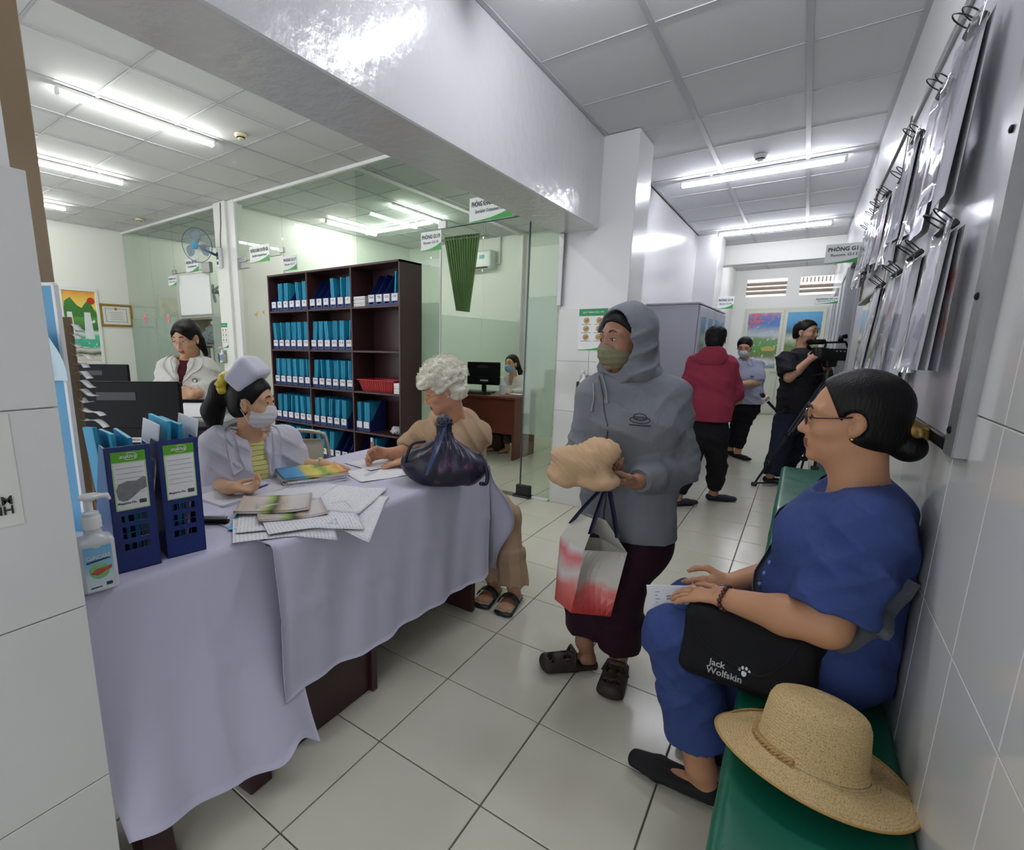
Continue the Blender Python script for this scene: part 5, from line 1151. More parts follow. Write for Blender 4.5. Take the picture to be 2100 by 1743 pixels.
t = thing('umbrella_holder', 'white bottle with a violet cap under the reddish brown desk', 'bottle', (-3.24, 5.2, 0)); MB().lathe([(0.03, 0.001), (0.03, 0.18), (0.02, 0.21)], (-3.24, 5.2, 0), n=16).build('bottle_body', M_white, t, sharp=35); MB().lathe([(0.022, 0.21), (0.022, 0.25), (0.01, 0.26)], (-3.24, 5.2, 0), n=16).build('cap', mat('violet_cap', '#3f3f8a', 0.4), t, sharp=35)
c = V(-2.42, 5.25, 0)
t = thing('office_chair', 'grey visitor chair seen through the fixed glass pane', 'chair', (-1.95, 5.3, 0)); o = V(-1.95, 5.3, 0); M_ch = mat('chair_grey', '#54666b', 0.4)
g = np.array([[o+V(0.16*(i/8-0.5)*2, 0.20-0.10*(j/8)**2, 0.44+0.42*j/8)+V(0.06*(1-j/8), 0, 0) for j in range(9)] for i in range(9)]); MB().sheet(g, 0.02).build('backrest', M_ch, t, smooth=True)
MB().obox(o+Z3*0.43, (0.2, 0.2, 0.02), None, 0.015).build('seat', M_ch, t); MB().tube([o+Z3*0.42, o+Z3*0.06], 0.025, 10).build('column', M_black, t)
for k in range(5): a = 2*math.pi*k/5; MB().tube([o+Z3*0.08, o+V(0.24*math.cos(a), 0.24*math.sin(a), 0.05), o+V(0.25*math.cos(a), 0.25*math.sin(a), 0.012)], 0.012, 8).build('spoke', M_black, t)
# curtain on its rod
M_curt = mat('green_curtain', '#7fa06a', 0.7, noise=(3, 0.1)); q0 = atY(911, 487, 4.6); q1 = atY(985, 478, 4.6); b0 = atY(935, 637, 4.6); b1 = atY(962, 640, 4.6); g = []
t = thing('curtain', 'green pleated curtain gathered on a short rod behind the glass', 'curtain', (q0[0], 4.6, b0[2]))
n_ = 120
for i in range(n_+1):
    u = i/n_; row = []
    for j in range(15):
        v = j/14; a = q0*(1-u)+q1*u; b = b0*(1-u)+b1*u; P = a*(1-v)+b*v; P[1] = 4.6+0.020*(1-0.4*v)*math.sin(u*2*math.pi*13)+0.05*v*math.sin(u*3); row.append(P)
    g.append(row)
MB().sheet(np.array(g), 0.002).build('fabric', M_curt, t, smooth=True)
MB().tube([q0+V(-0.03, 0, -0.03), q1+V(0.07, 0, -0.03)], 0.011, 10).build('rod', M_alu, t); MB().ball(q1+V(0.08, 0, -0.03), 0.018, 12).build('finial', M_alu, t, smooth=True); MB().tube([q1+V(0.06, 0, -0.02), q1+V(0.05, 0, 0.30), V(q1[0]+0.05, 4.6, ZR)], 0.005, 6).build('hanger', M_alu, t)
# air conditioner
t = thing('air_conditioner', 'white air conditioner behind the green curtain', 'air conditioner', (-4.75, 7.6, 2.62)); s = Sdf((-5.25, 7.40, 2.55), (-4.38, 7.72, 2.98), 0.012); s.rbox((-4.83, 7.60, 2.765), (0.40, 0.11, 0.145), None, 0.035); s.build('casing', M_white, t)
MB().obox((-4.83, 7.50, 2.635), (0.34, 0.006, 0.02), None, 0.003).build('air_slot', M_dark, t); MB().obox((-4.60, 7.487, 2.80), (0.05, 0.003, 0.03), None, 0.001).build('sticker', mat('ac_sticker', '#5fa3b0', 0.4), t); MB().tube([(-4.42, 7.66, 2.70), (-4.36, 7.67, 2.70), (-4.36, 7.67, 2.95), (-4.36, 7.67, ZR)], 0.018, 8).build('pipe', M_white, t)
# things in the far glazed room
t = thing('storage_shelf', 'shelf with plastic bags and binders behind the far glass', 'shelf', (-8.6, 5.0, 0))
for lo, hi in (((-9.15, 4.75, 0), (-9.12, 5.15, 1.78)), ((-8.05, 4.75, 0), (-8.02, 5.15, 1.78)), ((-9.12, 4.75, 1.74), (-8.05, 5.15, 1.78)), ((-9.12, 4.75, 1.28), (-8.05, 5.15, 1.31)), ((-9.12, 4.75, 0.98), (-8.05, 5.15, 1.01)), ((-9.12, 4.75, 0.05), (-8.05, 5.15, 0.08))): MB().box(lo, hi, 0.003).build('board', mat('shelf_beige', '#a89f8c', 0.5), t)
s = Sdf((-9.0, 4.7, 1.28), (-8.05, 5.12, 1.74), 0.014); s.ell((-8.5, 4.92, 1.47), (0.38, 0.16, 0.20), None).wrinkle(0.05, 12, 5); s.cut((0, 0, 1.312), (0, 0, -1)); o = s.build('plastic_bundle', mat('plastic_bag', '#9aa3ad', 0.3, noise=(15, 0.35)), None); tag(o, 'crumpled plastic bundle on the shelf behind the far glass', 'bag')
for k in range(7): 
    o = MB().box((-8.95+0.12*k, 4.80, 1.012), (-8.86+0.12*k, 5.08, 1.25), 0.004).build('binder', (M_paper, MATS['shelf_beige'], M_grey)[k % 3]); tag(o, '%s binder from the left on the shelf behind the far glass' % ORD[k], 'binder', 'binders behind the far glass')
t = thing('wall_board', 'white board on the far glazed room door', 'board', (-7.3, 3.95, 1.7)); MB().box((-7.72, 3.90, 1.74), (-6.86, 3.925, 2.32), 0.004).build('panel', M_signw, t); MB().box((-7.73, 3.895, 1.72), (-6.85, 3.93, 1.74), 0.003).build('edge_strip', M_alu, t)
for k, px in enumerate((297, 345)):
    q = atY(px, 653, YP-0.012); t = thing('flower_sticker', ('left', 'right')[k]+' pink flower sticker on the far glass', 'sticker', q)
    for j in range(5): a = j*2*math.pi/5; MB().ball(q+V(0.028*math.cos(a), 0, 0.045*math.sin(a)), (0.026, 0.001, 0.035), 8).build('petal', mat('sticker_pink', '#d98a96', 0.5), t)
    MB().ball(q, (0.014, 0.002, 0.02), 8).build('flower_centre', mat('sticker_red', '#b03a48', 0.5), t)
for k, (px, py) in enumerate(((526, 646), (541, 641))):
    q = atY(px, py, YP-0.012); t = thing('bird_sticker', ('larger', 'smaller')[k]+' golden bird sticker on the glass beside the bookcase', 'sticker', q); w_ = (0.05, 0.028)[k]; MB().prism([(-w_, 0), (0, 0.02), (w_, w_), (w_*0.3, 0), (w_*0.6, -w_*0.8), (0, -0.012)], q, V(1, 0, 0), Z3, 0.001).build('bird_print', mat('sticker_gold', '#b5942a', 0.4), t)

# ------------------------------------------------------------------ grey filing cabinets
M_cab = mat('cabinet_grey', '#a9acb8', 0.35, 0.5)
for k, (y0, y1) in enumerate(((5.42, 6.34), (6.36, 7.28))):
    t = thing('filing_cabinet', ('nearer grey steel cabinet with glass slots behind the red jacket', 'farther grey steel cabinet with glass slots near the pilaster')[k], 'cabinet', (-1.12, (y0+y1)/2, 0))
    MB().box((-1.365, y0, 0.04), (-0.875, y1, 1.735), 0.006).build('body', M_cab, t); MB().box((-1.368, y0-0.008, 1.735), (-0.86, y1+0.008, 1.755), 0.004).build('top', M_cab, t); MB().box((-1.36, y0+0.01, 0), (-0.89, y1-0.01, 0.04)).build('plinth', M_dark, t)
    for j in range(2):
        a, b = y0+0.012+j*(y1-y0-0.02)/2, y0+0.008+(j+1)*(y1-y0-0.02)/2; d_ = MB().box((-0.874, a, 0.06), (-0.856, b, 1.72), 0.004).build('door', M_cab, t)
        MB().box((-0.857, a+0.10, 0.92), (-0.853, b-0.10, 1.62)).build('glass_slot', mat('slot_glass', '#6f7f86', 0.1), d_); MB().box((-0.858, (b-0.05 if j == 0 else a+0.03), 0.80), (-0.842, (b-0.03 if j == 0 else a+0.05), 0.92), 0.003).build('handle', M_alu, d_)
    for yy in (y0+0.1, y0+0.8): pass

# ------------------------------------------------------------------ notice boards with clipped papers on the right wall
XN = 0.245
M_board = mat('board_white', '#c9cad0', 0.25, 0.5)
t = thing('notice_board', 'near white notice board in an aluminium frame behind the seated woman', 'notice board', (XN, 2.1, 1.12)); NY0, NY1, NZ0, NZ1 = 1.30, 2.98, 1.12, 2.27
MB().box((XN+0.012, NY0+0.01, NZ0+0.01), (XR-0.001, NY1-0.01, NZ1-0.01)).build('panel', M_board, t)
for lo, hi, m_ in (((NY0, NZ0), (NY0+0.075, NZ1), mat('dull_aluminium', '#8d8e90', 0.42, metal=0.55, noise=(25, 0.12))), ((NY1-0.03, NZ0), (NY1, NZ1), M_alu), ((NY0, NZ1-0.03), (NY1, NZ1), M_alu)): MB().box((XN, lo[0], lo[1]), (XR-0.001, hi[0], hi[1]), 0.003).build('frame_bar', m_, t)
MB().box((XN+0.004, NY0+0.075, NZ0), (XR-0.001, NY1, NZ0+0.028), 0.003).build('lower_bar', M_dark, t)
for z in (1.17, 1.42, 1.7, 2.1): MB().lathe([(0.007, 0), (0.007, 0.003), (0.003, 0.005)], (XN, NY0+0.045, z), frame(V(-1, 0, 0)), 12).build('screw', M_dark, t)
t2 = thing('notice_board', 'far notice board in a thin frame next to the room G112 sign', 'notice board', (XN, 3.7, 1.6)); MB().box((XN+0.012, 3.05, 1.62), (XR-0.001, 4.33, 2.27)).build('panel', M_board, t2)
for lo, hi in (((3.05, 1.60), (4.33, 1.62)), ((3.05, 2.27), (4.33, 2.29)), ((4.33, 1.60), (4.35, 2.29)), ((3.03, 1.60), (3.05, 2.29))): MB().box((XN, lo[0], lo[1]), (XR-0.001, hi[0], hi[1]), 0.003).build('frame_bar', mat('bronze_frame', '#77716a', 0.3, metal=0.6), t2)
G_sleeve = glass_mat('clear_sleeve', '#f2f2f6', gloss_rough=0.03, base=0.10, opacity=0.06, body='#e0e0e8')
P_leaf = pic_mat('leaflet_print', [(0.0, '#c7c9d2'), (0.25, '#c9a79a'), (0.4, '#d2d3d8'), (0.55, '#c27f76'), (0.65, '#d6d7dc'), (1.0, '#cdd0da')], 20, 0.8, 2, -0.3, 0.0)
P_scale = pic_mat('height_chart', [(0, '#8fb3a0'), (0.4, '#c9cdd0'), (0.7, '#c9b0b0'), (1, '#cfd0d6')], 30, 0.6, 2, -0.1, 0.1)
clips = [(1.614, 1.606, 0.30), (2.019, 1.606, 0.34), (2.365, 1.595, 0.32), (2.835, 1.600, 0.33), (1.727, 2.055, 0.36), (2.002, 2.030, 0.36), (2.431, 2.045, 0.32), (2.64, 1.968, 0.30), (3.25, 2.05, 0.30), (3.55, 2.06, 0.31), (3.80, 2.065, 0.32), (4.10, 2.05, 0.32)]
NAMES_ = ['beside the aluminium frame, lower row', 'second in the lower row from the aluminium frame', 'third in the lower row from the aluminium frame', 'fourth in the lower row from the aluminium frame', 'first in the upper row at the aluminium frame', 'second in the upper row from the aluminium frame', 'third in the upper row from the aluminium frame', 'hanging lower between the two rows', 'first in the upper row of the far board', 'second in the upper row of the far board', 'third in the upper row of the far board', 'fourth in the upper row of the far board', 'first below the far board', 'second below the far board']
for k, (y, z, L) in enumerate(clips):
    t = thing('clipped_papers', 'papers in a clear sleeve on rings, '+NAMES_[k], 'papers', (XN, y, z), 'papers clipped to the notice boards')
    x0 = XN-0.004; w_ = 0.115
    for s_ in range(2 if k % 3 else 3):
        g = []
        for i in range(9):
            row = []
            for j in range(7):
                a = (j/6-0.5)*2; v = i/8; out = 0.006+0.007*s_+0.020*v*(0.4+0.6*s_)*(1-0.5*abs(a))+0.006*math.sin(a*2.2+k)*v
                row.append(V(x0-out, y+a*w_*(0.98-0.06*s_)+0.015*s_, z-0.03-L*v))
            g.append(row)
        MB().sheet(np.array(g), 0.0006).build('paper_sheet' if s_ else 'back_sheet', (P_leaf if (k+s_) % 3 == 0 else M_paper), t, smooth=True)
    g = np.array([[V(x0-0.026-0.030*(i/8)*(1-0.3*abs(j/6-0.5)*2)-0.005*math.sin(j*1.7+i*0.6+k), y+(j/6-0.5)*2*w_*1.04, z-0.015-(L+0.02)*i/8) for j in range(7)] for i in range(9)])
    MB().sheet(g, 0.0005).build('clear_sleeve', G_sleeve, t, smooth=True)
    b = MB().obox((x0-0.018, y, z-0.018), (0.016, 0.034, 0.008), np.array([nrm(V(1, 0, 0.9)), V(0, 1, 0), nrm(V(-0.9, 0, 1))]), 0.003); b.build('binder_clip', M_black, t)
    for dx, sg in ((0.0, 1), (-0.012, -1)):
        MB().tube([V(x0-0.022+dx-0.022*math.sin(a)*(1 if sg > 0 else 1.2), y+0.024*math.cos(a)+0.006*sg, z+0.012*sg*0.6+0.024*math.sin(a)*0.9) for a in np.linspace(-0.4, math.pi+0.5, 16)], 0.0017, 6).build('clip_ring', M_black, t, smooth=True)
for k, (y0, y1, z0, z1, m_, lb) in enumerate(((2.0, 2.42, 1.175, 1.33, P_scale, 'green and pink chart strip low on the near notice board'), (3.1, 3.5, 1.28, 1.56, P_leaf, 'pale pink sheet below the far notice board'))):
    t = thing('chart_strip', lb, 'poster', (XN, (y0+y1)/2, (z0+z1)/2)); MB().box((XN+0.008, y0, z0), (XN+0.0115, y1, z1)).build('sheet', m_, t)
    for j in range(9): MB().box((XN+0.0072, y0+0.03+j*(y1-y0-0.05)/9, z0+0.02), (XN+0.008, y0+0.034+j*(y1-y0-0.05)/9, z0+0.05+0.02*(j % 2))).build('scale_mark', M_ink, t)
# ------------------------------------------------------------------ people
def skin(n, c): return mat('skin_'+n, c, 0.5, 0.4, noise=(14, 0.06))
def hairmat(n, c, rough=0.5, curl=False):
    k = 'hair_'+n
    if k in MATS: return MATS[k]
    m = mat(k, c, rough, 0.25); nt = m.node_tree; b = nt.nodes['Principled BSDF']; tc = nt.nodes.new('ShaderNodeTexCoord'); mp = nt.nodes.new('ShaderNodeMapping'); mp.inputs['Scale'].default_value = (60, 60, 9) if not curl else (34, 34, 26)
    nz = nt.nodes.new('ShaderNodeTexNoise'); nz.inputs['Scale'].default_value = 3.0 if not curl else 2.2; nz.inputs['Detail'].default_value = 3; nz.inputs['Distortion'].default_value = 0.0 if not curl else 1.5
    nt.links.new(tc.outputs['Object'], mp.inputs[0]); nt.links.new(mp.outputs[0], nz.inputs['Vector'])
    bp = nt.nodes.new('ShaderNodeBump'); bp.inputs['Strength'].default_value = 0.55; bp.inputs['Distance'].default_value = 0.004 if not curl else 0.01
    nt.links.new(nz.outputs['Fac'], bp.inputs['Height']); nt.links.new(bp.outputs[0], b.inputs['Normal']); return m
def fabric(n, c, rough=0.8, weave=0.12, noise=0.06): return mat('cloth_'+n, c, rough, 0.2, noise=(7, noise), bump=(220, weave))
M_lip = mat('lips', '#8a4f42', 0.4, 0.4); M_eyew = mat('eye_white', '#c9c4bc', 0.2); M_iris = mat('eye_iris', '#1b110c', 0.15); M_brow = mat('eyebrow', '#231b18', 0.7); M_hair = hairmat('black', '#0a090a')
class Head:
    """local head frame: f forward, s to the person's left, u up; size 1 is 0.23 m from chin to crown"""
    def __init__(h, c, f, u=(0, 0, 1), size=0.95):
        h.c = np.asarray(c, float); h.F = nrm(f); u = np.asarray(u, float); h.U = nrm(u-h.F*(u@h.F)); h.S = np.cross(h.U, h.F); h.k = size; h.R = np.array([h.F, h.S, h.U])
    def p(h, f, s, u): return h.c+h.k*(f*h.F+s*h.S+u*h.U)
    def v(h, f, s, u): return f*h.F+s*h.S+u*h.U
    def ell(h, sd, c, r, k=0.02, mode='add', R=None): sd.ell(h.p(*c), np.array(r)*h.k, h.R if R is None else R, k*h.k, mode)
    def cone(h, sd, a, b, ra, rb, k=0.01, mode='add'): sd.cone(h.p(*a), h.p(*b), ra*h.k, rb*h.k, k*h.k, mode)
    def skull(h, sd, wide=1.0, jaw=1.0, nose=1.0, ears=True, eyes=True):
        h.ell(sd, (-0.012, 0, 0.036), (0.093, 0.074*wide, 0.083), 0.02); h.ell(sd, (0.022, 0, -0.022), (0.066, 0.060*wide, 0.082), 0.03); h.ell(sd, (0.034, 0, -0.068), (0.046*jaw, 0.046*wide*jaw, 0.034), 0.025)
        h.ell(sd, (0.074, 0, -0.094), (0.017, 0.020, 0.015), 0.022); h.ell(sd, (0.058, 0, -0.052), (0.034, 0.034, 0.03), 0.02)
        for s in (-1, 1):
            h.ell(sd, (0.055, s*0.040*wide, -0.020), (0.026, 0.021, 0.020), 0.022); h.cone(sd, (0.080, s*0.012, 0.034), (0.066, s*0.046, 0.032), 0.011, 0.010, 0.016)
            if eyes: h.ell(sd, (0.094, s*0.031, 0.012), (0.018, 0.017, 0.011), 0.012, 'sub')
            if eyes: h.ell(sd, (0.0745, s*0.031, 0.011), (0.0125, 0.0155, 0.0115), 0.004)
        h.cone(sd, (0.082, 0, 0.018), (0.101, 0, -0.020), 0.0085*nose, 0.0115*nose, 0.012); h.ell(sd, (0.101, 0, -0.024), (0.0115*nose, 0.0105*nose, 0.0095), 0.008)
        for s in (-1, 1): h.ell(sd, (0.090, s*0.0125*nose, -0.028), (0.010, 0.0075*nose, 0.0075), 0.007)
        h.cone(sd, (0.0865, -0.017, -0.054), (0.0905, 0, -0.052), 0.0058, 0.0066, 0.006); h.cone(sd, (0.0865, 0.017, -0.054), (0.0905, 0, -0.052), 0.0058, 0.0066, 0.006)
        h.cone(sd, (0.084, -0.015, -0.063), (0.0885, 0, -0.0645), 0.0060, 0.0076, 0.006); h.cone(sd, (0.084, 0.015, -0.063), (0.0885, 0, -0.0645), 0.0060, 0.0076, 0.006)
        if ears:
            for s in (-1, 1):
                Re = np.array([nrm(h.v(1, s*0.35, 0.2)), nrm(h.v(-0.35, s*1.0, 0)), h.U])
                h.ell(sd, (-0.006, s*0.076*wide, 0.000), (0.021, 0.008, 0.032), 0.008, R=Re); h.ell(sd, (0.001, s*0.084*wide, -0.001), (0.0115, 0.006, 0.019), 0.006, 'sub', Re); h.ell(sd, (0.003, s*0.076*wide, -0.026), (0.0095, 0.006, 0.011), 0.006, R=Re)
    def lips(h, P):
        q = (P-h.c)@h.R.T/h.k; return (np.abs(q[:, 1]) < 0.021) & (q[:, 0] > 0.083) & (q[:, 2] < -0.0485) & (q[:, 2] > -0.0695)
    def features(h, t, brow=M_brow, open_=1.0, gaze=(1, 0, 0), browdrop=0.0, eyes=True):
        for s in (-1, 1):
            if eyes:
                c = h.p(0.0800, s*0.0305, 0.0105); e = MB().ball(c, (0.0072*h.k, 0.0115*h.k, 0.0060*h.k*open_), 12, R=h.R).build('eye', M_eyew, t, smooth=True)
                MB().ball(h.p(0.0858+0.0004*gaze[0], s*0.0305+0.004*gaze[1], 0.0105+0.002*gaze[2]), (0.0026*h.k, 0.0050*h.k, 0.0052*h.k*open_), 10, R=h.R).build('iris', M_iris, e, smooth=True)
                MB().tube([h.p(0.0860-0.00005*(a*100)**2*0.0-abs(a)*0.22, s*(0.0305+a), 0.0105+0.0062*open_-14*a*a) for a in np.linspace(-0.013, 0.013, 7)], 0.0013*h.k, 5).build('upper_lid', brow, t)
            MB().tube([h.p(0.0925-0.30*abs(a-0.012), s*(0.011+a), 0.0355+0.010*math.sin(a*75)-browdrop) for a in np.linspace(0.004, 0.040, 7)], [0.0020*h.k, 0.003*h.k, 0.0032*h.k, 0.003*h.k, 0.0026*h.k, 0.002*h.k, 0.001*h.k], 6).build('eyebrow', brow, t, smooth=True)
def hand(sd, w, d, n, th, k=1.0, curl=(0.25, 0.3, 0.2), thumb=0.5, spread=0.10, kk=0.006, fingers=(1, 1, 1, 1)):
    """w wrist, d towards the fingers, n where the palm faces, th towards the thumb"""
    d = nrm(d); n = np.asarray(n, float); n = nrm(n-d*(n@d)); th = nrm(np.cross(n, d)*np.sign(np.cross(n, d)@np.asarray(th, float)))
    sd.ecap(w+d*0.012*k, w+d*0.078*k, (0.029*k, 0.015*k), (0.037*k, 0.0125*k), th, 0.012*k)
    for i in range(4):
        b = w+d*(0.080-0.005*abs(i-1.2))*k+th*(0.0285-0.0195*i)*k; L = (0.070, 0.078, 0.073, 0.057)[i]*k; a = 0.0; p = b
        sp = th*spread*(1.2-i)*0.55
        for j, fr in enumerate((0.46, 0.30, 0.24)):
            a += curl[j]*fingers[i]; q = p+nrm(d*math.cos(a)+n*math.sin(a)+sp*math.cos(a))*L*fr; sd.cone(p, q, (0.0090-0.0008*j)*k, (0.0084-0.0009*j)*k, kk); p = q
    b = w+d*0.022*k+th*0.026*k; q = b+nrm(th*0.72+d*0.62+n*0.28*thumb)*0.042*k; r = q+nrm(th*(0.35-0.3*thumb)+d*0.85+n*0.45*thumb)*0.034*k; e = r+nrm(d*0.9+th*(0.1-0.4*thumb)+n*0.4*thumb)*0.022*k
    sd.cone(b, q, 0.0135*k, 0.0105*k, 0.012*k); sd.cone(q, r, 0.0100*k, 0.0090*k, kk); sd.cone(r, e, 0.0088*k, 0.0070*k, kk)
def arm(sd, sh, el, wr, r=(0.047, 0.039, 0.026), k=0.02):
    m = el*0.62+wr*0.38; sd.cone(sh, el, r[0], r[1]*0.93, k); sd.cone(el, m, r[1], r[1]*1.0, k); sd.cone(m, wr, r[1], r[2], k)
def leg(sd, hip, kn, an, toe, r=(0.070, 0.046, 0.034), k=0.03, foot=True):
    m = kn*0.65+an*0.35; sd.cone(hip, kn, r[0], r[1], k); sd.cone(kn, m, r[1], r[1]*1.02, k); sd.cone(m, an, r[1], r[2], k)
    if foot:
        f = nrm(toe); s = np.cross(V(0, 0, 1), f); h0 = an-V(0, 0, 1)*(an[2]-0.035) if an[2] < 0.14 else an-V(0, 0, 0.055)
        sd.cone(an, h0-f*0.025, r[2]*0.95, 0.028, 0.02); sd.ecap(h0-f*0.02, h0+f*0.115-V(0, 0, 0.012), (0.030, 0.026), (0.040, 0.017), s, 0.02); sd.ecap(h0+f*0.115-V(0, 0, 0.012), h0+f*0.155-V(0, 0, 0.016), (0.040, 0.017), (0.033, 0.013), s, 0.012)
def torso(sd, J, S, g=0.0, w=(0.158, 0.135, 0.150, 0.125), dp=(0.115, 0.100, 0.108, 0.085), k=0.05):
    sd.ecap(J['pel'], J['wst'], (w[0]+g, dp[0]+g), (w[1]+g, dp[1]+g), S, k); sd.ecap(J['wst'], J['cst'], (w[1]+g, dp[1]+g), (w[2]+g, dp[2]+g), S, k)
    up = J['neck']*0.72+J['cst']*0.28; sd.ecap(J['cst'], up, (w[2]+g, dp[2]+g), (w[3]*0.8+g, dp[3]*0.75+g), S, k)
    sd.cone(J['shL'], J['shR'], 0.052+g, 0.052+g, k)
def sleeve(sd, pts, rs, k=0.03, side=None):
    for i in range(len(pts)-1):
        last = i == len(pts)-2; a, b = np.asarray(pts[i], float), np.asarray(pts[i+1], float); s = side if side is not None else np.cross(nrm(b-a), V(0.31, 0.5, 0.8))
        if last: sd.ecap(a, b, (rs[i], rs[i]), (rs[i+1], rs[i+1]), s, k, flat=True)
        else: sd.cone(a, b, rs[i], rs[i+1], k)
def bounds(J, head, m=0.17):
    P = [v for v in J.values() if isinstance(v, np.ndarray)]; P = np.array(P+[head.p(0, 0, 0.1), head.p(0.1, 0, 0), head.p(-0.1, 0, 0)]); return P.min(0)-m, P.max(0)+m
def hold(lo): return np.maximum(lo, V(-99, -99, -0.01))
def ground(sd): sd.cut((0, 0, 0.002), (0, 0, -1))
def lerp(a, b, t): return np.asarray(a)*(1-t)+np.asarray(b)*t
def on(o, P, d, lift=0.002): return project(o, np.atleast_2d(P), d, lift)
def strap(name, target, pts, w, m, parent, d, wd, lift=0.003, t=0.002, n=6):
    """a band laid on a surface along pts, seen against direction d"""
    path = spline(pts, n); a = on(target, path-np.asarray(wd)*w/2, d, lift); b = on(target, path+np.asarray(wd)*w/2, d, lift)
    return MB().sheet(np.stack([a, b], 1), t).build(name, m, parent, smooth=True)
def face_mask(h, t, m, loop=True, top=-0.006, wide=1.0):
    sd = Sdf(h.c-0.16, h.c+0.16, 0.004); h.ell(sd, (0.030, 0, -0.048), (0.080, 0.064*wide, 0.066), 0.01); h.ell(sd, (0.085, 0, -0.030), (0.030, 0.024, 0.030), 0.03)
    sd.cut(h.p(0.09, 0, top), h.v(-0.25, 0, 1.0)); sd.cut(h.p(0.018, 0, -0.05), h.v(-1, 0, 0.12)); sd.cut(h.p(0, 0, -0.112), h.v(0.15, 0, -1))
    sd.ripple(lambda P: 0.0012*np.sin(((P-h.c)@h.U)/h.k*260)); o = sd.build('face_mask', m, t)
    if loop:
        for s in (-1, 1):
            MB().tube([h.p(0.024, s*0.066*wide, -0.012), h.p(0.0, s*0.076*wide, 0.018), h.p(-0.018, s*0.080*wide, 0.022)], 0.0016*h.k, 5).build('ear_loop', m, o); MB().tube([h.p(0.022, s*0.062*wide, -0.088), h.p(0.0, s*0.076*wide, -0.045), h.p(-0.016, s*0.080*wide, -0.020)], 0.0016*h.k, 5).build('ear_loop', m, o)
    return o
def hair_cap(h, m, t, grow=0.012, front=((0.082, 0.084), (0.018, -0.022)), nape=-0.075, extra=None, vox=0.005, ear=True, wide=1.0, lo=0.18, amp=0.0):
    """hair over the skull behind the hairline given as two (f, u) points"""
    sd = Sdf(h.c-lo, h.c+lo, vox); h.ell(sd, (-0.014, 0, 0.038), (0.093+grow, (0.074+grow)*wide, 0.084+grow), 0.02); h.ell(sd, (-0.035, 0, -0.025), (0.068+grow*0.6, (0.062+grow*0.6)*wide, 0.062), 0.03)
    (f0, u0), (f1, u1) = front; dn = nrm(V(f0-f1, 0, u0-u1)); n = V(dn[2], 0, -dn[0]); sd.cut(h.p(f1, 0, u1), h.v(n[0], 0, n[2])); sd.cut(h.p(-0.05, 0, nape), h.v(0.25, 0, -1))
    if ear:
        for s in (-1, 1): h.ell(sd, (0.004, s*0.086, -0.008), (0.029, 0.03, 0.040), 0.006, 'sub')
    if extra: extra(sd)
    if amp: sd.wrinkle(amp, 60, 4)
    return sd.build('hair', m, t)
def shoe(sd, an, toe, k=1.0, flat=True):
    f = nrm(toe); s = np.cross(V(0, 0, 1), f); h = V(an[0], an[1], 0.034); sd.ecap(h-f*0.03*k, h+f*0.10*k-V(0, 0, 0.006), (0.036*k, 0.032), (0.045*k, 0.024), s, 0.02); sd.ecap(h+f*0.10*k-V(0, 0, 0.006), h+f*0.165*k-V(0, 0, 0.010), (0.045*k, 0.024), (0.034*k, 0.018), s, 0.015)
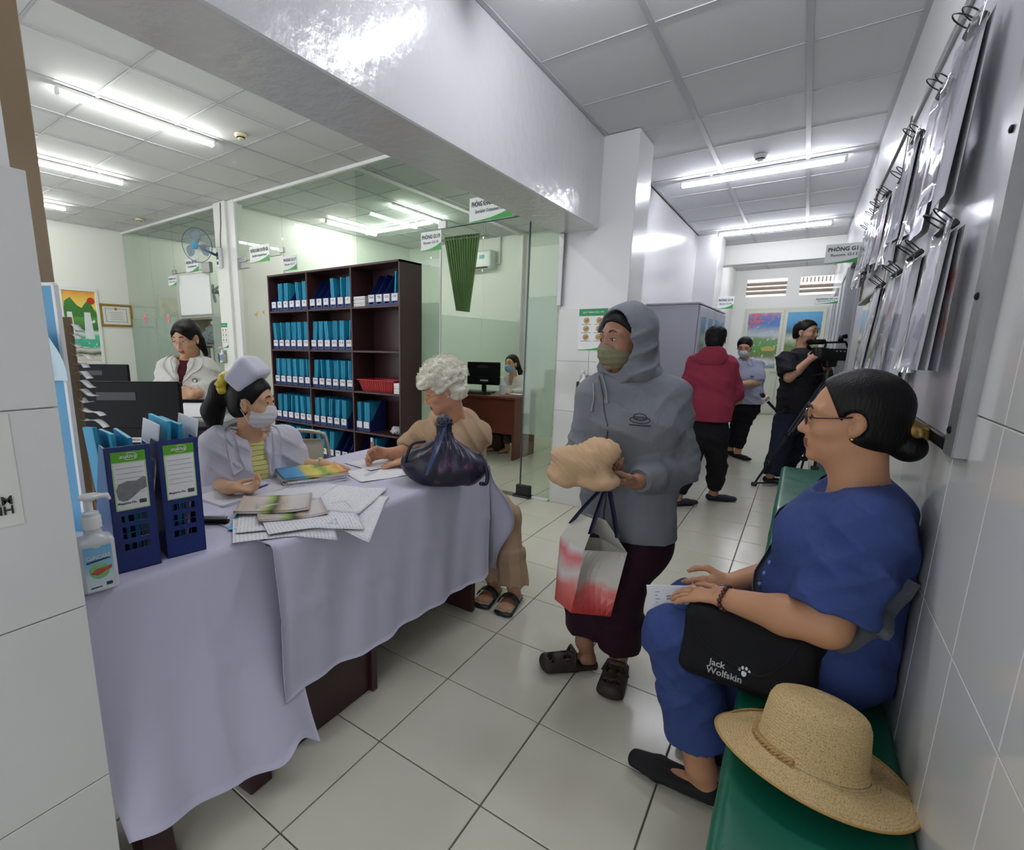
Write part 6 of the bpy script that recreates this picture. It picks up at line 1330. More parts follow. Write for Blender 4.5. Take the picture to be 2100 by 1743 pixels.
# ================================================================== woman in blue on the bench
def blue_woman():
    F, S = V(-1, 0, 0), V(0, -1, 0); h = Head((0.112, 1.55, 1.150), V(-1, -0.02, -0.06), size=0.94)
    J = dict(neck=V(0.150, 1.555, 0.985), cst=V(0.138, 1.555, 0.855), wst=V(0.125, 1.555, 0.70), pel=V(0.150, 1.555, 0.565), shL=V(0.165, 1.425, 0.935), shR=V(0.165, 1.685, 0.935),
             elL=atY(1695, 1285, 1.35), wrL=atY(1488, 1228, 1.43), elR=V(0.13, 1.80, 0.70), wrR=atY(1500, 1196, 1.63), hipL=V(0.15, 1.465, 0.555), hipR=V(0.15, 1.645, 0.555), knL=V(-0.205, 1.465, 0.495), knR=V(-0.19, 1.655, 0.495), anL=V(-0.105, 1.475, 0.095), anR=V(0.005, 1.655, 0.095), toe=V(-0.33, 1.48, 0.02))
    t = thing('person', 'seated woman in blue short-sleeved outfit with glasses on the green bench', 'person', (0.15, 1.55, 0.46))
    sk = skin('tan', '#b98866'); lo, hi = bounds(J, h); sd = Sdf(hold(lo), hi, 0.0048)
    torso(sd, J, S, -0.012); h.skull(sd, wide=1.0, jaw=1.0, nose=1.0)
    sd.cone(J['neck']-V(0, 0, 0.03), h.p(-0.022, 0, -0.06), 0.056, 0.051, 0.03); sd.cone(J['neck'], h.p(0.02, 0, -0.085), 0.045, 0.035, 0.03)
    for s in 'LR': arm(sd, J['sh'+s], J['el'+s], J['wr'+s], (0.052, 0.046, 0.029))
    hand(sd, J['wrL'], V(-1, 0.22, -0.22), V(-0.1, 0.15, -1), V(0, 1, 0), 0.97, (0.15, 0.25, 0.2), 0.2, 0.14)
    hand(sd, J['wrR'], V(-0.75, -0.55, -0.20), V(-0.5, 0.5, -0.5), V(0, 0, 1), 0.97, (0.35, 0.45, 0.3), 0.6, 0.1)
    for s in 'LR': leg(sd, J['hip'+s], J['kn'+s], J['an'+s], V(-1, 0.02, 0), (0.085, 0.056, 0.040))
    ground(sd); b = sd.build('body', [sk, M_lip], t, region=lambda P: h.lips(P).astype(int)); h.features(t, gaze=(1, 0, -0.3), browdrop=0.002)
    # tunic
    bl = fabric('blue', '#37487c', 0.7, 0.15); sd = Sdf(hold(lo), hi, 0.0055); torso(sd, J, S, 0.016, w=(0.165, 0.160, 0.160, 0.135), dp=(0.125, 0.122, 0.116, 0.09))
    for s in (-1, 1): sd.ell(J['cst']+V(-0.085, s*0.07, -0.01), (0.055, 0.065, 0.06), None, 0.05)
    for s in 'LR': sleeve(sd, [J['sh'+s], lerp(J['sh'+s], J['el'+s], 0.45), lerp(J['sh'+s], J['el'+s], 0.86)], [0.068, 0.074, 0.082])
    sd.wrinkle(0.005, 13, 1.0, (1, 1, 0.7)); sd.folds(0.008, V(0.7, 0.2, 0.7), 0.075, 1.0); sd.folds(0.008, V(-0.5, 0.3, 0.8), 0.055, 4.0, J['shL']+V(-0.06, -0.02, -0.10), 0.16); sd.folds(0.010, V(0.15, 0, 1), 0.06, 9.0, J['wst']+V(-0.05, -0.08, -0.02), 0.17); sd.cut((0, 0, 0.475), (0, 0, -1)); sd.cut((0.262, 0, 0), (1, 0, 0))
    sd.ell(J['neck']+V(-0.025, 0, 0.042), (0.098, 0.105, 0.062), np.array([nrm(V(1, 0, 0.35)), V(0, 1, 0), nrm(V(-0.35, 0, 1))]), 0.004, 'sub')
    tn = sd.build('tunic', bl, t)
    for k, (px, py) in enumerate(((1582, 1155), (1578, 1178), (1574, 1200))):
        q = on(tn, atY(px+18, py, 1.52), V(1, 0.5, 0), 0.003)[0]; MB().ball(q, (0.005, 0.006, 0.006), 10).build('button', mat('blue_button', '#5f78b8', 0.3), t, smooth=True)
    # trousers
    sd = Sdf(hold(lo), hi, 0.006)
    for s in 'LR':
        sd.cone(J['hip'+s], J['kn'+s], 0.102, 0.088, 0.05); a = J['kn'+s]; e = J['an'+s]+V(-0.01, 0, 0.105); sleeve(sd, [a, lerp(a, e, 0.5), e], [0.086, 0.086, 0.092], 0.03)
    sd.ell(J['pel'], (0.13, 0.17, 0.11), None, 0.04); sd.wrinkle(0.004, 11, 7.0, (1, 1, 0.6)); sd.folds(0.007, V(0.75, 0.2, -0.6), 0.07, 3.0); sd.folds(0.010, V(0.6, 0, 0.8), 0.05, 5.0, J['knL']+V(0.06, 0, -0.05), 0.12); sd.cut((0.262, 0, 0), (1, 0, 0)); sd.rbox((0.115, 1.55, 0.35), (0.155, 0.5, 0.114), None, 0.02, 0.0, 'sub')
    sd.build('trousers', bl, t)
    # hair drawn back into a low bun
    def bun(sd):
        h.ell(sd, (-0.112, 0, -0.062), (0.036, 0.046, 0.036), 0.012); h.cone(sd, (-0.07, 0, -0.03), (-0.10, 0, -0.05), 0.045, 0.03, 0.02)
    hair_cap(h, M_hair, t, 0.013, ((0.062, 0.100), (0.030, 0.012)), -0.095, bun, 0.0045, lo=0.20)
    s2 = Sdf(h.p(-0.125, 0, -0.02)-0.07, h.p(-0.125, 0, -0.02)+0.07, 0.004); s2.ell(h.p(-0.118, 0, -0.022), (0.024, 0.034, 0.022), np.array([nrm(h.v(1, 0, 0.6)), h.S, nrm(h.v(-0.6, 0, 1))]), 0.0).wrinkle(0.010, 60, 2); s2.build('hair_scrunchie', mat('gold_fabric', '#8f7238', 0.4, metal=0.3, noise=(120, 0.5)), t)
    # glasses
    M_fr = mat('maroon_frame', '#3a1518', 0.3)
    g = MB()
    for s in (-1, 1):
        ring = [h.p(0.098+0.004*math.cos(a)*0-0.22*abs(s*0.031+0.020*math.cos(a)*s)*0.25, s*0.031+0.021*math.cos(a), 0.008+0.015*math.sin(a)) for a in np.linspace(0, 2*math.pi, 22)[:-1]]; g.tube(ring, 0.0016, 6, closed=True)
    g.tube([h.p(0.096, -0.010, 0.012), h.p(0.099, 0, 0.014), h.p(0.096, 0.010, 0.012)], 0.0015, 6); fr = g.build('glasses_frame', M_fr, t)
    for s in (-1, 1):
        MB().tube([h.p(0.090, s*0.054, 0.014), h.p(0.075, s*0.070, 0.014), h.p(0.03, s*0.077, 0.015), h.p(0.006, s*0.079, 0.018)], 0.0021, 6).build('temple_arm', M_fr, fr, smooth=True); MB().lathe([(0.0195, 0), (0.0195, 0.001)], h.p(0.0945, s*0.031, 0.008), frame(h.F, h.S), 20).build('lens', G_clear, fr)
    MB().ball(h.p(0.004, 0.083, -0.036), 0.0038, 10).build('earring', mat('gold', '#c9a14a', 0.25, metal=0.9), t, smooth=True)
    # bead bracelet
    d = nrm(J['wrL']-J['elL']); R = frame(d); b_ = MB(); c = J['wrL']-d*0.004
    for k in range(18): a = 2*math.pi*k/18; b_.ball(c+R.T@V(0.034*math.cos(a), 0.034*math.sin(a), 0.003*math.sin(3*a)), 0.0062, 8)
    b_.build('bead_bracelet', mat('brown_bead', '#4a2a20', 0.35), t, smooth=True)
    # flat shoes
    for s in 'LR':
        sd = Sdf(hold(J['an'+s]-V(0.30, 0.12, 0.2)), J['an'+s]+V(0.12, 0.12, 0.08), 0.005); shoe(sd, J['an'+s]+V(0.0, 0, 0), V(-1, 0.02, 0), 1.12); sd.ell(J['an'+s]+V(-0.045, 0, -0.018), (0.085, 0.034, 0.034), None, 0.006, 'sub'); sd.cut((0, 0, 0.003), (0, 0, -1)); sd.build('shoe', mat('black_felt', '#0c0c0e', 0.8), t)
    return t, J, h, tn, b
BW = blue_woman()
# black messenger bag on her lap, with strap
def messenger():
    t = thing('messenger_bag', 'black messenger bag with white lettering on the lap of the woman in blue', 'bag', (-0.02, 1.40, 0.55)); m = fabric('bag_black', '#121315', 0.75, 0.2)
    c = V(-0.035, 1.385, 0.565); ux = nrm(V(1, -0.02, 0.02)); ux = nrm(atY(1640, 1360, 1.37)-atY(1440, 1300, 1.39)); uy = nrm(V(0.10, 0.42, 0.90)); n = nrm(np.cross(ux, uy)); uy = np.cross(n, ux); R = np.array([ux, uy, n])
    c = atY(1530, 1337, 1.385)
    sd = Sdf(c-0.26, c+0.26, 0.005); sd.rbox(c, (0.150, 0.096, 0.036), R, 0.032); sd.rbox(c-uy*0.010+n*0.022, (0.146, 0.078, 0.020), R, 0.018, 0.01); sd.cone(c+ux*0.10+uy*0.05, c+ux*0.16+uy*0.075, 0.03, 0.02, 0.03); sd.wrinkle(0.004, 11, 3)
    o = sd.build('bag_body', m, t)
    # flap seam
    pts = [c+ux*a+uy*b for a, b in ((-0.115, 0.02), (-0.08, -0.012), (-0.02, -0.036), (0.03, -0.045), (0.06, -0.03), (0.09, 0.01), (0.105, 0.05))]; path = on(o, spline(pts, 6), -n, 0.0008); MB().tube(path, 0.0016, 5).build('flap_seam', mat('seam_black', '#060607', 0.8), o)
    tw = mat('white_print', '#c4c6c8', 0.5); c2 = c-uy*0.058-ux*0.035
    text('brand_lettering', 'Jack', c2+uy*0.011-ux*0.018, ux, uy, 0.022, tw, o, bold=0.02, target=o); text('brand_lettering', 'Wolfskin', c2-uy*0.009, ux, uy, 0.022, tw, o, bold=0.02, target=o)
    q = c2+uy*0.012+ux*0.042; pw = MB()
    for a, b, r in ((0, -0.003, 0.0062), (-0.010, 0.004, 0.0032), (-0.004, 0.0095, 0.0034), (0.004, 0.0098, 0.0034), (0.0105, 0.0045, 0.0032)):
        pq = on(o, q+ux*a+uy*b, -n, 0.0006)[0]; pw.lathe([(r, 0), (r, 0.0006)], pq, frame(n, ux), 12, sx=0.9, sy=1.25)
    pw.build('paw_print', tw, o)
    gs = mat('grey_webbing', '#4f535a', 0.8, bump=(300, 0.2)); tn = BW[3]
    # strap: from the bag up the near flank to the back, and across the chest to the far shoulder
    a0 = c+ux*0.15+uy*0.07; back = [a0, atY(1750, 1310, 1.375), atY(1815, 1262, 1.385), atY(1872, 1200, 1.40)]
    pth = spline(back, 8); wd = nrm(V(0.35, 0.1, 1)); st = np.array(on(tn, pth, V(0.0, 1, 0.0), 0.004)); st[:4] = pth[:4]*np.linspace(1, 0.3, 4)[:, None]+st[:4]*np.linspace(0, 0.7, 4)[:, None]
    wv = np.array([nrm(np.cross(nrm(st[min(i+1, len(st)-1)]-st[max(i-1, 0)]), V(0, -1, 0))) for i in range(len(st))]); MB().sheet(np.stack([st-wv*0.019, st+wv*0.019], 1), 0.003).build('strap', gs, t, smooth=True)
    fr = [c+uy*0.08-ux*0.03, atY(1520, 1200, 1.50), atY(1548, 1150, 1.57), atY(1600, 1080, 1.66), atY(1680, 1020, 1.70), V(0.16, 1.69, 0.99)]; p2 = spline(fr, 8); p3 = np.array(on(tn, p2, V(0.8, 0.4, -0.2), 0.004)); p3[:7] = p2[:7]
    MB().sheet(np.stack([p3-V(0.012, 0.012, 0)*1.0, p3+V(0.012, 0.012, 0)*1.0], 1), 0.003).build('strap', gs, t, smooth=True)
messenger()
# leaflet in her hands
t = thing('medical_booklet', 'white and blue medical booklet held by the woman in blue', 'booklet', atY(1420, 1240, 1.5)); q = [atY(1336, 1200, 1.49), atY(1505, 1204, 1.56), atY(1500, 1262, 1.54), atY(1331, 1270, 1.47)]
q = [np.asarray(x) for x in q]; ux = nrm(q[1]-q[0]); uy = nrm(q[0]-q[3]); n = nrm(np.cross(ux, uy)); W_, H_ = np.linalg.norm(q[1]-q[0]), np.linalg.norm(q[0]-q[3]); o0 = q[3]
uy = np.cross(n, ux); R = np.array([ux, uy, n]); pg = MB().obox(o0+ux*W_/2+uy*H_/2, (W_/2, H_/2, 0.0025), R, 0.001).build('pages', M_paper, t)
def blk(a0, a1, b0, b1, m, nm='print_block', dz=0.003): return MB().obox(o0+ux*W_*(a0+a1)/2+uy*H_*(b0+b1)/2+n*dz, (W_*(a1-a0)/2, H_*(b1-b0)/2, 0.0003), R).build(nm, m, pg)
blk(0.10, 0.50, 0.04, 0.36, mat('booklet_blue', '#4aa3d2', 0.5)); blk(0.52, 0.98, 0.04, 0.93, pic_mat('booklet_photo', [(0, '#b99a86'), (0.35, '#c9b6a4'), (0.6, '#cfd3cf'), (0.8, '#5a6a4a'), (1, '#4a5a44')], 40, 0.8, 2, -0.05, 0.09), dz=0.0028)
for k in range(4): blk(0.10, 0.13+0.03*(k % 2), 0.5+0.1*k, 0.52+0.1*k, M_grey)
text('lettering', '55', o0+ux*W_*0.27+uy*H_*0.66+n*0.003, uy, -ux, 0.016, M_ink, pg); 
for k in range(9): blk(0.38, 0.46, 0.5+0.035*k, 0.512+0.035*k+0.008*(k % 3 > 0), M_ink, 'barcode_bar')
# ================================================================== hooded person
def hooded():
    D = 1.80; F = nrm(-0.72*RH-0.69*FH); S = np.cross(Z3, F); h = Head(at(1278, 700, D), nrm(-0.90*RH-0.42*FH-0.06*Z3), size=0.90)
    J = dict(neck=at(1290, 772, D+0.02), cst=at(1295, 870, D), wst=at(1290, 975, D+0.01), pel=at(1285, 1085, D+0.03), shL=at(1372, 812, D-0.03), shR=at(1222, 812, D+0.06), elL=at(1392, 955, D-0.05), wrL=at(1305, 988, D-0.20), elR=at(1192, 935, D+0.05), wrR=at(1205, 955, D-0.14),
             hipL=at(1315, 1100, D+0.0), hipR=at(1250, 1100, D+0.07), knL=V(-0.475, 1.83, 0.40), knR=V(-0.60, 1.86, 0.42), anL=V(-0.470, 1.90, 0.085), anR=V(-0.60, 1.86, 0.115), toe=V(-0.75, 1.62, 0.02))
    t = thing('person', 'standing person in a grey hoodie with the hood up and a face mask', 'person', (-0.5, 1.88, 0))
    sk = skin('brown', '#9a7058'); lo, hi = bounds(J, h); sd = Sdf(hold(lo), hi, 0.006); h.skull(sd, ears=False); torso(sd, J, S, -0.02)
    sd.cone(J['neck']-V(0, 0, 0.03), h.p(-0.02, 0, -0.06), 0.055, 0.05, 0.03)
    for s in 'LR': arm(sd, J['sh'+s], J['el'+s], J['wr'+s], (0.045, 0.038, 0.027))
    hand(sd, J['wrL'], nrm(-RH*0.95-0.10*FH-0.05*Z3), nrm(Z3*0.8+FH*0.4), -FH, 0.95, (0.5, 0.6, 0.4), 0.8, 0.05); hand(sd, J['wrR'], nrm(RH*0.5-FH*0.6), Z3, FH, 0.95, (0.4, 0.5, 0.4), 0.5)
    leg(sd, J['hipL'], J['knL'], J['anL'], nrm(V(0.12, -1, 0)), (0.08, 0.052, 0.034)); leg(sd, J['hipR'], J['knR'], J['anR'], nrm(V(-0.75, -0.66, 0)), (0.08, 0.052, 0.034)); ground(sd)
    sd.build('body', [sk, M_lip], t, region=lambda P: h.lips(P).astype(int)); h.features(t, gaze=(1, 0, -0.4))
    hair_cap(h, M_hair, t, 0.009, ((0.075, 0.088), (0.03, 0.03)), -0.06, ear=False)
    face_mask(h, t, mat('olive_mask', '#7a765a', 0.7), top=-0.012)
    gr = fabric('grey_jersey', '#777b81', 0.85, 0.2, 0.08); sd = Sdf(hold(lo), hi, 0.006); torso(sd, J, S, 0.018, w=(0.170, 0.150, 0.150, 0.12), dp=(0.125, 0.120, 0.112, 0.08))
    for s in 'LR': e = lerp(J['el'+s], J['wr'+s], 0.93); sleeve(sd, [J['sh'+s], J['el'+s], lerp(J['el'+s], e, 0.7), e], [0.066, 0.060, 0.052, 0.041], 0.035)
    sd.wrinkle(0.005, 12, 2.0, (1, 1, 0.55)); sd.folds(0.008, nrm(Z3+0.5*RH), 0.09, 2.0); sd.folds(0.011, nrm(Z3*0.9-0.3*RH), 0.042, 5.0, J['elL'], 0.13); sd.folds(0.011, Z3, 0.042, 7.0, J['elR'], 0.12); sd.folds(0.009, nrm(RH*0.7-Z3*0.8), 0.06, 8.0, lerp(J['shL'], J['cst'], 0.45), 0.12)
    hem = at(1290, 1092, D)[2]; sd.cut((0, 0, hem), (0, 0, -1)); hd = sd.build('hoodie', gr, t)
    # hood: a shell around the head open to the face
    sd = Sdf(h.c-0.24, h.c+0.24, 0.005); h.ell(sd, (-0.030, 0, 0.030), (0.128, 0.104, 0.122), 0.03); h.ell(sd, (-0.022, 0, -0.060), (0.105, 0.096, 0.090), 0.05); sd.ell(J['neck']+V(0, 0, 0.012), (0.115, 0.105, 0.05), None, 0.04); h.cone(sd, (-0.115, 0, -0.02), (-0.13, 0, -0.055), 0.045, 0.04, 0.04)
    sd.wrinkle(0.006, 14, 6.0); sd.folds(0.007, nrm(Z3-0.5*RH), 0.06, 3.0); h.ell(sd, (0.045, 0, 0.000), (0.100, 0.083, 0.122), 0.01, 'sub'); sd.cut(h.p(0.066, 0, 0.01), h.v(1, 0, -0.10)); sd.build('hood', gr, hd)
    # zip, drawstrings, chest emblem, cuffs, hem band
    fr = -nrm(F); dn = V(0, 0, -1); z0 = at(1250, 775, D-0.1); z1 = at(1246, 1085, D-0.1); zp = on(hd, [lerp(z0, z1, a) for a in np.linspace(0, 1, 24)], FH, 0.001); MB().tube(zp, 0.0026, 6).build('zip', mat('zip_grey', '#4a4d52', 0.5), hd)
    for pts in (((1256, 770), (1257, 800), (1254, 828)), ((1236, 790), (1232, 820), (1228, 848))):
        p = on(hd, [at(a, b, D-0.1) for a, b in pts], FH, 0.006); MB().tube(spline(p, 5), 0.0032, 6).build('drawstring', mat('string_grey', '#8d9095', 0.8), hd, smooth=True); MB().ball(p[-1], 0.0062, 8).build('string_knot', mat('string_grey', '#8d9095', 0.8), hd, smooth=True)
    c = at(1302, 855, D-0.1); em = MB(); ux, uy = RH*0.95-0.3*FH*0, Z3
    for rx, rz, dz in ((0.028, 0.011, -0.004), (0.020, 0.011, 0.006)): em.tube(on(hd, [c+RH*rx*math.cos(a)+Z3*(rz*math.sin(a)+dz) for a in np.linspace(0, 2*math.pi, 20)[:-1]], FH, 0.0012), 0.0016, 5, closed=True)
    for dx in (-0.010, 0, 0.010): em.tube(on(hd, [c+RH*(dx-0.004)+Z3*0.001, c+RH*(dx+0.004)+Z3*0.001], FH, 0.0012), 0.0013, 5)
    em.tube(on(hd, [c+RH*a-Z3*0.022 for a in np.linspace(-0.030, 0.032, 8)], FH, 0.0012), 0.0022, 5); em.build('chest_emblem', mat('emblem_dark', '#2a2d31', 0.7), hd)
    for s in 'LR':
        d = nrm(J['wr'+s]-J['el'+s]); e = lerp(J['el'+s], J['wr'+s], 0.93); MB().lathe([(0.040, -0.030), (0.043, -0.025), (0.042, 0.0), (0.038, 0.004), (0.033, 0.0)], e, frame(d), 20, cap=False).build('cuff', gr, hd, smooth=True)
    # trousers
    mr = fabric('maroon', '#2c1420', 0.75, 0.15); sd = Sdf(hold(lo), hi, 0.006); sd.ecap(J['pel']+V(0, 0, 0.05), J['pel']-V(0, 0, 0.05), (0.155, 0.115), (0.165, 0.125), S, 0.04)
    for s in 'LR':
        e = lerp(J['kn'+s], J['an'+s], 0.80); sd.cone(J['hip'+s], J['kn'+s], 0.105, 0.090, 0.05); sleeve(sd, [J['kn'+s], lerp(J['kn'+s], e, 0.5), e], [0.090, 0.090, 0.084], 0.03)
    sd.wrinkle(0.006, 10, 5.0, (1, 1, 0.4)); sd.folds(0.010, RH, 0.075, 4.0, bend=2.4); sd.build('trousers', mr, t)
    # clog sandals
    br = mat('brown_clog', '#2d211b', 0.6)
    for an, f in ((J['anL'], nrm(V(0.12, -1, 0))), (J['anR'], nrm(V(-0.75, -0.66, 0)))):
        s_ = np.cross(Z3, f); sd = Sdf(hold(an-V(0.28, 0.28, 0.2)), an+V(0.28, 0.28, 0.06), 0.0045); b0 = V(an[0], an[1], 0.016)
        sd.ecap(b0-f*0.04, b0+f*0.16, (0.042, 0.020), (0.050, 0.018), s_, 0.0); hh = V(an[0], an[1], 0.030); sd.ecap(hh+f*0.05, hh+f*0.155, (0.047, 0.040), (0.048, 0.030), s_, 0.015)
        for k in range(5):
            a = (k-2)*0.42; q = hh+f*(0.115+0.030*math.cos(a))+s_*0.034*math.sin(a)+Z3*0.03; sd.ell(q, (0.013, 0.0055, 0.03), frame(Z3, f*math.cos(a)+s_*math.sin(a))[[0, 1, 2]], 0.002, 'sub')
        sd.ell(hh+f*0.075+Z3*0.02+s_*0.018, (0.02, 0.012, 0.035), frame(Z3, f), 0.004, 'sub'); sd.ell(hh+f*0.075+Z3*0.02-s_*0.018, (0.02, 0.012, 0.035), frame(Z3, f), 0.004, 'sub'); sd.ell(hh-f*0.0+Z3*0.03, (0.05, 0.036, 0.03), frame(Z3, f), 0.004, 'sub')
        sd.cut((0, 0, 0.003), (0, 0, -1)); o = sd.build('clog', br, t)
        MB().tube([hh+f*0.055+s_*0.047+Z3*0.005, hh+f*0.045+s_*0.030+Z3*0.050, hh+f*0.045-s_*0.030+Z3*0.050, hh+f*0.055-s_*0.047+Z3*0.005], 0.0075, 8).build('strap', br, o, smooth=True)
    return J, h
HJ, HH = hooded()
# folded tan garment over the arms
def bundle():
    c = at(1205, 955, 1.55); sd = Sdf(c-0.22, c+0.22, 0.004); R = np.array([RH, -FH, Z3])
    sd.ell(at(1190, 950, 1.55), (0.105, 0.075, 0.048), np.array([nrm(RH-0.35*Z3), -FH, nrm(Z3+0.35*RH)]), 0.02); sd.ell(at(1232, 925, 1.57), (0.062, 0.07, 0.045), R, 0.03); sd.ell(at(1225, 985, 1.53), (0.075, 0.07, 0.030), R, 0.02); sd.ell(at(1150, 975, 1.54), (0.05, 0.055, 0.035), np.array([nrm(RH-0.4*Z3), -FH, nrm(Z3+0.4*RH)]), 0.03)
    ax = nrm(RH*0.8+Z3*0.75); sd.ripple(lambda P: 0.0020*np.sin((P-c)@ax*420+4*np.sin((P-c)@Z3*30))*np.clip(((P-c)@Z3+0.03)/0.03, 0, 1)); sd.wrinkle(0.006, 20, 3.0)
    o = sd.build('folded_garment', mat('tan_knit', '#bd9f7d', 0.85, 0.2, noise=(12, 0.12)), None); tag(o, 'folded tan knitted garment carried on the arm of the hooded person', 'garment')
bundle()
# paper shopping bag with red flowers
def paper_bag():
    D = 1.60; t = thing('shopping_bag', 'white paper shopping bag with red flower print and navy ribbon handles', 'bag', at(1210, 1260, D))
    # box: right face (narrow side) and left face seen
    A = at(1198, 1128, D); B = at(1286, 1133, D+0.02); Cc = at(1252, 1264, D+0.02); Dd = at(1171, 1256, D); A2 = at(1148, 1150, D+0.16); D2 = at(1166, 1235, D+0.16)
    dep = nrm(FH*0.93-RH*0.36); T_ = [A, B, B+dep*0.14, A+dep*0.14]; Bo = [Dd, Cc, Cc+dep*0.12, Dd+dep*0.10]; Bo = [b+(Z3*0) for b in Bo]
    P_fl = mat('bag_paper', '#c6c4ba', 0.6)
    m = pic_mat('flower_bag', [(0.0, '#c23f3c'), (0.22, '#d9706a'), (0.34, '#cfc9c0'), (0.40, '#c9c8bf'), (1.0, '#c9c8bf')], 14, 0.7, 2, 0.0, 0.30)
    m2 = pic_mat('flower_bag_front', [(0.0, '#c74b48'), (0.3, '#d47a74'), (0.45, '#ccc9c6'), (0.62, '#d2716f'), (0.72, '#cccbca'), (1.0, '#cfcfd0')], 9, 1.0, 2, 0.0, 0.34)
    def quad(nm, p, mm, n=9, crease=0.0):
        g = np.array([[(p[0]*(1-a)+p[1]*a)*(1-b)+(p[3]*(1-a)+p[2]*a)*b+np.cross(p[1]-p[0], p[3]-p[0])*crease*math.sin(math.pi*a)*math.sin(math.pi*b)*8 for b in np.linspace(0, 1, n)] for a in np.linspace(0, 1, n)]); return MB().sheet(g, 0.0012).build(nm, mm, t, smooth=False)
    quad('side_panel', [T_[0], T_[1], Bo[1], Bo[0]], m, crease=0.2); fp = quad('front_panel', [T_[3], T_[0], Bo[0], Bo[3]], m2, crease=-0.1); quad('back_panel', [T_[1], T_[2], Bo[2], Bo[1]], m); quad('far_panel', [T_[2], T_[3], Bo[3], Bo[2]], P_fl); quad('base_panel', [Bo[0], Bo[1], Bo[2], Bo[3]], m)
    # upper walls drawn together to the handles
    apexL = at(1195, 1040, D+0.12); apexR = at(1228, 1045, D+0.02)
    quad('upper_flap', [T_[3], T_[0], lerp(apexR, T_[0], 0.25), lerp(apexL, T_[3], 0.2)], P_fl); quad('upper_flap', [T_[1], T_[2], lerp(apexL, T_[2], 0.2), lerp(apexR, T_[1], 0.25)], P_fl)
    nv = mat('navy_ribbon', '#12183a', 0.5); gp = HJ['wrL']+V(0, 0, -0.035); gp = at(1243, 1008, 1.60)
    for a, b in ((lerp(T_[0], apexR, 0.40), gp-RH*0.006), (lerp(T_[1], apexR, 0.35), gp+RH*0.012), (lerp(T_[3], apexL, 0.45), gp-RH*0.014+FH*0.02), (lerp(T_[2], apexL, 0.4), gp+RH*0.006+FH*0.03)):
        pth = [a, lerp(a, b, 0.5)+V(0, 0, 0.004), b]; MB().sheet(np.stack([np.array(spline(pth, 5))-RH*0.008, np.array(spline(pth, 5))+RH*0.008], 1), 0.002).build('ribbon_handle', nv, t, smooth=True)
    n = nrm(np.cross(T_[0]-T_[3], Bo[3]-T_[3])); n = n if n@FH < 0 else -n; ux = nrm(T_[0]-T_[3]); uy = nrm(T_[3]-Bo[3]); cc = (T_[0]+T_[3]+Bo[0]+Bo[3])/4+uy*0.045
    text('lettering', 'Xo', cc+n*0.004, nrm(uy*0.85+ux*0.5), nrm(-ux+uy*0.2), 0.055, mat('ink_navy', '#2a2f45', 0.5), fp, bold=-0.01, slant=0.4)
paper_bag()

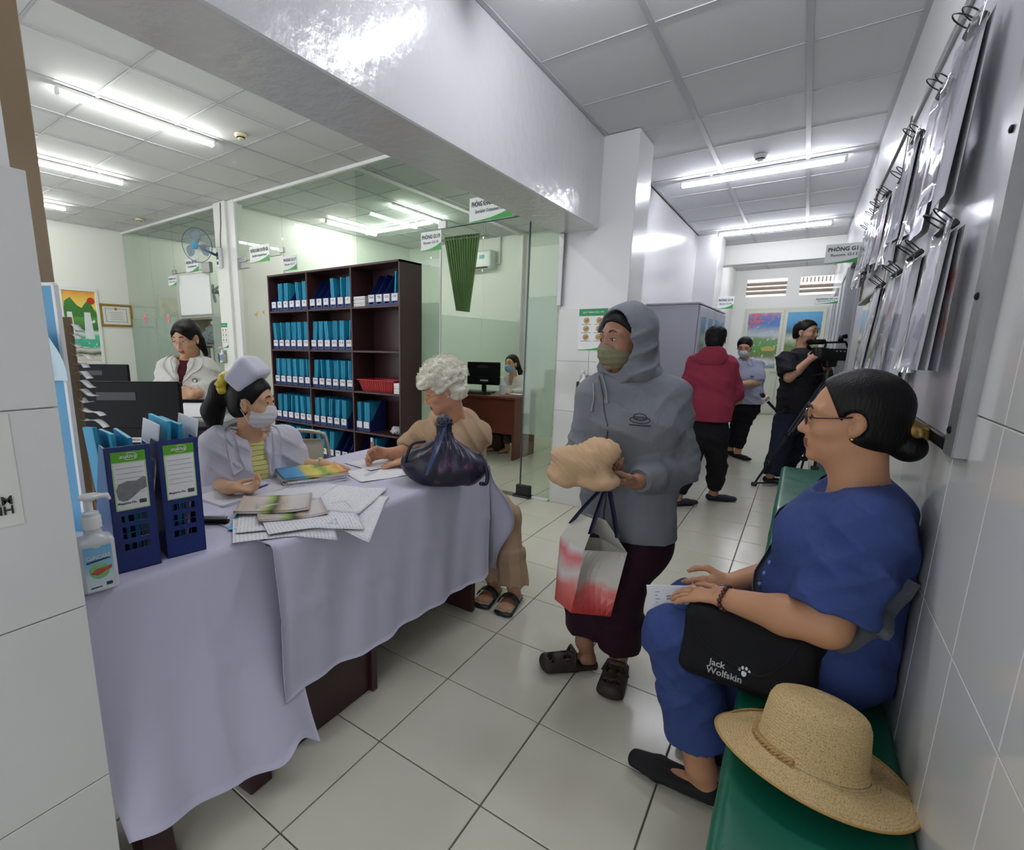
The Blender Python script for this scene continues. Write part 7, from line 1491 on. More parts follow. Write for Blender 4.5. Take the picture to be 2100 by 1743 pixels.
# ================================================================== nurse at the desk
def nurse():
    F = nrm(V(0.93, -0.36, 0)); S = np.cross(Z3, F); D = 2.06; h = Head(at(517, 826, D), nrm(0.93*RH+0.18*FH-0.32*0.0*Z3-0.10*Z3-0.25*FH), u=V(-0.10, -0.08, 1), size=0.92)
    J = dict(neck=at(515, 902, D+0.03), cst=at(507, 960, D+0.04), pel=V(-2.02, 1.10, 0.52), shR=at(447, 912, D-0.04), shL=at(583, 905, D+0.12), elR=at(447, 1003, D-0.02), wrR=atZ(472, 1000, 0.805), elL=at(610, 962, D+0.13), wrL=atZ(662, 952, 0.800))
    J['wst'] = lerp(J['cst'], J['pel'], 0.55); J['hipL'] = J['pel']+S*0.09; J['hipR'] = J['pel']-S*0.09; J['knL'] = J['hipL']+F*0.40; J['knR'] = J['hipR']+F*0.40
    for s in 'LR': J['kn'+s][2] = 0.50; J['an'+s] = V(J['kn'+s][0]-0.05, J['kn'+s][1], 0.09)
    t = thing('person', 'nurse in white coat, cap and face mask writing at the cloth-covered desk', 'person', (-2.02, 1.10, 0.45)); sk = skin('fair', '#cda07d'); lo, hi = bounds(J, h); sd = Sdf(hold(lo), hi, 0.0058)
    h.skull(sd, wide=0.97); torso(sd, J, S, -0.015); sd.cone(J['neck']-V(0, 0, 0.03), h.p(-0.02, 0, -0.06), 0.048, 0.044, 0.03)
    for s in 'LR': arm(sd, J['sh'+s], J['el'+s], J['wr'+s], (0.044, 0.036, 0.024)); leg(sd, J['hip'+s], J['kn'+s], J['an'+s], F, (0.08, 0.052, 0.034))
    dR = nrm(atZ(505, 1003, 0.79)-J['wrR']); dL = nrm(atZ(716, 957, 0.772)-J['wrL'])
    hand(sd, J['wrR'], dR, nrm(S*0.8+Z3*0.3), Z3, 0.92, (0.7, 0.8, 0.5), 0.7, 0.04); hand(sd, J['wrL'], dL, -Z3, -S*0.9-F*0.2, 0.92, (0.12, 0.15, 0.1), 0.2, 0.16); ground(sd)
    sd.build('body', [sk, M_lip], t, region=lambda P: h.lips(P).astype(int)); h.features(t, gaze=(1, 0.2, 0.1))
    def tail(sd):
        h.cone(sd, (-0.095, 0, 0.055), (-0.150, 0, 0.045), 0.030, 0.040, 0.03); h.cone(sd, (-0.150, 0, 0.045), (-0.185, 0, -0.06), 0.044, 0.048, 0.03); h.cone(sd, (-0.185, 0, -0.06), (-0.165, 0, -0.185), 0.046, 0.026, 0.03); h.ell(sd, (0.02, -0.058, 0.06), (0.03, 0.018, 0.03), 0.02); h.ell(sd, (0.02, 0.058, 0.06), (0.03, 0.018, 0.03), 0.02)
    hair_cap(h, M_hair, t, 0.010, ((0.078, 0.082), (0.026, -0.005)), -0.07, tail, 0.0045, lo=0.27)
    sd = Sdf(h.p(-0.118, 0, 0.062)-0.09, h.p(-0.118, 0, 0.062)+0.09, 0.0035); c = h.p(-0.122, 0, 0.070); R = frame(h.v(1, 0, 0.1), h.U)
    for k in range(9): a = 2*math.pi*k/9; sd.ell(c+R.T@V(0.036*math.cos(a), 0.036*math.sin(a), 0.004*math.sin(3*a)), (0.025, 0.024, 0.020), None, 0.010)
    sd.wrinkle(0.006, 45, 1.0); sd.build('hair_scrunchie', mat('yellow_satin', '#c9b62c', 0.35), t)
    # folded cap
    wc = mat('white_cap', '#c9c9d8', 0.7); sd = Sdf(h.c-0.2, h.c+0.27, 0.0045); a1, a2 = h.v(0.615, 0, 0.788), h.v(-0.788, 0, 0.615)
    sd.rbox(h.p(-0.022, 0, 0.128), (0.064, 0.050, 0.080), np.array([a1, a2, h.S]), 0.022); sd.ell(h.p(-0.03, 0, 0.15), (0.05, 0.055, 0.06), np.array([a1, a2, h.S]), 0.02)
    cp = sd.build('nurse_cap', wc, t, relax=0)
    face_mask(h, t, mat('white_mask', '#cfccd2', 0.7), top=0.002)
    for s in (1, -1): MB().ball(h.p(0.0, s*0.082, -0.036), 0.0032, 8).build('earring', mat('silver', '#c9c9c9', 0.2, metal=0.9), t)
    # yellow shirt then coat over it
    ys_ = mat('yellow_stripe', '#cfc87a', 0.8); nt = ys_.node_tree; b_ = nt.nodes['Principled BSDF']; tc = nt.nodes.new('ShaderNodeTexCoord'); wv = nt.nodes.new('ShaderNodeTexWave'); wv.bands_direction = 'Z'; wv.inputs['Scale'].default_value = 16; wv.inputs['Distortion'].default_value = 0.6; nt.links.new(tc.outputs['Object'], wv.inputs['Vector']); cr = nt.nodes.new('ShaderNodeValToRGB'); cr.color_ramp.elements[0].color = lin('#8a8450'); cr.color_ramp.elements[1].color = lin('#d2cb80'); cr.color_ramp.elements[0].position = 0.02; cr.color_ramp.elements[1].position = 0.10; nt.links.new(wv.outputs['Fac'], cr.inputs[0]); nt.links.new(cr.outputs[0], b_.inputs['Base Color'])
    sd = Sdf(hold(lo), hi, 0.006); torso(sd, J, S, 0.004); sd.ell(J['cst']+F*0.065, (0.07, 0.09, 0.07), np.array([F, S, Z3]), 0.05); sd.wrinkle(0.003, 18, 2); sd.ell(J['neck']+F*0.02+V(0, 0, 0.045), (0.085, 0.085, 0.055), None, 0.004, 'sub'); sd.build('striped_shirt', ys_, t)
    wh = fabric('white_coat', '#c3c1cd', 0.75, 0.1, 0.03); sd = Sdf(hold(lo), hi, 0.006); torso(sd, J, S, 0.020, w=(0.165, 0.150, 0.155, 0.125), dp=(0.12, 0.112, 0.112, 0.088)); sd.ell(J['cst']+F*0.06, (0.07, 0.12, 0.075), np.array([F, S, Z3]), 0.05)
    for s in 'LR': e = lerp(J['sh'+s], J['el'+s], 0.82 if s == 'R' else 0.9); sleeve(sd, [J['sh'+s], lerp(J['sh'+s], e, 0.5), e], [0.066, 0.068, 0.074])
    sd.wrinkle(0.004, 13, 4.0, (1, 1, 0.6)); sd.folds(0.007, nrm(Z3+0.6*RH), 0.07, 6.0); m0 = J['neck']+F*0.14; R = np.array([F, S, Z3])
    # open front: a wedge widening downwards
    for z, wv_ in ((0.02, 0.052), (-0.08, 0.040), (-0.18, 0.040), (-0.30, 0.045), (-0.42, 0.05)): sd.ell(J['neck']+V(0, 0, z)+F*0.16+S*(0.012), (0.13, wv_, 0.09), R, 0.0, 'sub')
    sd.ell(J['neck']+F*0.01+V(0, 0, 0.05), (0.085, 0.080, 0.06), None, 0.004, 'sub'); ct = sd.build('white_coat', wh, t)
    for s in (1, -1):
        pts = [J['neck']-F*0.055+S*s*0.035+V(0, 0, 0.035), J['neck']+F*0.0+S*s*0.075+V(0, 0, 0.022), J['neck']+F*0.08+S*s*0.070-V(0, 0, 0.035), J['neck']+F*0.11+S*s*0.055-V(0, 0, 0.11)]; p = spline(pts, 6); a = on(ct, p, -F*0.6-Z3*0.8, 0.004); wd = np.linspace(0.028, 0.045, len(p)); q_ = on(ct, [p[i]+S*s*wd[i]-V(0, 0, 0.012) for i in range(len(p))], -F*0.6-Z3*0.8, 0.005); MB().sheet(np.stack([a, q_], 1) if s > 0 else np.stack([q_, a], 1), 0.003).build('lapel', wh, ct, smooth=True)
    d = nrm(J['wrL']-J['elL']); MB().lathe([(0.027, -0.009), (0.029, -0.007), (0.029, 0.007), (0.027, 0.009)], J['wrL']-d*0.012, frame(d), 20, cap=False).obox(J['wrL']-d*0.012+Z3*0.027, (0.011, 0.012, 0.004), frame(Z3, d), 0.003).build('wristwatch', mat('ivory_strap', '#c3bf9f', 0.4), t)
    lan = spline([h.p(-0.05, -0.055, -0.085), J['neck']-F*0.02-S*0.05+V(0, 0, 0.03), J['neck']+F*0.05-S*0.05-V(0, 0, 0.03)], 5); MB().tube(on(ct, lan, -F*0.5-Z3*0.3+S*0.5, 0.004), 0.003, 6).build('lanyard', mat('lanyard_teal', '#9fc0b4', 0.6), t, smooth=True)
    tr = fabric('nurse_trousers', '#b9b8c2', 0.8); sd = Sdf(hold(lo), hi, 0.012)
    for s in 'LR': sd.cone(J['hip'+s], J['kn'+s], 0.10, 0.075, 0.04); sleeve(sd, [J['kn'+s], J['an'+s]+V(0, 0, 0.03)], [0.075, 0.07])
    sd.build('trousers', tr, t)
    c = J['wrR']+dR*0.075+S*0.02; pn = thing('pen', 'blue pen in the right hand of the nurse', 'pen', c); ax = nrm(RH*0.7+Z3*0.30-FH*0.2); MB().tube([c-ax*0.075, c+ax*0.055], 0.0042, 8).build('barrel', mat('pen_blue', '#4a63c0', 0.3), pn); MB().lathe([(0.0042, 0), (0.001, 0.012)], c+ax*0.055, frame(ax), 8).build('tip', M_alu, pn)
    st = thing('stool', 'plain stool under the nurse', 'stool', (J['pel'][0], J['pel'][1], 0)); MB().lathe([(0.16, 0.40), (0.165, 0.415), (0.15, 0.43)], (J['pel'][0], J['pel'][1], 0), n=24).build('seat', M_dark, st)
    for k in range(4): a = math.pi/4+k*math.pi/2; MB().tube([(J['pel'][0]+0.1*math.cos(a), J['pel'][1]+0.1*math.sin(a), 0.40), (J['pel'][0]+0.17*math.cos(a), J['pel'][1]+0.17*math.sin(a), 0)], 0.012, 8).build('leg', M_alu, st)
nurse()

# ================================================================== elderly woman with white curls
def elder():
    D = 2.48; h = Head(at(908, 800, D), nrm(-0.93*RH-0.30*FH*0.6-0.42*Z3), u=nrm(Z3*0.9-RH*0.35), size=0.98)
    J = dict(neck=at(938, 872, D+0.07), cst=V(-1.50, 2.215, 0.86), wst=V(-1.53, 2.28, 0.70), pel=V(-1.54, 2.32, 0.54), shR=at(868, 892, D+0.16), shL=at(975, 892, D-0.06), elR=at(842, 930, D+0.10), wrR=atZ(790, 930, 0.81), elL=at(905, 955, D-0.12), wrL=atZ(832, 945, 0.795),
             hipL=V(-1.45, 2.34, 0.53), hipR=V(-1.56, 2.28, 0.53), knL=V(-1.135, 2.165, 0.455), knR=V(-1.225, 2.15, 0.46), anL=V(-1.085, 2.16, 0.085), anR=V(-1.21, 2.16, 0.085), toe=V(-1.0, 1.98, 0.02))
    F = nrm(V(-0.45, -0.89, 0)); S = np.cross(Z3, F); t = thing('person', 'elderly woman with curly white hair and beige blouse filling in a form', 'person', (-1.54, 2.32, 0.45)); sk = skin('elder', '#bd8c6e'); lo, hi = bounds(J, h); sd = Sdf(hold(lo), hi, 0.0058)
    h.skull(sd, wide=1.04, jaw=1.06); torso(sd, J, S, -0.012, w=(0.165, 0.15, 0.155, 0.12)); sd.cone(J['neck']-V(0, 0, 0.03), h.p(-0.02, 0, -0.06), 0.055, 0.052, 0.03)
    for s in 'LR': arm(sd, J['sh'+s], J['el'+s], J['wr'+s], (0.048, 0.040, 0.026))
    hand(sd, J['wrR'], nrm(-RH*0.85-FH*0.35-Z3*0.10), nrm(-FH*0.6-Z3*0.3), Z3, 0.95, (0.75, 0.7, 0.4), 0.8, 0.04); hand(sd, J['wrL'], nrm(-RH*0.95-FH*0.05-Z3*0.22), -Z3, FH, 0.95, (0.15, 0.2, 0.15), 0.3, 0.14)
    for s in 'LR': leg(sd, J['hip'+s], J['kn'+s], J['an'+s], V(0.15, -1, 0), (0.070, 0.044, 0.034))
    ground(sd); rl = mat('red_lips', '#8a3430', 0.4); sd.build('body', [sk, rl], t, region=lambda P: h.lips(P).astype(int)); h.features(t, mat('brow_grey', '#4a3f3a', 0.7), open_=0.45, gaze=(1, 0, -1))
    # white curls: many small locks over the skull
    hm = hairmat('white', '#dcd8c8', 0.6, True); rnd = random.Random(5); sd = Sdf(h.c-0.22, h.c+0.22, 0.0042); h.ell(sd, (-0.022, 0, 0.052), (0.108, 0.096, 0.098), 0.02); h.ell(sd, (-0.060, 0, -0.030), (0.066, 0.080, 0.060), 0.03)
    for k in range(210):
        a = rnd.uniform(0, 2*math.pi); zc = rnd.uniform(-0.45, 1); r = math.sqrt(max(0, 1-zc*zc)); p = V(-0.022+0.112*r*math.cos(a), 0.100*r*math.sin(a), 0.048+0.100*zc)
        if p[0] > 0.035 and p[2] < 0.055: continue
        h.ell(sd, p, (0.019, 0.019, 0.014), 0.010)
    for k in range(14): a = -1.2+2.4*k/13; h.ell(sd, (0.080+0.012*math.cos(a), 0.070*math.sin(a), 0.070+0.008*math.sin(k*3)), (0.020, 0.016, 0.016), 0.01)
    sd.wrinkle(0.006, 55, 3.0); (f0, u0), (f1, u1) = (0.10, 0.062), (0.012, -0.045); dn = nrm(V(f0-f1, 0, u0-u1)); 
    h.ell(sd, (0.085, 0, -0.035), (0.075, 0.09, 0.085), 0.01, 'sub'); sd.cut(h.p(-0.05, 0, -0.085), h.v(0.2, 0, -1)); sd.build('hair', hm, t)
    # wisps
    b = MB()
    for k in range(700):
        a = rnd.uniform(0, 2*math.pi); zc = rnd.uniform(-0.2, 1); r = math.sqrt(1-zc*zc); n = V(r*math.cos(a), r*math.sin(a), zc); p = V(-0.022+0.118*n[0], 0.105*n[1], 0.050+0.106*n[2])
        if p[0] > 0.06 and p[2] < 0.07: continue
        tg = nrm(np.cross(n, V(rnd.random()-.5, rnd.random()-.5, rnd.random()-.5))); q = [h.p(*(p+n*0.0045*i+tg*0.012*math.sin(i*0.9)*1.2)) for i in range(6)]; b.tube(q, 0.0009, 3, cap=False)
    o = b.build('hair_wisps', hm, t); o['kind'] = 'stuff'
    gd = mat('gold', '#c9a14a', 0.25, metal=0.9); g = MB()
    for s in (-1, 1): g.tube([h.p(0.104-0.05*abs(s*0.03+0.018*math.cos(a)), s*0.030+0.020*math.cos(a), -0.008+0.013*math.sin(a)) for a in np.linspace(0, 2*math.pi, 20)[:-1]], 0.0013, 6, closed=True); g.tube([h.p(0.098, s*0.050, -0.004), h.p(0.05, s*0.074, 0.0), h.p(0.0, s*0.079, 0.004)], 0.0013, 5)
    g.tube([h.p(0.103, -0.010, -0.004), h.p(0.107, 0, -0.001), h.p(0.103, 0.010, -0.004)], 0.0013, 5); g.build('glasses', gd, t)
    MB().ball(h.p(0.0, 0.083, -0.034), 0.0045, 10).build('earring', mat('pearl', '#d8d2c4', 0.2), t, smooth=True)
    be = fabric('beige_blouse', '#a98f74', 0.75, 0.12); sd = Sdf(hold(lo), hi, 0.006); torso(sd, J, S, 0.022, w=(0.165, 0.155, 0.15, 0.12), dp=(0.12, 0.12, 0.11, 0.085)); sd.ell(J['cst']+F*0.07, (0.075, 0.13, 0.075), np.array([F, S, Z3]), 0.05)
    for s in 'LR': e = lerp(J['sh'+s], J['el'+s], 0.95); sleeve(sd, [J['sh'+s], lerp(J['sh'+s], e, 0.5), e], [0.074, 0.086, 0.094], 0.04)
    sd.wrinkle(0.006, 12, 3.0, (1, 1, 0.5)); sd.folds(0.010, nrm(RH*0.85+Z3*0.55), 0.065, 2.0, bend=2.2); sd.cut((0, 0, 0.50), (0, 0, -1)); sd.ell(J['neck']+F*0.05+V(0, 0, 0.035), (0.085, 0.06, 0.07), np.array([F, S, Z3]), 0.004, 'sub'); sd.build('blouse', be, t)
    tr = fabric('beige_trousers', '#a28a70', 0.75, 0.1); sd = Sdf(hold(lo), hi, 0.007); sd.ell(J['pel'], (0.18, 0.16, 0.12), None, 0.03)
    for s in 'LR': e = J['an'+s]+V(0, 0, 0.02); sd.cone(J['hip'+s], J['kn'+s], 0.095, 0.068, 0.04); sleeve(sd, [J['kn'+s], lerp(J['kn'+s], e, 0.5), e], [0.064, 0.060, 0.072])
    sd.wrinkle(0.004, 12, 8, (1, 1, 0.4)); sd.folds(0.008, RH, 0.05, 3.0); sd.build('trousers', tr, t)
    for s in 'LR':
        an = J['an'+s]; f = nrm(V(0.15, -1, 0)); s_ = np.cross(Z3, f); b0 = V(an[0], an[1], 0.014); sd = Sdf(hold(an-V(0.12, 0.30, 0.2)), an+V(0.15, 0.12, 0.04), 0.0045); sd.ecap(b0-f*0.04, b0+f*0.155, (0.040, 0.0165), (0.050, 0.0165), s_, 0.0); sd.cut((0, 0, 0.002), (0, 0, -1)); sd.cut((0, 0, 0.028), (0, 0, 1)); o = sd.build('sandal', M_black, t)
        MB().sheet(np.array([[b0+f*(0.05+0.045*v)+s_*0.050*math.cos(a)+Z3*(0.012+0.046*math.sin(a)) for a in np.linspace(0.1, math.pi-0.1, 9)] for v in (0, 0.5, 1)]), 0.004).build('strap', M_black, o, smooth=True); MB().obox(b0+f*0.06+Z3*0.0155, (0.10, 0.042, 0.003), frame(Z3, f), 0.002).build('insole', mat('insole', '#a3957c', 0.7), o)
    c = atZ(763, 945, 0.778); pn = thing('pen', 'orange and white ballpoint pen in the hand of the elderly woman', 'pen', c); top = at(762, 898, 2.36); ax = nrm(top-c); L = np.linalg.norm(top-c)
    MB().tube([c+ax*0.02, c+ax*L*0.80], 0.0058, 10).build('barrel', mat('pen_orange', '#d2622a', 0.35), pn); MB().lathe([(0.0008, 0), (0.004, 0.016), (0.0055, 0.024)], c, frame(ax), 10).build('tip', M_white, pn); MB().tube([c+ax*L*0.80, c+ax*L], 0.0052, 10).build('cap', M_white, pn)
    d = nrm(J['wrL']-J['elL'])
    st = thing('stool', 'stool under the elderly woman behind the desk end', 'stool', (-1.55, 2.36, 0)); MB().lathe([(0.16, 0.40), (0.165, 0.415), (0.15, 0.43)], (-1.55, 2.36, 0), n=24).build('seat', M_dark, st)
    for k in range(4): a = math.pi/4+k*math.pi/2; MB().tube([(-1.55+0.1*math.cos(a), 2.36+0.1*math.sin(a), 0.40), (-1.55+0.15*math.cos(a), 2.36+0.15*math.sin(a), 0)], 0.012, 8).build('leg', M_alu, st)
elder()
# knotted dark bag on the desk
def knot_bag():
    D = 1.98; c = at(915, 945, D); m = mat('navy_floral_bag', '#1d1a30', 0.4, 0.5); nt = m.node_tree; b_ = nt.nodes['Principled BSDF']; tc = nt.nodes.new('ShaderNodeTexCoord'); n1 = nt.nodes.new('ShaderNodeTexVoronoi'); n1.inputs['Scale'].default_value = 17; nt.links.new(tc.outputs['Object'], n1.inputs['Vector']); n2 = nt.nodes.new('ShaderNodeTexNoise'); n2.inputs['Scale'].default_value = 90; nt.links.new(tc.outputs['Object'], n2.inputs['Vector']); cr = nt.nodes.new('ShaderNodeValToRGB'); e = cr.color_ramp.elements; e[0].position = 0.0; e[0].color = lin('#7a3550'); e[1].position = 0.42; e[1].color = lin('#1b1930'); x = e.new(0.22); x.color = lin('#4a2a48')
    mm = nt.nodes.new('ShaderNodeMath'); mm.operation = 'MULTIPLY_ADD'; mm.inputs[1].default_value = 0.9; nt.links.new(n2.outputs['Fac'], mm.inputs[0]); nt.links.new(n1.outputs['Distance'], mm.inputs[2]); sb = nt.nodes.new('ShaderNodeMath'); sb.operation = 'SUBTRACT'; sb.inputs[1].default_value = 0.35; nt.links.new(mm.outputs[0], sb.inputs[0]); nt.links.new(sb.outputs[0], cr.inputs[0]); nt.links.new(cr.outputs[0], b_.inputs['Base Color'])
    t = thing('knotted_bag', 'dark navy floral bag with knotted top standing on the desk', 'bag', V(c[0], c[1], ZT_)); sd = Sdf(c-V(0.26, 0.26, 0.26), c+V(0.26, 0.26, 0.30), 0.005); bb = V(c[0], c[1], 0.0); R = np.array([RH, -FH, Z3])
    sd.ell(V(c[0], c[1], 0.825), (0.155, 0.10, 0.085), R, 0.02); sd.ell(at(945, 955, D), (0.11, 0.09, 0.075), R, 0.04); sd.ell(at(865, 950, D), (0.085, 0.08, 0.062), R, 0.04); top = at(912, 870, D); sd.cone(V(c[0], c[1], 0.87), top-Z3*0.03, 0.07, 0.022, 0.06); sd.cone(top-Z3*0.03, top+Z3*0.012, 0.022, 0.030, 0.02)
    def folds(P):
        q = P-top; a = np.arctan2(q@RH, -(q@FH)); r = np.linalg.norm(q, axis=1); return 0.006*np.sin(a*13+3*r*8)*np.exp(-((r-0.09)/0.09)**2)
    sd.ripple(folds); sd.wrinkle(0.007, 13, 2.0); sd.cut((0, 0, ZT_+0.004), (0, 0, -1)); o = sd.build('bag_body', m, t); nv = mat('navy_strap', '#14172e', 0.5)
    for pts in ([top+Z3*0.01, at(905, 900, D-0.09), at(880, 960, D-0.12), at(872, 975, D-0.10)],):
        MB().sheet(np.stack([on(o, spline(pts, 6)-RH*0.010, FH, 0.004), on(o, spline(pts, 6)+RH*0.010, FH, 0.004)], 1), 0.003).build('strap', mat('blue_strap', '#2b3f63', 0.45), t, smooth=True)
    hl = spline([at(872, 905, D-0.05), at(845, 912, D-0.06), at(832, 945, D-0.06), V(*atZ(832, 966, ZT_+0.012)), V(*atZ(850, 975, ZT_+0.010)), V(*atZ(852, 966, ZT_+0.012))], 6); MB().sheet(np.stack([hl-RH*0.004-FH*0.006, hl+RH*0.004+FH*0.006], 1), 0.003).build('handle', nv, t, smooth=True); MB().tube(hl, 0.006, 6).build('handle_piping', nv, t, smooth=True)
    h2 = spline([at(985, 930, D-0.02), at(998, 962, D-0.05), at(998, 990, D-0.06), at(985, 992, D-0.08)], 6); h2[:, 2] = np.maximum(h2[:, 2], ZT_+0.012); MB().tube(h2, 0.008, 8).build('handle', nv, t, smooth=True)
    ring = [top+Z3*0.002+RH*0.026*math.cos(a)-FH*0.026*math.sin(a)+Z3*0.006*math.sin(2*a) for a in np.linspace(0, 2*math.pi, 16)[:-1]]; MB().tube(ring, 0.009, 8, closed=True).build('knot', nv, t, smooth=True)
knot_bag()
# ================================================================== people farther back
def standing(label, base, D, head, hf, F, pts, clothes, sk, size=0.92, vox=0.009, w=1.0, feet=None, hands=True, hu=(0, 0, 1)):
    """pts: joint -> (px, py, dD); clothes(t, J, S, F, lo, hi, h) adds garments"""
    J = {k: at(v[0], v[1], D+v[2]) for k, v in pts.items()}; J['anL'], J['anR'] = feet[0], feet[1]; h = Head(at(head[0], head[1], D+head[2]), hf, hu, size); S = np.cross(Z3, nrm(F))
    t = thing('person', label, 'person', base); lo, hi = bounds(J, h); lo = hold(lo); sd = Sdf(lo, hi, vox); h.skull(sd); torso(sd, J, S, -0.014*w, w=np.array((0.158, 0.135, 0.150, 0.125))*w, dp=np.array((0.115, 0.10, 0.108, 0.085))*w)
    sd.cone(J['neck']-V(0, 0, 0.03), h.p(-0.02, 0, -0.06), 0.052*w, 0.048*w, 0.03)
    for s in 'LR': arm(sd, J['sh'+s], J['el'+s], J['wr'+s], (0.046*w, 0.039*w, 0.027*w))
    for s, f in zip('LR', feet[2:]): leg(sd, J['hip'+s], J['kn'+s], J['an'+s], f, (0.070*w, 0.044*w, 0.034*w))
    hd = pts_h.get(label, {})
    for s in 'LR':
        if s in hd: d, n, th, cu = hd[s]; hand(sd, J['wr'+s], d, n, th, 0.95, cu, 0.6, 0.06, kk=0.006)
        else: hand(sd, J['wr'+s], nrm(J['wr'+s]-J['el'+s]), nrm(np.cross(S, J['wr'+s]-J['el'+s])), nrm(F), 0.95, (0.35, 0.4, 0.3), 0.5)
    ground(sd); sd.build('body', [sk, M_lip], t, region=lambda P: h.lips(P).astype(int)); h.features(t); clothes(t, J, S, nrm(F), lo, hi, h); return t, J, h
pts_h = {}
def trousers(t, J, S, lo, hi, m, r=(0.10, 0.075, 0.062), vox=0.009, hem=0.02, g=0.0):
    sd = Sdf(lo, hi, vox); sd.ecap(J['pel']+V(0, 0, 0.06), J['pel']-V(0, 0, 0.04), (0.150+g, 0.112+g), (0.160+g, 0.120+g), S, 0.04)
    for s in 'LR': e = J['an'+s]+V(0, 0, hem); sd.cone(J['hip'+s], J['kn'+s], r[0], r[1], 0.05); sleeve(sd, [J['kn'+s], lerp(J['kn'+s], e, 0.5), e], [r[1], r[1]*0.95, r[2]], 0.03)
    sd.wrinkle(0.004, 11, 5.0, (1, 1, 0.4)); sd.folds(0.008, nrm(Z3+0.4*RH), 0.08, 2.0); return sd.build('trousers', m, t)
def top_garment(name, t, J, S, F, lo, hi, m, hem, sl=0.93, rs=(0.064, 0.058, 0.046), w=(0.165, 0.150, 0.152, 0.122), dp=(0.122, 0.115, 0.112, 0.085), vox=0.008, bust=0.0, seed=1.0, neck=(0.075, 0.075, 0.05), nf=0.02, amp=0.006):
    sd = Sdf(lo, hi, vox); torso(sd, J, S, 0.016, w=w, dp=dp)
    if bust: sd.ell(J['cst']+F*bust, (0.07, 0.12, 0.075), np.array([F, S, Z3]), 0.05)
    for s in 'LR':
        if sl > 1: e = lerp(J['el'+s], J['wr'+s], sl-1); sleeve(sd, [J['sh'+s], J['el'+s], lerp(J['el'+s], e, 0.6), e], [rs[0], rs[1], (rs[1]+rs[2])/2, rs[2]], 0.035)
        else: e = lerp(J['sh'+s], J['el'+s], sl); sleeve(sd, [J['sh'+s], lerp(J['sh'+s], e, 0.5), e], list(rs), 0.035)
    sd.wrinkle(amp*0.8, 12, seed, (1, 1, 0.6)); sd.folds(0.009, nrm(Z3+0.5*RH), 0.075, seed+3); sd.cut((0, 0, hem), (0, 0, -1)); sd.ell(J['neck']+F*nf+V(0, 0, 0.045), neck, np.array([F, S, Z3]), 0.004, 'sub'); return sd.build(name, m, t)
def flats(t, J, fs, m, k=1.0):
    for s, f in zip('LR', fs):
        sd = Sdf(hold(J['an'+s]-V(0.26, 0.26, 0.2)), J['an'+s]+V(0.26, 0.26, 0.06), 0.006); shoe(sd, J['an'+s], f, 1.05*k); sd.cut((0, 0, 0.002), (0, 0, -1)); sd.build('shoe', m, t)

# red jacket, seen from behind
def cl_red(t, J, S, F, lo, hi, h):
    m = fabric('red_fleece', '#94364a', 0.85, 0.25, 0.1); o = top_garment('red_jacket', t, J, S, F, lo, hi, m, at(1460, 862, 4.05)[2], 1.92, (0.068, 0.064, 0.05), w=(0.17, 0.165, 0.16, 0.125), dp=(0.125, 0.13, 0.125, 0.09))
    sd = Sdf(J['neck']-0.2, J['neck']+0.2, 0.007); sd.ell(J['neck']-F*0.075-V(0, 0, 0.02), (0.05, 0.11, 0.085), np.array([F, S, Z3]), 0.0); sd.ell(J['neck']-F*0.05+V(0, 0, 0.03), (0.06, 0.09, 0.04), np.array([F, S, Z3]), 0.04); sd.wrinkle(0.008, 16, 2); sd.ell(J['neck']-F*0.0+V(0, 0, 0.06), (0.07, 0.07, 0.07), None, 0.01, 'sub'); sd.build('hood', m, o)
    trousers(t, J, S, lo, hi, fabric('black_cotton', '#1b1b1f', 0.85), (0.098, 0.072, 0.058), hem=0.03); flats(t, J, fR, mat('navy_slipper', '#171b33', 0.7))
    hair_cap(h, M_hair, t, 0.010, ((0.06, 0.095), (0.022, 0.0)), -0.080, None, 0.006, amp=0.004)
F_ = nrm(0.55*RH+0.83*FH); fR = (nrm(RH*0.95+FH*0.2), nrm(RH*0.9-FH*0.1))
standing('person in a red hooded jacket and black trousers seen from behind', V(-0.58, 4.6, 0), 4.06, (1468, 697, 0), nrm(0.62*RH+0.75*FH-0.1*Z3), F_, dict(neck=(1462, 728, 0), cst=(1455, 778, 0), wst=(1450, 825, 0), pel=(1448, 876, 0), shL=(1428, 745, 0.06), shR=(1492, 748, -0.05), elL=(1410, 790, 0.0), wrL=(1440, 815, 0.15), elR=(1505, 800, -0.03), wrR=(1510, 815, 0.16), hipL=(1430, 890, 0.03), hipR=(1466, 890, -0.03), knL=(1412, 960, -0.06), knR=(1470, 960, 0.03)), cl_red, skin('tan', '#b98866'), feet=(V(-0.725, 4.43, 0.085), V(-0.50, 4.78, 0.085), *fR))

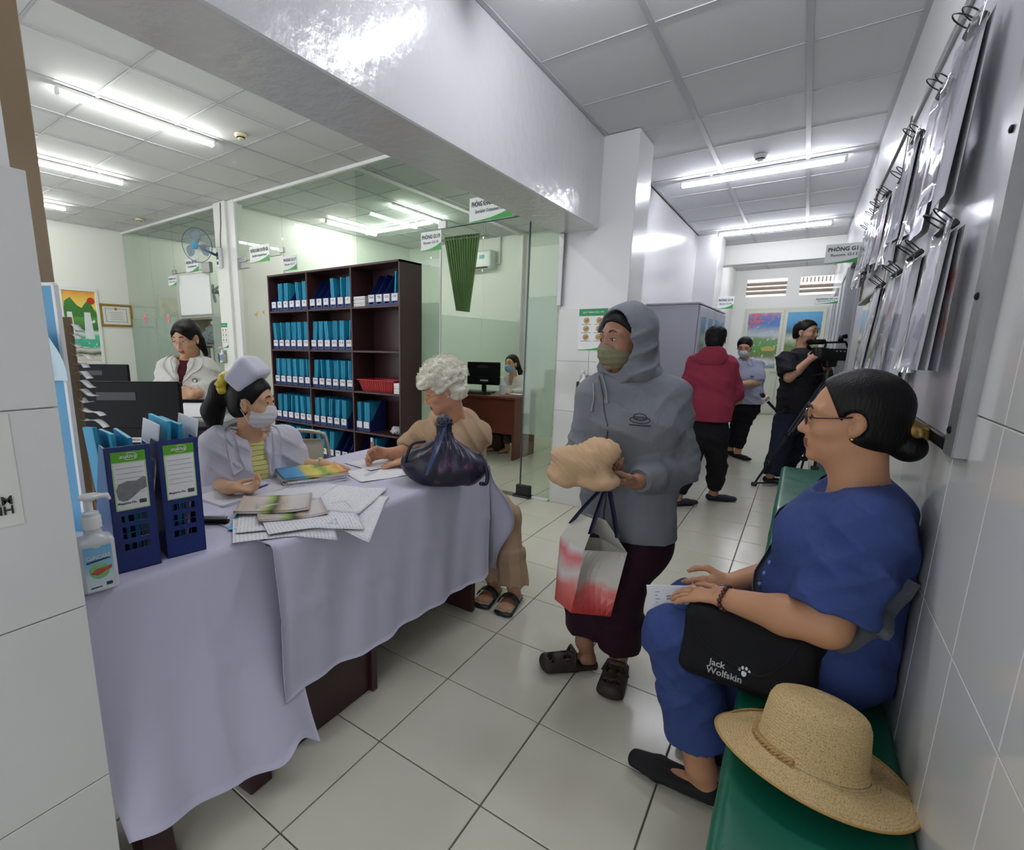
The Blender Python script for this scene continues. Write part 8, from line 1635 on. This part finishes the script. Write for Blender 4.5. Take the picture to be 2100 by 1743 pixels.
# masked staff member in pale blue shirt
def cl_mask(t, J, S, F, lo, hi, h):
    m = fabric('pale_blue_shirt', '#a9aec4', 0.75); o = top_garment('shirt', t, J, S, F, lo, hi, m, at(1525, 828, 5.83)[2], 0.92, (0.07, 0.074, 0.08), w=(0.17, 0.16, 0.155, 0.12), neck=(0.07, 0.05, 0.06), nf=0.06)
    trousers(t, J, S, lo, hi, fabric('black_cotton', '#1b1b1f', 0.85), (0.085, 0.062, 0.05), hem=0.04); flats(t, J, fM, mat('black_felt', '#0c0c0e', 0.8)); hair_cap(h, M_hair, t, 0.012, ((0.07, 0.08), (0.02, -0.02)), -0.09, None, 0.007); face_mask(h, t, mat('white_mask', '#cfccd2', 0.7))
    for s in (-1, 1): MB().sheet(np.array([[J['neck']+F*(0.06+0.03*b)+S*s*(0.02+0.05*a)+V(0, 0, 0.03-0.07*b-0.03*a) for a in (0, 0.5, 1)] for b in (0, 0.5, 1)]), 0.004).build('collar', m, o, smooth=True)
    MB().ball(J['cst']+F*0.135+S*0.06, (0.02, 0.02, 0.008), 8).build('emblem', mat('emblem_green', '#3f6a4a', 0.5), o)
F_ = nrm(-0.45*RH-0.85*FH); fM = (nrm(-FH+0.2*RH), nrm(-FH))
pts_h['masked staff member in a pale blue shirt leaning towards the red jacket'] = {}
standing('masked staff member in a pale blue shirt leaning towards the red jacket', V(-0.52, 6.85, 0), 5.85, (1527, 712, -0.05), nrm(-0.55*RH-0.72*FH-0.42*Z3), F_, dict(neck=(1528, 738, 0), cst=(1528, 770, 0), wst=(1528, 805, 0.02), pel=(1528, 830, 0.03), shL=(1552, 748, 0), shR=(1502, 748, 0.0), elL=(1553, 785, -0.1), wrL=(1512, 788, -0.25), elR=(1493, 775, -0.1), wrR=(1485, 742, -0.28), hipL=(1537, 840, 0.03), hipR=(1515, 840, 0.03), knL=(1522, 885, 0), knR=(1508, 885, 0.1)), cl_mask, skin('fair', '#cda07d'), feet=(V(-0.515, 6.88, 0.085), V(-0.60, 7.02, 0.085), *fM))

# cameraman
def cl_cam(t, J, S, F, lo, hi, h):
    m = fabric('black_polo', '#2a2b30', 0.8); o = top_garment('polo_shirt', t, J, S, F, lo, hi, m, at(1630, 845, 4.85)[2], 0.80, (0.078, 0.082, 0.086), w=(0.185, 0.178, 0.175, 0.14), dp=(0.14, 0.135, 0.13, 0.10), neck=(0.07, 0.06, 0.055), nf=0.04)
    for s in (-1, 1): MB().sheet(np.array([[J['neck']+F*(0.02+0.06*b)+S*s*(0.055+0.02*a-0.03*b)+V(0, 0, 0.045-0.045*b-0.035*a) for a in (0, 0.5, 1)] for b in (0, 0.5, 1)]), 0.004).build('collar', m, o, smooth=True)
    trousers(t, J, S, lo, hi, fabric('dark_jeans', '#272e3d', 0.85), (0.108, 0.085, 0.078), hem=0.0, g=0.012); flats(t, J, fC, mat('black_leather', '#111113', 0.4), 1.12)
    hair_cap(h, M_hair, t, 0.010, ((0.076, 0.088), (0.030, 0.03)), -0.050, None, 0.006, amp=0.002)
F_ = nrm(0.85*RH-0.35*FH); fC = (nrm(-0.3*RH-0.9*FH), nrm(0.6*RH-0.7*FH)); NC = 'cameraman in a black polo shirt filming with a video camera on a tripod'
pts_h[NC] = {'R': (nrm(RH*0.75+Z3*0.6), nrm(RH*0.3-Z3*0.5+FH*0.6), nrm(Z3), (0.5, 0.6, 0.4)), 'L': (nrm(Z3*0.9-RH*0.2-FH*0.2), nrm(-RH*0.8), nrm(FH*0.3-RH*0.3), (0.7, 0.8, 0.4))}
CT, CJ, CHD = standing(NC, V(-0.03, 6.0, 0), 4.85, (1653, 683, -0.02), nrm(0.40*RH-0.92*FH-0.04*Z3), F_, dict(neck=(1645, 716, 0), cst=(1640, 765, 0), wst=(1635, 810, 0.02), pel=(1628, 852, 0.03), shL=(1672, 735, 0.12), shR=(1612, 738, -0.06), elL=(1700, 800, 0.05), wrL=(1698, 768, -0.10), elR=(1618, 775, -0.16), wrR=(1660, 738, -0.22), hipL=(1645, 862, 0.05), hipR=(1612, 862, 0.0), knL=(1632, 915, 0.15), knR=(1600, 915, -0.05)), cl_cam, skin('light_tan', '#c2957a'), size=1.0, w=1.06, feet=(V(-0.01, 6.35, 0.085), V(-0.13, 5.78, 0.085), *fC))

# video camera on its tripod
def video_camera():
    Dc = 4.62; t = thing('video_camera', 'black video camera with lens hood and viewfinder on the tripod', 'camera', at(1700, 760, Dc)); d = nrm(RH*0.97-FH*0.25); s_ = np.cross(Z3, d); R = np.array([d, s_, Z3]); k = 1/1008*Dc; c = at(1704, 727, Dc)
    M_cb = mat('camera_black', '#131417', 0.45)
    sd = Sdf(c-0.32, c+0.32, 0.006); sd.rbox(c, (0.115, 0.055, 0.055), R, 0.02); sd.rbox(c-d*0.10+Z3*0.02, (0.05, 0.045, 0.045), R, 0.02, 0.02); sd.rbox(c-Z3*0.075+d*0.0, (0.045, 0.045, 0.04), R, 0.015, 0.01); sd.build('camera_body', M_cb, t)
    MB().lathe([(0.045, 0.10), (0.050, 0.11), (0.052, 0.15), (0.050, 0.16)], c-Z3*0.01, frame(d), 24).build('lens_barrel', mat('lens_black', '#0d0d0f', 0.25), t, sharp=40)
    MB().obox(c-Z3*0.01+d*0.205, (0.055, 0.075, 0.055), R, 0.006).build('lens_hood', M_cb, t)
    MB().tube([c-d*0.06+Z3*0.055, c-d*0.05+Z3*0.11, c+d*0.10+Z3*0.115, c+d*0.13+Z3*0.06], 0.011, 8).build('top_handle', M_cb, t, smooth=True)
    MB().lathe([(0.020, -0.05), (0.024, -0.03), (0.024, 0.05), (0.018, 0.06)], c+Z3*0.115-d*0.12, frame(d), 16).build('viewfinder', M_cb, t, sharp=40); sd = Sdf(c+Z3*0.115-d*0.185-0.06, c+Z3*0.115-d*0.185+0.06, 0.004); sd.ell(c+Z3*0.115-d*0.185, (0.03, 0.026, 0.026), R, 0); sd.build('mic_foam', mat('foam_black', '#0b0b0c', 0.95, bump=(200, 0.6)), t)
    MB().obox(c+d*0.20+Z3*0.125, (0.075, 0.012, 0.010), R, 0.003).obox(c+d*0.245+Z3*0.14, (0.03, 0.025, 0.022), R, 0.004).build('shotgun_mount', M_cb, t); MB().obox(c+d*0.262+Z3*0.135-s_*0.026, (0.018, 0.001, 0.010), R).build('orange_mark', mat('mark_orange', '#b8623f', 0.4), t)
    MB().tube([c+d*0.06+Z3*0.12, c+d*0.06+Z3*0.16, c+d*0.10+Z3*0.165], 0.022, 10).build('lamp_head', M_cb, t, smooth=True)
    for kx in (0.02, 0.05, 0.08): MB().ball(c+d*kx+Z3*0.03-s_*0.055, 0.008, 8).build('dial', M_alu, t)
    # tripod
    t2 = thing('tripod', 'black tripod carrying the video camera beside the bench', 'tripod', atZ(1600, 990, 0)); top = c-Z3*0.12; f1 = atZ(1546, 996, 0.0); f1[2] = 0.02; mid = lerp(top, f1, 0.55); M_tp = mat('tripod_black', '#1a1b1e', 0.4); hub = top-Z3*0.10
    MB().lathe([(0.045, 0), (0.05, 0.03), (0.035, 0.06), (0.03, 0.09)], top-Z3*0.11, n=18).build('fluid_head', M_tp, t2, sharp=40); MB().tube([top-Z3*0.05, top-Z3*0.09-d*0.18, top-Z3*0.15-d*0.30], 0.009, 8).build('pan_handle', M_tp, t2)
    for e in (f1, V(0.20, 5.62, 0.02), V(0.10, 6.15, 0.02)):
        ax = nrm(e-hub); sd_ = np.cross(ax, Z3); sd_ = nrm(sd_); m_ = lerp(hub, e, 0.52)
        for q in (-1, 1): MB().tube([hub+sd_*q*0.022, m_+sd_*q*0.022], 0.010, 8).build('upper_leg', M_tp if e is not f1 else mat('tripod_grey', '#55585c', 0.35, metal=0.5), t2)
        MB().tube([m_-ax*0.06, lerp(hub, e, 0.8)], 0.013, 8).tube([lerp(hub, e, 0.78), e], 0.010, 8).build('lower_leg', M_tp, t2); MB().obox(m_, (0.02, 0.035, 0.025), frame(ax, np.cross(sd_, ax)), 0.006).build('leg_clamp', M_tp, t2); MB().obox(lerp(hub, e, 0.80), (0.018, 0.03, 0.02), frame(ax, np.cross(sd_, ax)), 0.006).build('leg_clamp', M_tp, t2); MB().obox(e, (0.025, 0.018, 0.018), None, 0.006).build('foot', M_tp, t2)
    cc = V(0.02, 5.78, 0.03)
    for e in (f1, V(0.20, 5.62, 0.02), V(0.10, 6.15, 0.02)): MB().tube([cc, e+V(0, 0, 0.008)], 0.009, 6).build('spreader_arm', M_tp, t2)
    # reporter's microphone hanging at his belt
    q = at(1570, 818, 4.70); ax = nrm(-RH*0.66+Z3*0.75); t3 = thing('microphone', 'handheld microphone with a white cube reading ANTV at the hip of the cameraman', 'microphone', q); MB().tube([q-ax*0.16-RH*-0.02, q-ax*0.03], [0.011, 0.013], 10).build('grip', M_black, t3); cb = MB().obox(q, (0.03, 0.024, 0.024), np.array([nrm(np.cross(FH, ax)), ax, -FH]), 0.003).build('cube', M_white, t3)
    text('lettering', 'ANTV', q-FH*0.024, nrm(np.cross(ax, -FH)), ax, 0.026, mat('antv_red', '#c23a2a', 0.4), cb, bold=0.03, width=0.05); MB().lathe([(0.012, 0), (0.019, 0.008), (0.021, 0.03), (0.016, 0.045), (0.004, 0.05)], q+ax*0.026, frame(ax), 14).build('head', mat('mic_mesh', '#1b1b1d', 0.5, bump=(400, 0.6)), t3, sharp=40)
    MB().tube(spline([q-ax*0.16, q-ax*0.19+RH*0.03, at(1608, 842, 4.72), at(1622, 838, 4.76)], 5), 0.005, 6).build('cable', M_black, t3, smooth=True)
video_camera()

# doctor standing behind the monitors
def cl_doc(t, J, S, F, lo, hi, h):
    sd = Sdf(lo, hi, 0.008); torso(sd, J, S, 0.006); sd.ell(J['neck']+V(0, 0, 0.055)+F*0.01, (0.075, 0.075, 0.05), None, 0.004, 'sub'); sd.build('maroon_shirt', fabric('maroon_shirt', '#4f1f26', 0.8), t)
    m = fabric('doctor_coat', '#cbcac4', 0.75, 0.1, 0.03); sd = Sdf(lo, hi, 0.007); torso(sd, J, S, 0.022, w=(0.175, 0.165, 0.16, 0.125), dp=(0.13, 0.122, 0.118, 0.09)); sd.ell(J['cst']+F*0.06, (0.07, 0.13, 0.08), np.array([F, S, Z3]), 0.05); sd.ecap(J['pel']+V(0, 0, 0.05), J['pel']-V(0, 0, 0.20), (0.19, 0.14), (0.20, 0.15), S, 0.03, flat=True)
    for s in 'LR': e = lerp(J['el'+s], J['wr'+s], 0.75); sleeve(sd, [J['sh'+s], J['el'+s], e], [0.058, 0.060, 0.062], 0.035)
    sd.wrinkle(0.004, 13, 2.0, (1, 1, 0.6)); sd.folds(0.008, nrm(Z3+0.6*RH), 0.07, 6.0); R = np.array([F, S, Z3])
    for z, wv in ((0.03, 0.052), (-0.04, 0.036), (-0.10, 0.018)): sd.ell(J['neck']+V(0, 0, z)+F*0.15, (0.12, wv, 0.06), R, 0.0, 'sub')
    sd.ell(J['neck']+F*0.01+V(0, 0, 0.05), (0.08, 0.075, 0.055), None, 0.004, 'sub'); ct = sd.build('white_coat', m, t)
    for s in (1, -1):
        p = spline([J['neck']-F*0.04+S*s*0.04+V(0, 0, 0.03), J['neck']+F*0.03+S*s*0.072+V(0, 0, 0.012), J['neck']+F*0.09+S*s*0.058-V(0, 0, 0.05), J['neck']+F*0.12+S*s*0.012-V(0, 0, 0.145)], 6); a = on(ct, p, -F*0.8-Z3*0.5, 0.004); wd = np.concatenate([np.linspace(0.025, 0.055, len(p)//2+1), np.linspace(0.055, 0.004, len(p)-len(p)//2-1)]); q = on(ct, [p[i]+S*s*wd[i]-V(0, 0, 0.008) for i in range(len(p))], -F*0.8-Z3*0.5, 0.006); MB().sheet(np.stack([a, q], 1) if s > 0 else np.stack([q, a], 1), 0.004).build('lapel', m, ct, smooth=True)
    for z in (-0.16, -0.21, -0.27): MB().ball(on(ct, J['neck']+F*0.3+V(0, 0, z), -F, 0.001)[0], 0.006, 8).build('button', M_white, ct)
    q = on(ct, J['neck']+F*0.3+S*0.085-V(0, 0, 0.115), -F, 0.002)[0]; MB().lathe([(0.017, 0), (0.017, 0.002)], q, frame(F), 18).build('emblem', mat('emblem_green', '#3f6a4a', 0.5), ct); MB().lathe([(0.009, 0.002), (0.009, 0.003)], q, frame(F), 14).build('emblem_centre', M_white, ct)
    q2 = on(ct, J['neck']+F*0.3+S*0.10-V(0, 0, 0.155), -F, 0.003)[0]; q3 = on(ct, J['neck']+F*0.3+S*0.105-V(0, 0, 0.235), -F, 0.006)[0]; MB().lathe([(0.014, 0), (0.014, 0.006)], q2, frame(F), 16).build('badge_reel', M_white, ct); MB().tube([q2, lerp(q2, q3, 0.5)+S*0.006, q3+V(0, 0, 0.03)], 0.0015, 5).build('badge_cord', M_dark, ct); bd = MB().obox(q3, (0.021, 0.032, 0.002), np.array([S, Z3, F]), 0.001).build('name_badge', M_white, ct); MB().obox(q3+F*0.0024-V(0, 0, 0.006), (0.008, 0.009, 0.0004), np.array([S, Z3, F])).build('badge_photo', M_dark, bd)
    trousers(t, J, S, lo, hi, fabric('black_cotton', '#1b1b1f', 0.85), (0.09, 0.065, 0.055)); flats(t, J, fD, mat('black_felt', '#0c0c0e', 0.8))
    def fringe(sd): h.ell(sd, (0.045, 0.035, 0.085), (0.045, 0.04, 0.03), 0.02); h.cone(sd, (0.07, 0.04, 0.07), (0.05, 0.068, 0.02), 0.016, 0.012, 0.015); h.cone(sd, (0.065, -0.035, 0.07), (0.04, -0.070, 0.0), 0.016, 0.012, 0.015); h.cone(sd, (-0.05, 0.06, -0.03), (-0.055, 0.07, -0.13), 0.03, 0.016, 0.03)
    hair_cap(h, M_hair, t, 0.012, ((0.078, 0.086), (0.03, 0.0)), -0.09, fringe, 0.005); g = MB()
    for s in (-1, 1): g.tube([h.p(0.098-0.05*abs(s*0.031+0.02*math.cos(a)), s*0.031+0.022*math.cos(a), 0.004+0.017*math.sin(a)) for a in np.linspace(0, 2*math.pi, 20)[:-1]], 0.0016, 6, closed=True); g.tube([h.p(0.093, s*0.053, 0.010), h.p(0.03, s*0.078, 0.012), h.p(-0.01, s*0.081, 0.008)], 0.0015, 5)
    g.tube([h.p(0.098, -0.009, 0.008), h.p(0.101, 0, 0.010), h.p(0.098, 0.009, 0.008)], 0.0015, 5); g.build('glasses', mat('rose_frame', '#b89a94', 0.3, metal=0.5), t)
F_ = nrm(-FH*0.97+RH*0.10); fD = (-FH, -FH); ND = 'doctor in a white coat and glasses standing with folded hands behind the monitors'
pts_h[ND] = {'R': (nrm(RH*0.75-Z3*0.55), nrm(FH*0.7-Z3*0.2), nrm(Z3*0.6+RH*0.5), (0.35, 0.5, 0.3)), 'L': (nrm(-RH*0.85-Z3*0.35), nrm(FH*0.8), nrm(Z3), (0.5, 0.6, 0.4))}
_p = V(-3.24, 1.70, 0)
standing(ND, _p, 3.28, (383, 695, -0.03), nrm(-FH*0.93-RH*0.16-Z3*0.34), F_, dict(neck=(385, 742, 0), cst=(386, 782, 0), wst=(386, 820, 0.01), pel=(385, 860, 0.02), shL=(423, 757, 0), shR=(347, 757, 0), elL=(441, 800, -0.02), wrL=(398, 808, -0.20), elR=(334, 800, -0.02), wrR=(364, 800, -0.20), hipL=(404, 875, 0.02), hipR=(368, 875, 0.02), knL=(404, 960, 0.0), knR=(368, 960, 0.0)), cl_doc, skin('fair', '#cda07d'), size=0.95, vox=0.007, feet=(_p+RH*0.09+V(0, 0, 0.085), _p-RH*0.09+V(0, 0, 0.085), *fD))

# masked doctor at the far desk
def far_doctor():
    D = 6.36; F = nrm(-FH*0.7-RH*0.55); S = np.cross(Z3, F); h = Head(at(1049, 747, D), nrm(-FH*0.68-RH*0.70), size=0.95); t = thing('person', 'masked doctor with a ponytail sitting at the reddish brown desk', 'person', (-2.92, 5.85, 0.45))
    J = dict(neck=at(1054, 775, D+0.04), cst=at(1056, 792, D+0.06), pel=at(1060, 838, D+0.14), shL=at(1074, 782, D+0.02), shR=at(1038, 782, D+0.08), elL=at(1072, 805, D-0.08), wrL=at(1044, 806, D-0.26), elR=at(1036, 803, D-0.05), wrR=at(1034, 804, D-0.25)); J['wst'] = lerp(J['cst'], J['pel'], 0.5); J['hipL'] = J['pel']+S*0.09; J['hipR'] = J['pel']-S*0.09
    for s in 'LR': J['kn'+s] = J['hip'+s]+F*0.38; J['kn'+s][2] = 0.48; J['an'+s] = V(J['kn'+s][0], J['kn'+s][1], 0.09)
    lo, hi = bounds(J, h); lo = hold(lo); sd = Sdf(lo, hi, 0.009); h.skull(sd); torso(sd, J, S, -0.015); sd.cone(J['neck']-V(0, 0, 0.03), h.p(-0.02, 0, -0.06), 0.05, 0.046, 0.03)
    for s in 'LR': arm(sd, J['sh'+s], J['el'+s], J['wr'+s], (0.044, 0.036, 0.025)); leg(sd, J['hip'+s], J['kn'+s], J['an'+s], F); hand(sd, J['wr'+s], nrm(J['wr'+s]-J['el'+s]), -Z3, -S if s == 'L' else S, 0.95)
    ground(sd); sd.build('body', skin('fair', '#cda07d'), t); h.features(t); face_mask(h, t, mat('blue_mask', '#8fb4cf', 0.7))
    hair_cap(h, hairmat('dark_brown', '#1a100c'), t, 0.012, ((0.07, 0.086), (0.022, 0.0)), -0.08, lambda sd: (h.cone(sd, (-0.10, 0.02, 0.03), (-0.12, 0.06, -0.10), 0.03, 0.03, 0.03), h.cone(sd, (-0.12, 0.06, -0.10), (-0.09, 0.08, -0.20), 0.03, 0.014, 0.03)), 0.006, lo=0.27)
    m = fabric('doctor_coat', '#cbcac4', 0.75, 0.1, 0.03); sd = Sdf(lo, hi, 0.009); torso(sd, J, S, 0.02); 
    for s in 'LR': e = lerp(J['el'+s], J['wr'+s], 0.85); sleeve(sd, [J['sh'+s], J['el'+s], e], [0.066, 0.06, 0.05])
    sd.wrinkle(0.005, 13, 2); sd.ell(J['neck']+F*0.10+V(0, 0, 0.0), (0.10, 0.03, 0.10), np.array([F, S, Z3]), 0, 'sub'); sd.ell(J['neck']+V(0, 0, 0.05), (0.075, 0.075, 0.05), None, 0.004, 'sub'); sd.cut((0, 0, 0.42), (0, 0, -1)); sd.build('white_coat', m, t)
    trousers(t, J, S, lo, hi, fabric('grey_trousers', '#5a5650', 0.85))
    c = J['pel']; st = thing('office_chair', 'desk chair under the masked far doctor', 'chair', (c[0], c[1], 0)); MB().obox((c[0], c[1], 0.43), (0.22, 0.22, 0.025), None, 0.02).build('seat', M_dark, st); MB().tube([(c[0], c[1], 0.41), (c[0], c[1], 0.05)], 0.025, 10).build('column', M_black, st)
    for k in range(5): a = 2*math.pi*k/5; MB().tube([(c[0], c[1], 0.07), (c[0]+0.25*math.cos(a), c[1]+0.25*math.sin(a), 0.02)], 0.014, 8).build('spoke', M_black, st)
far_doctor()
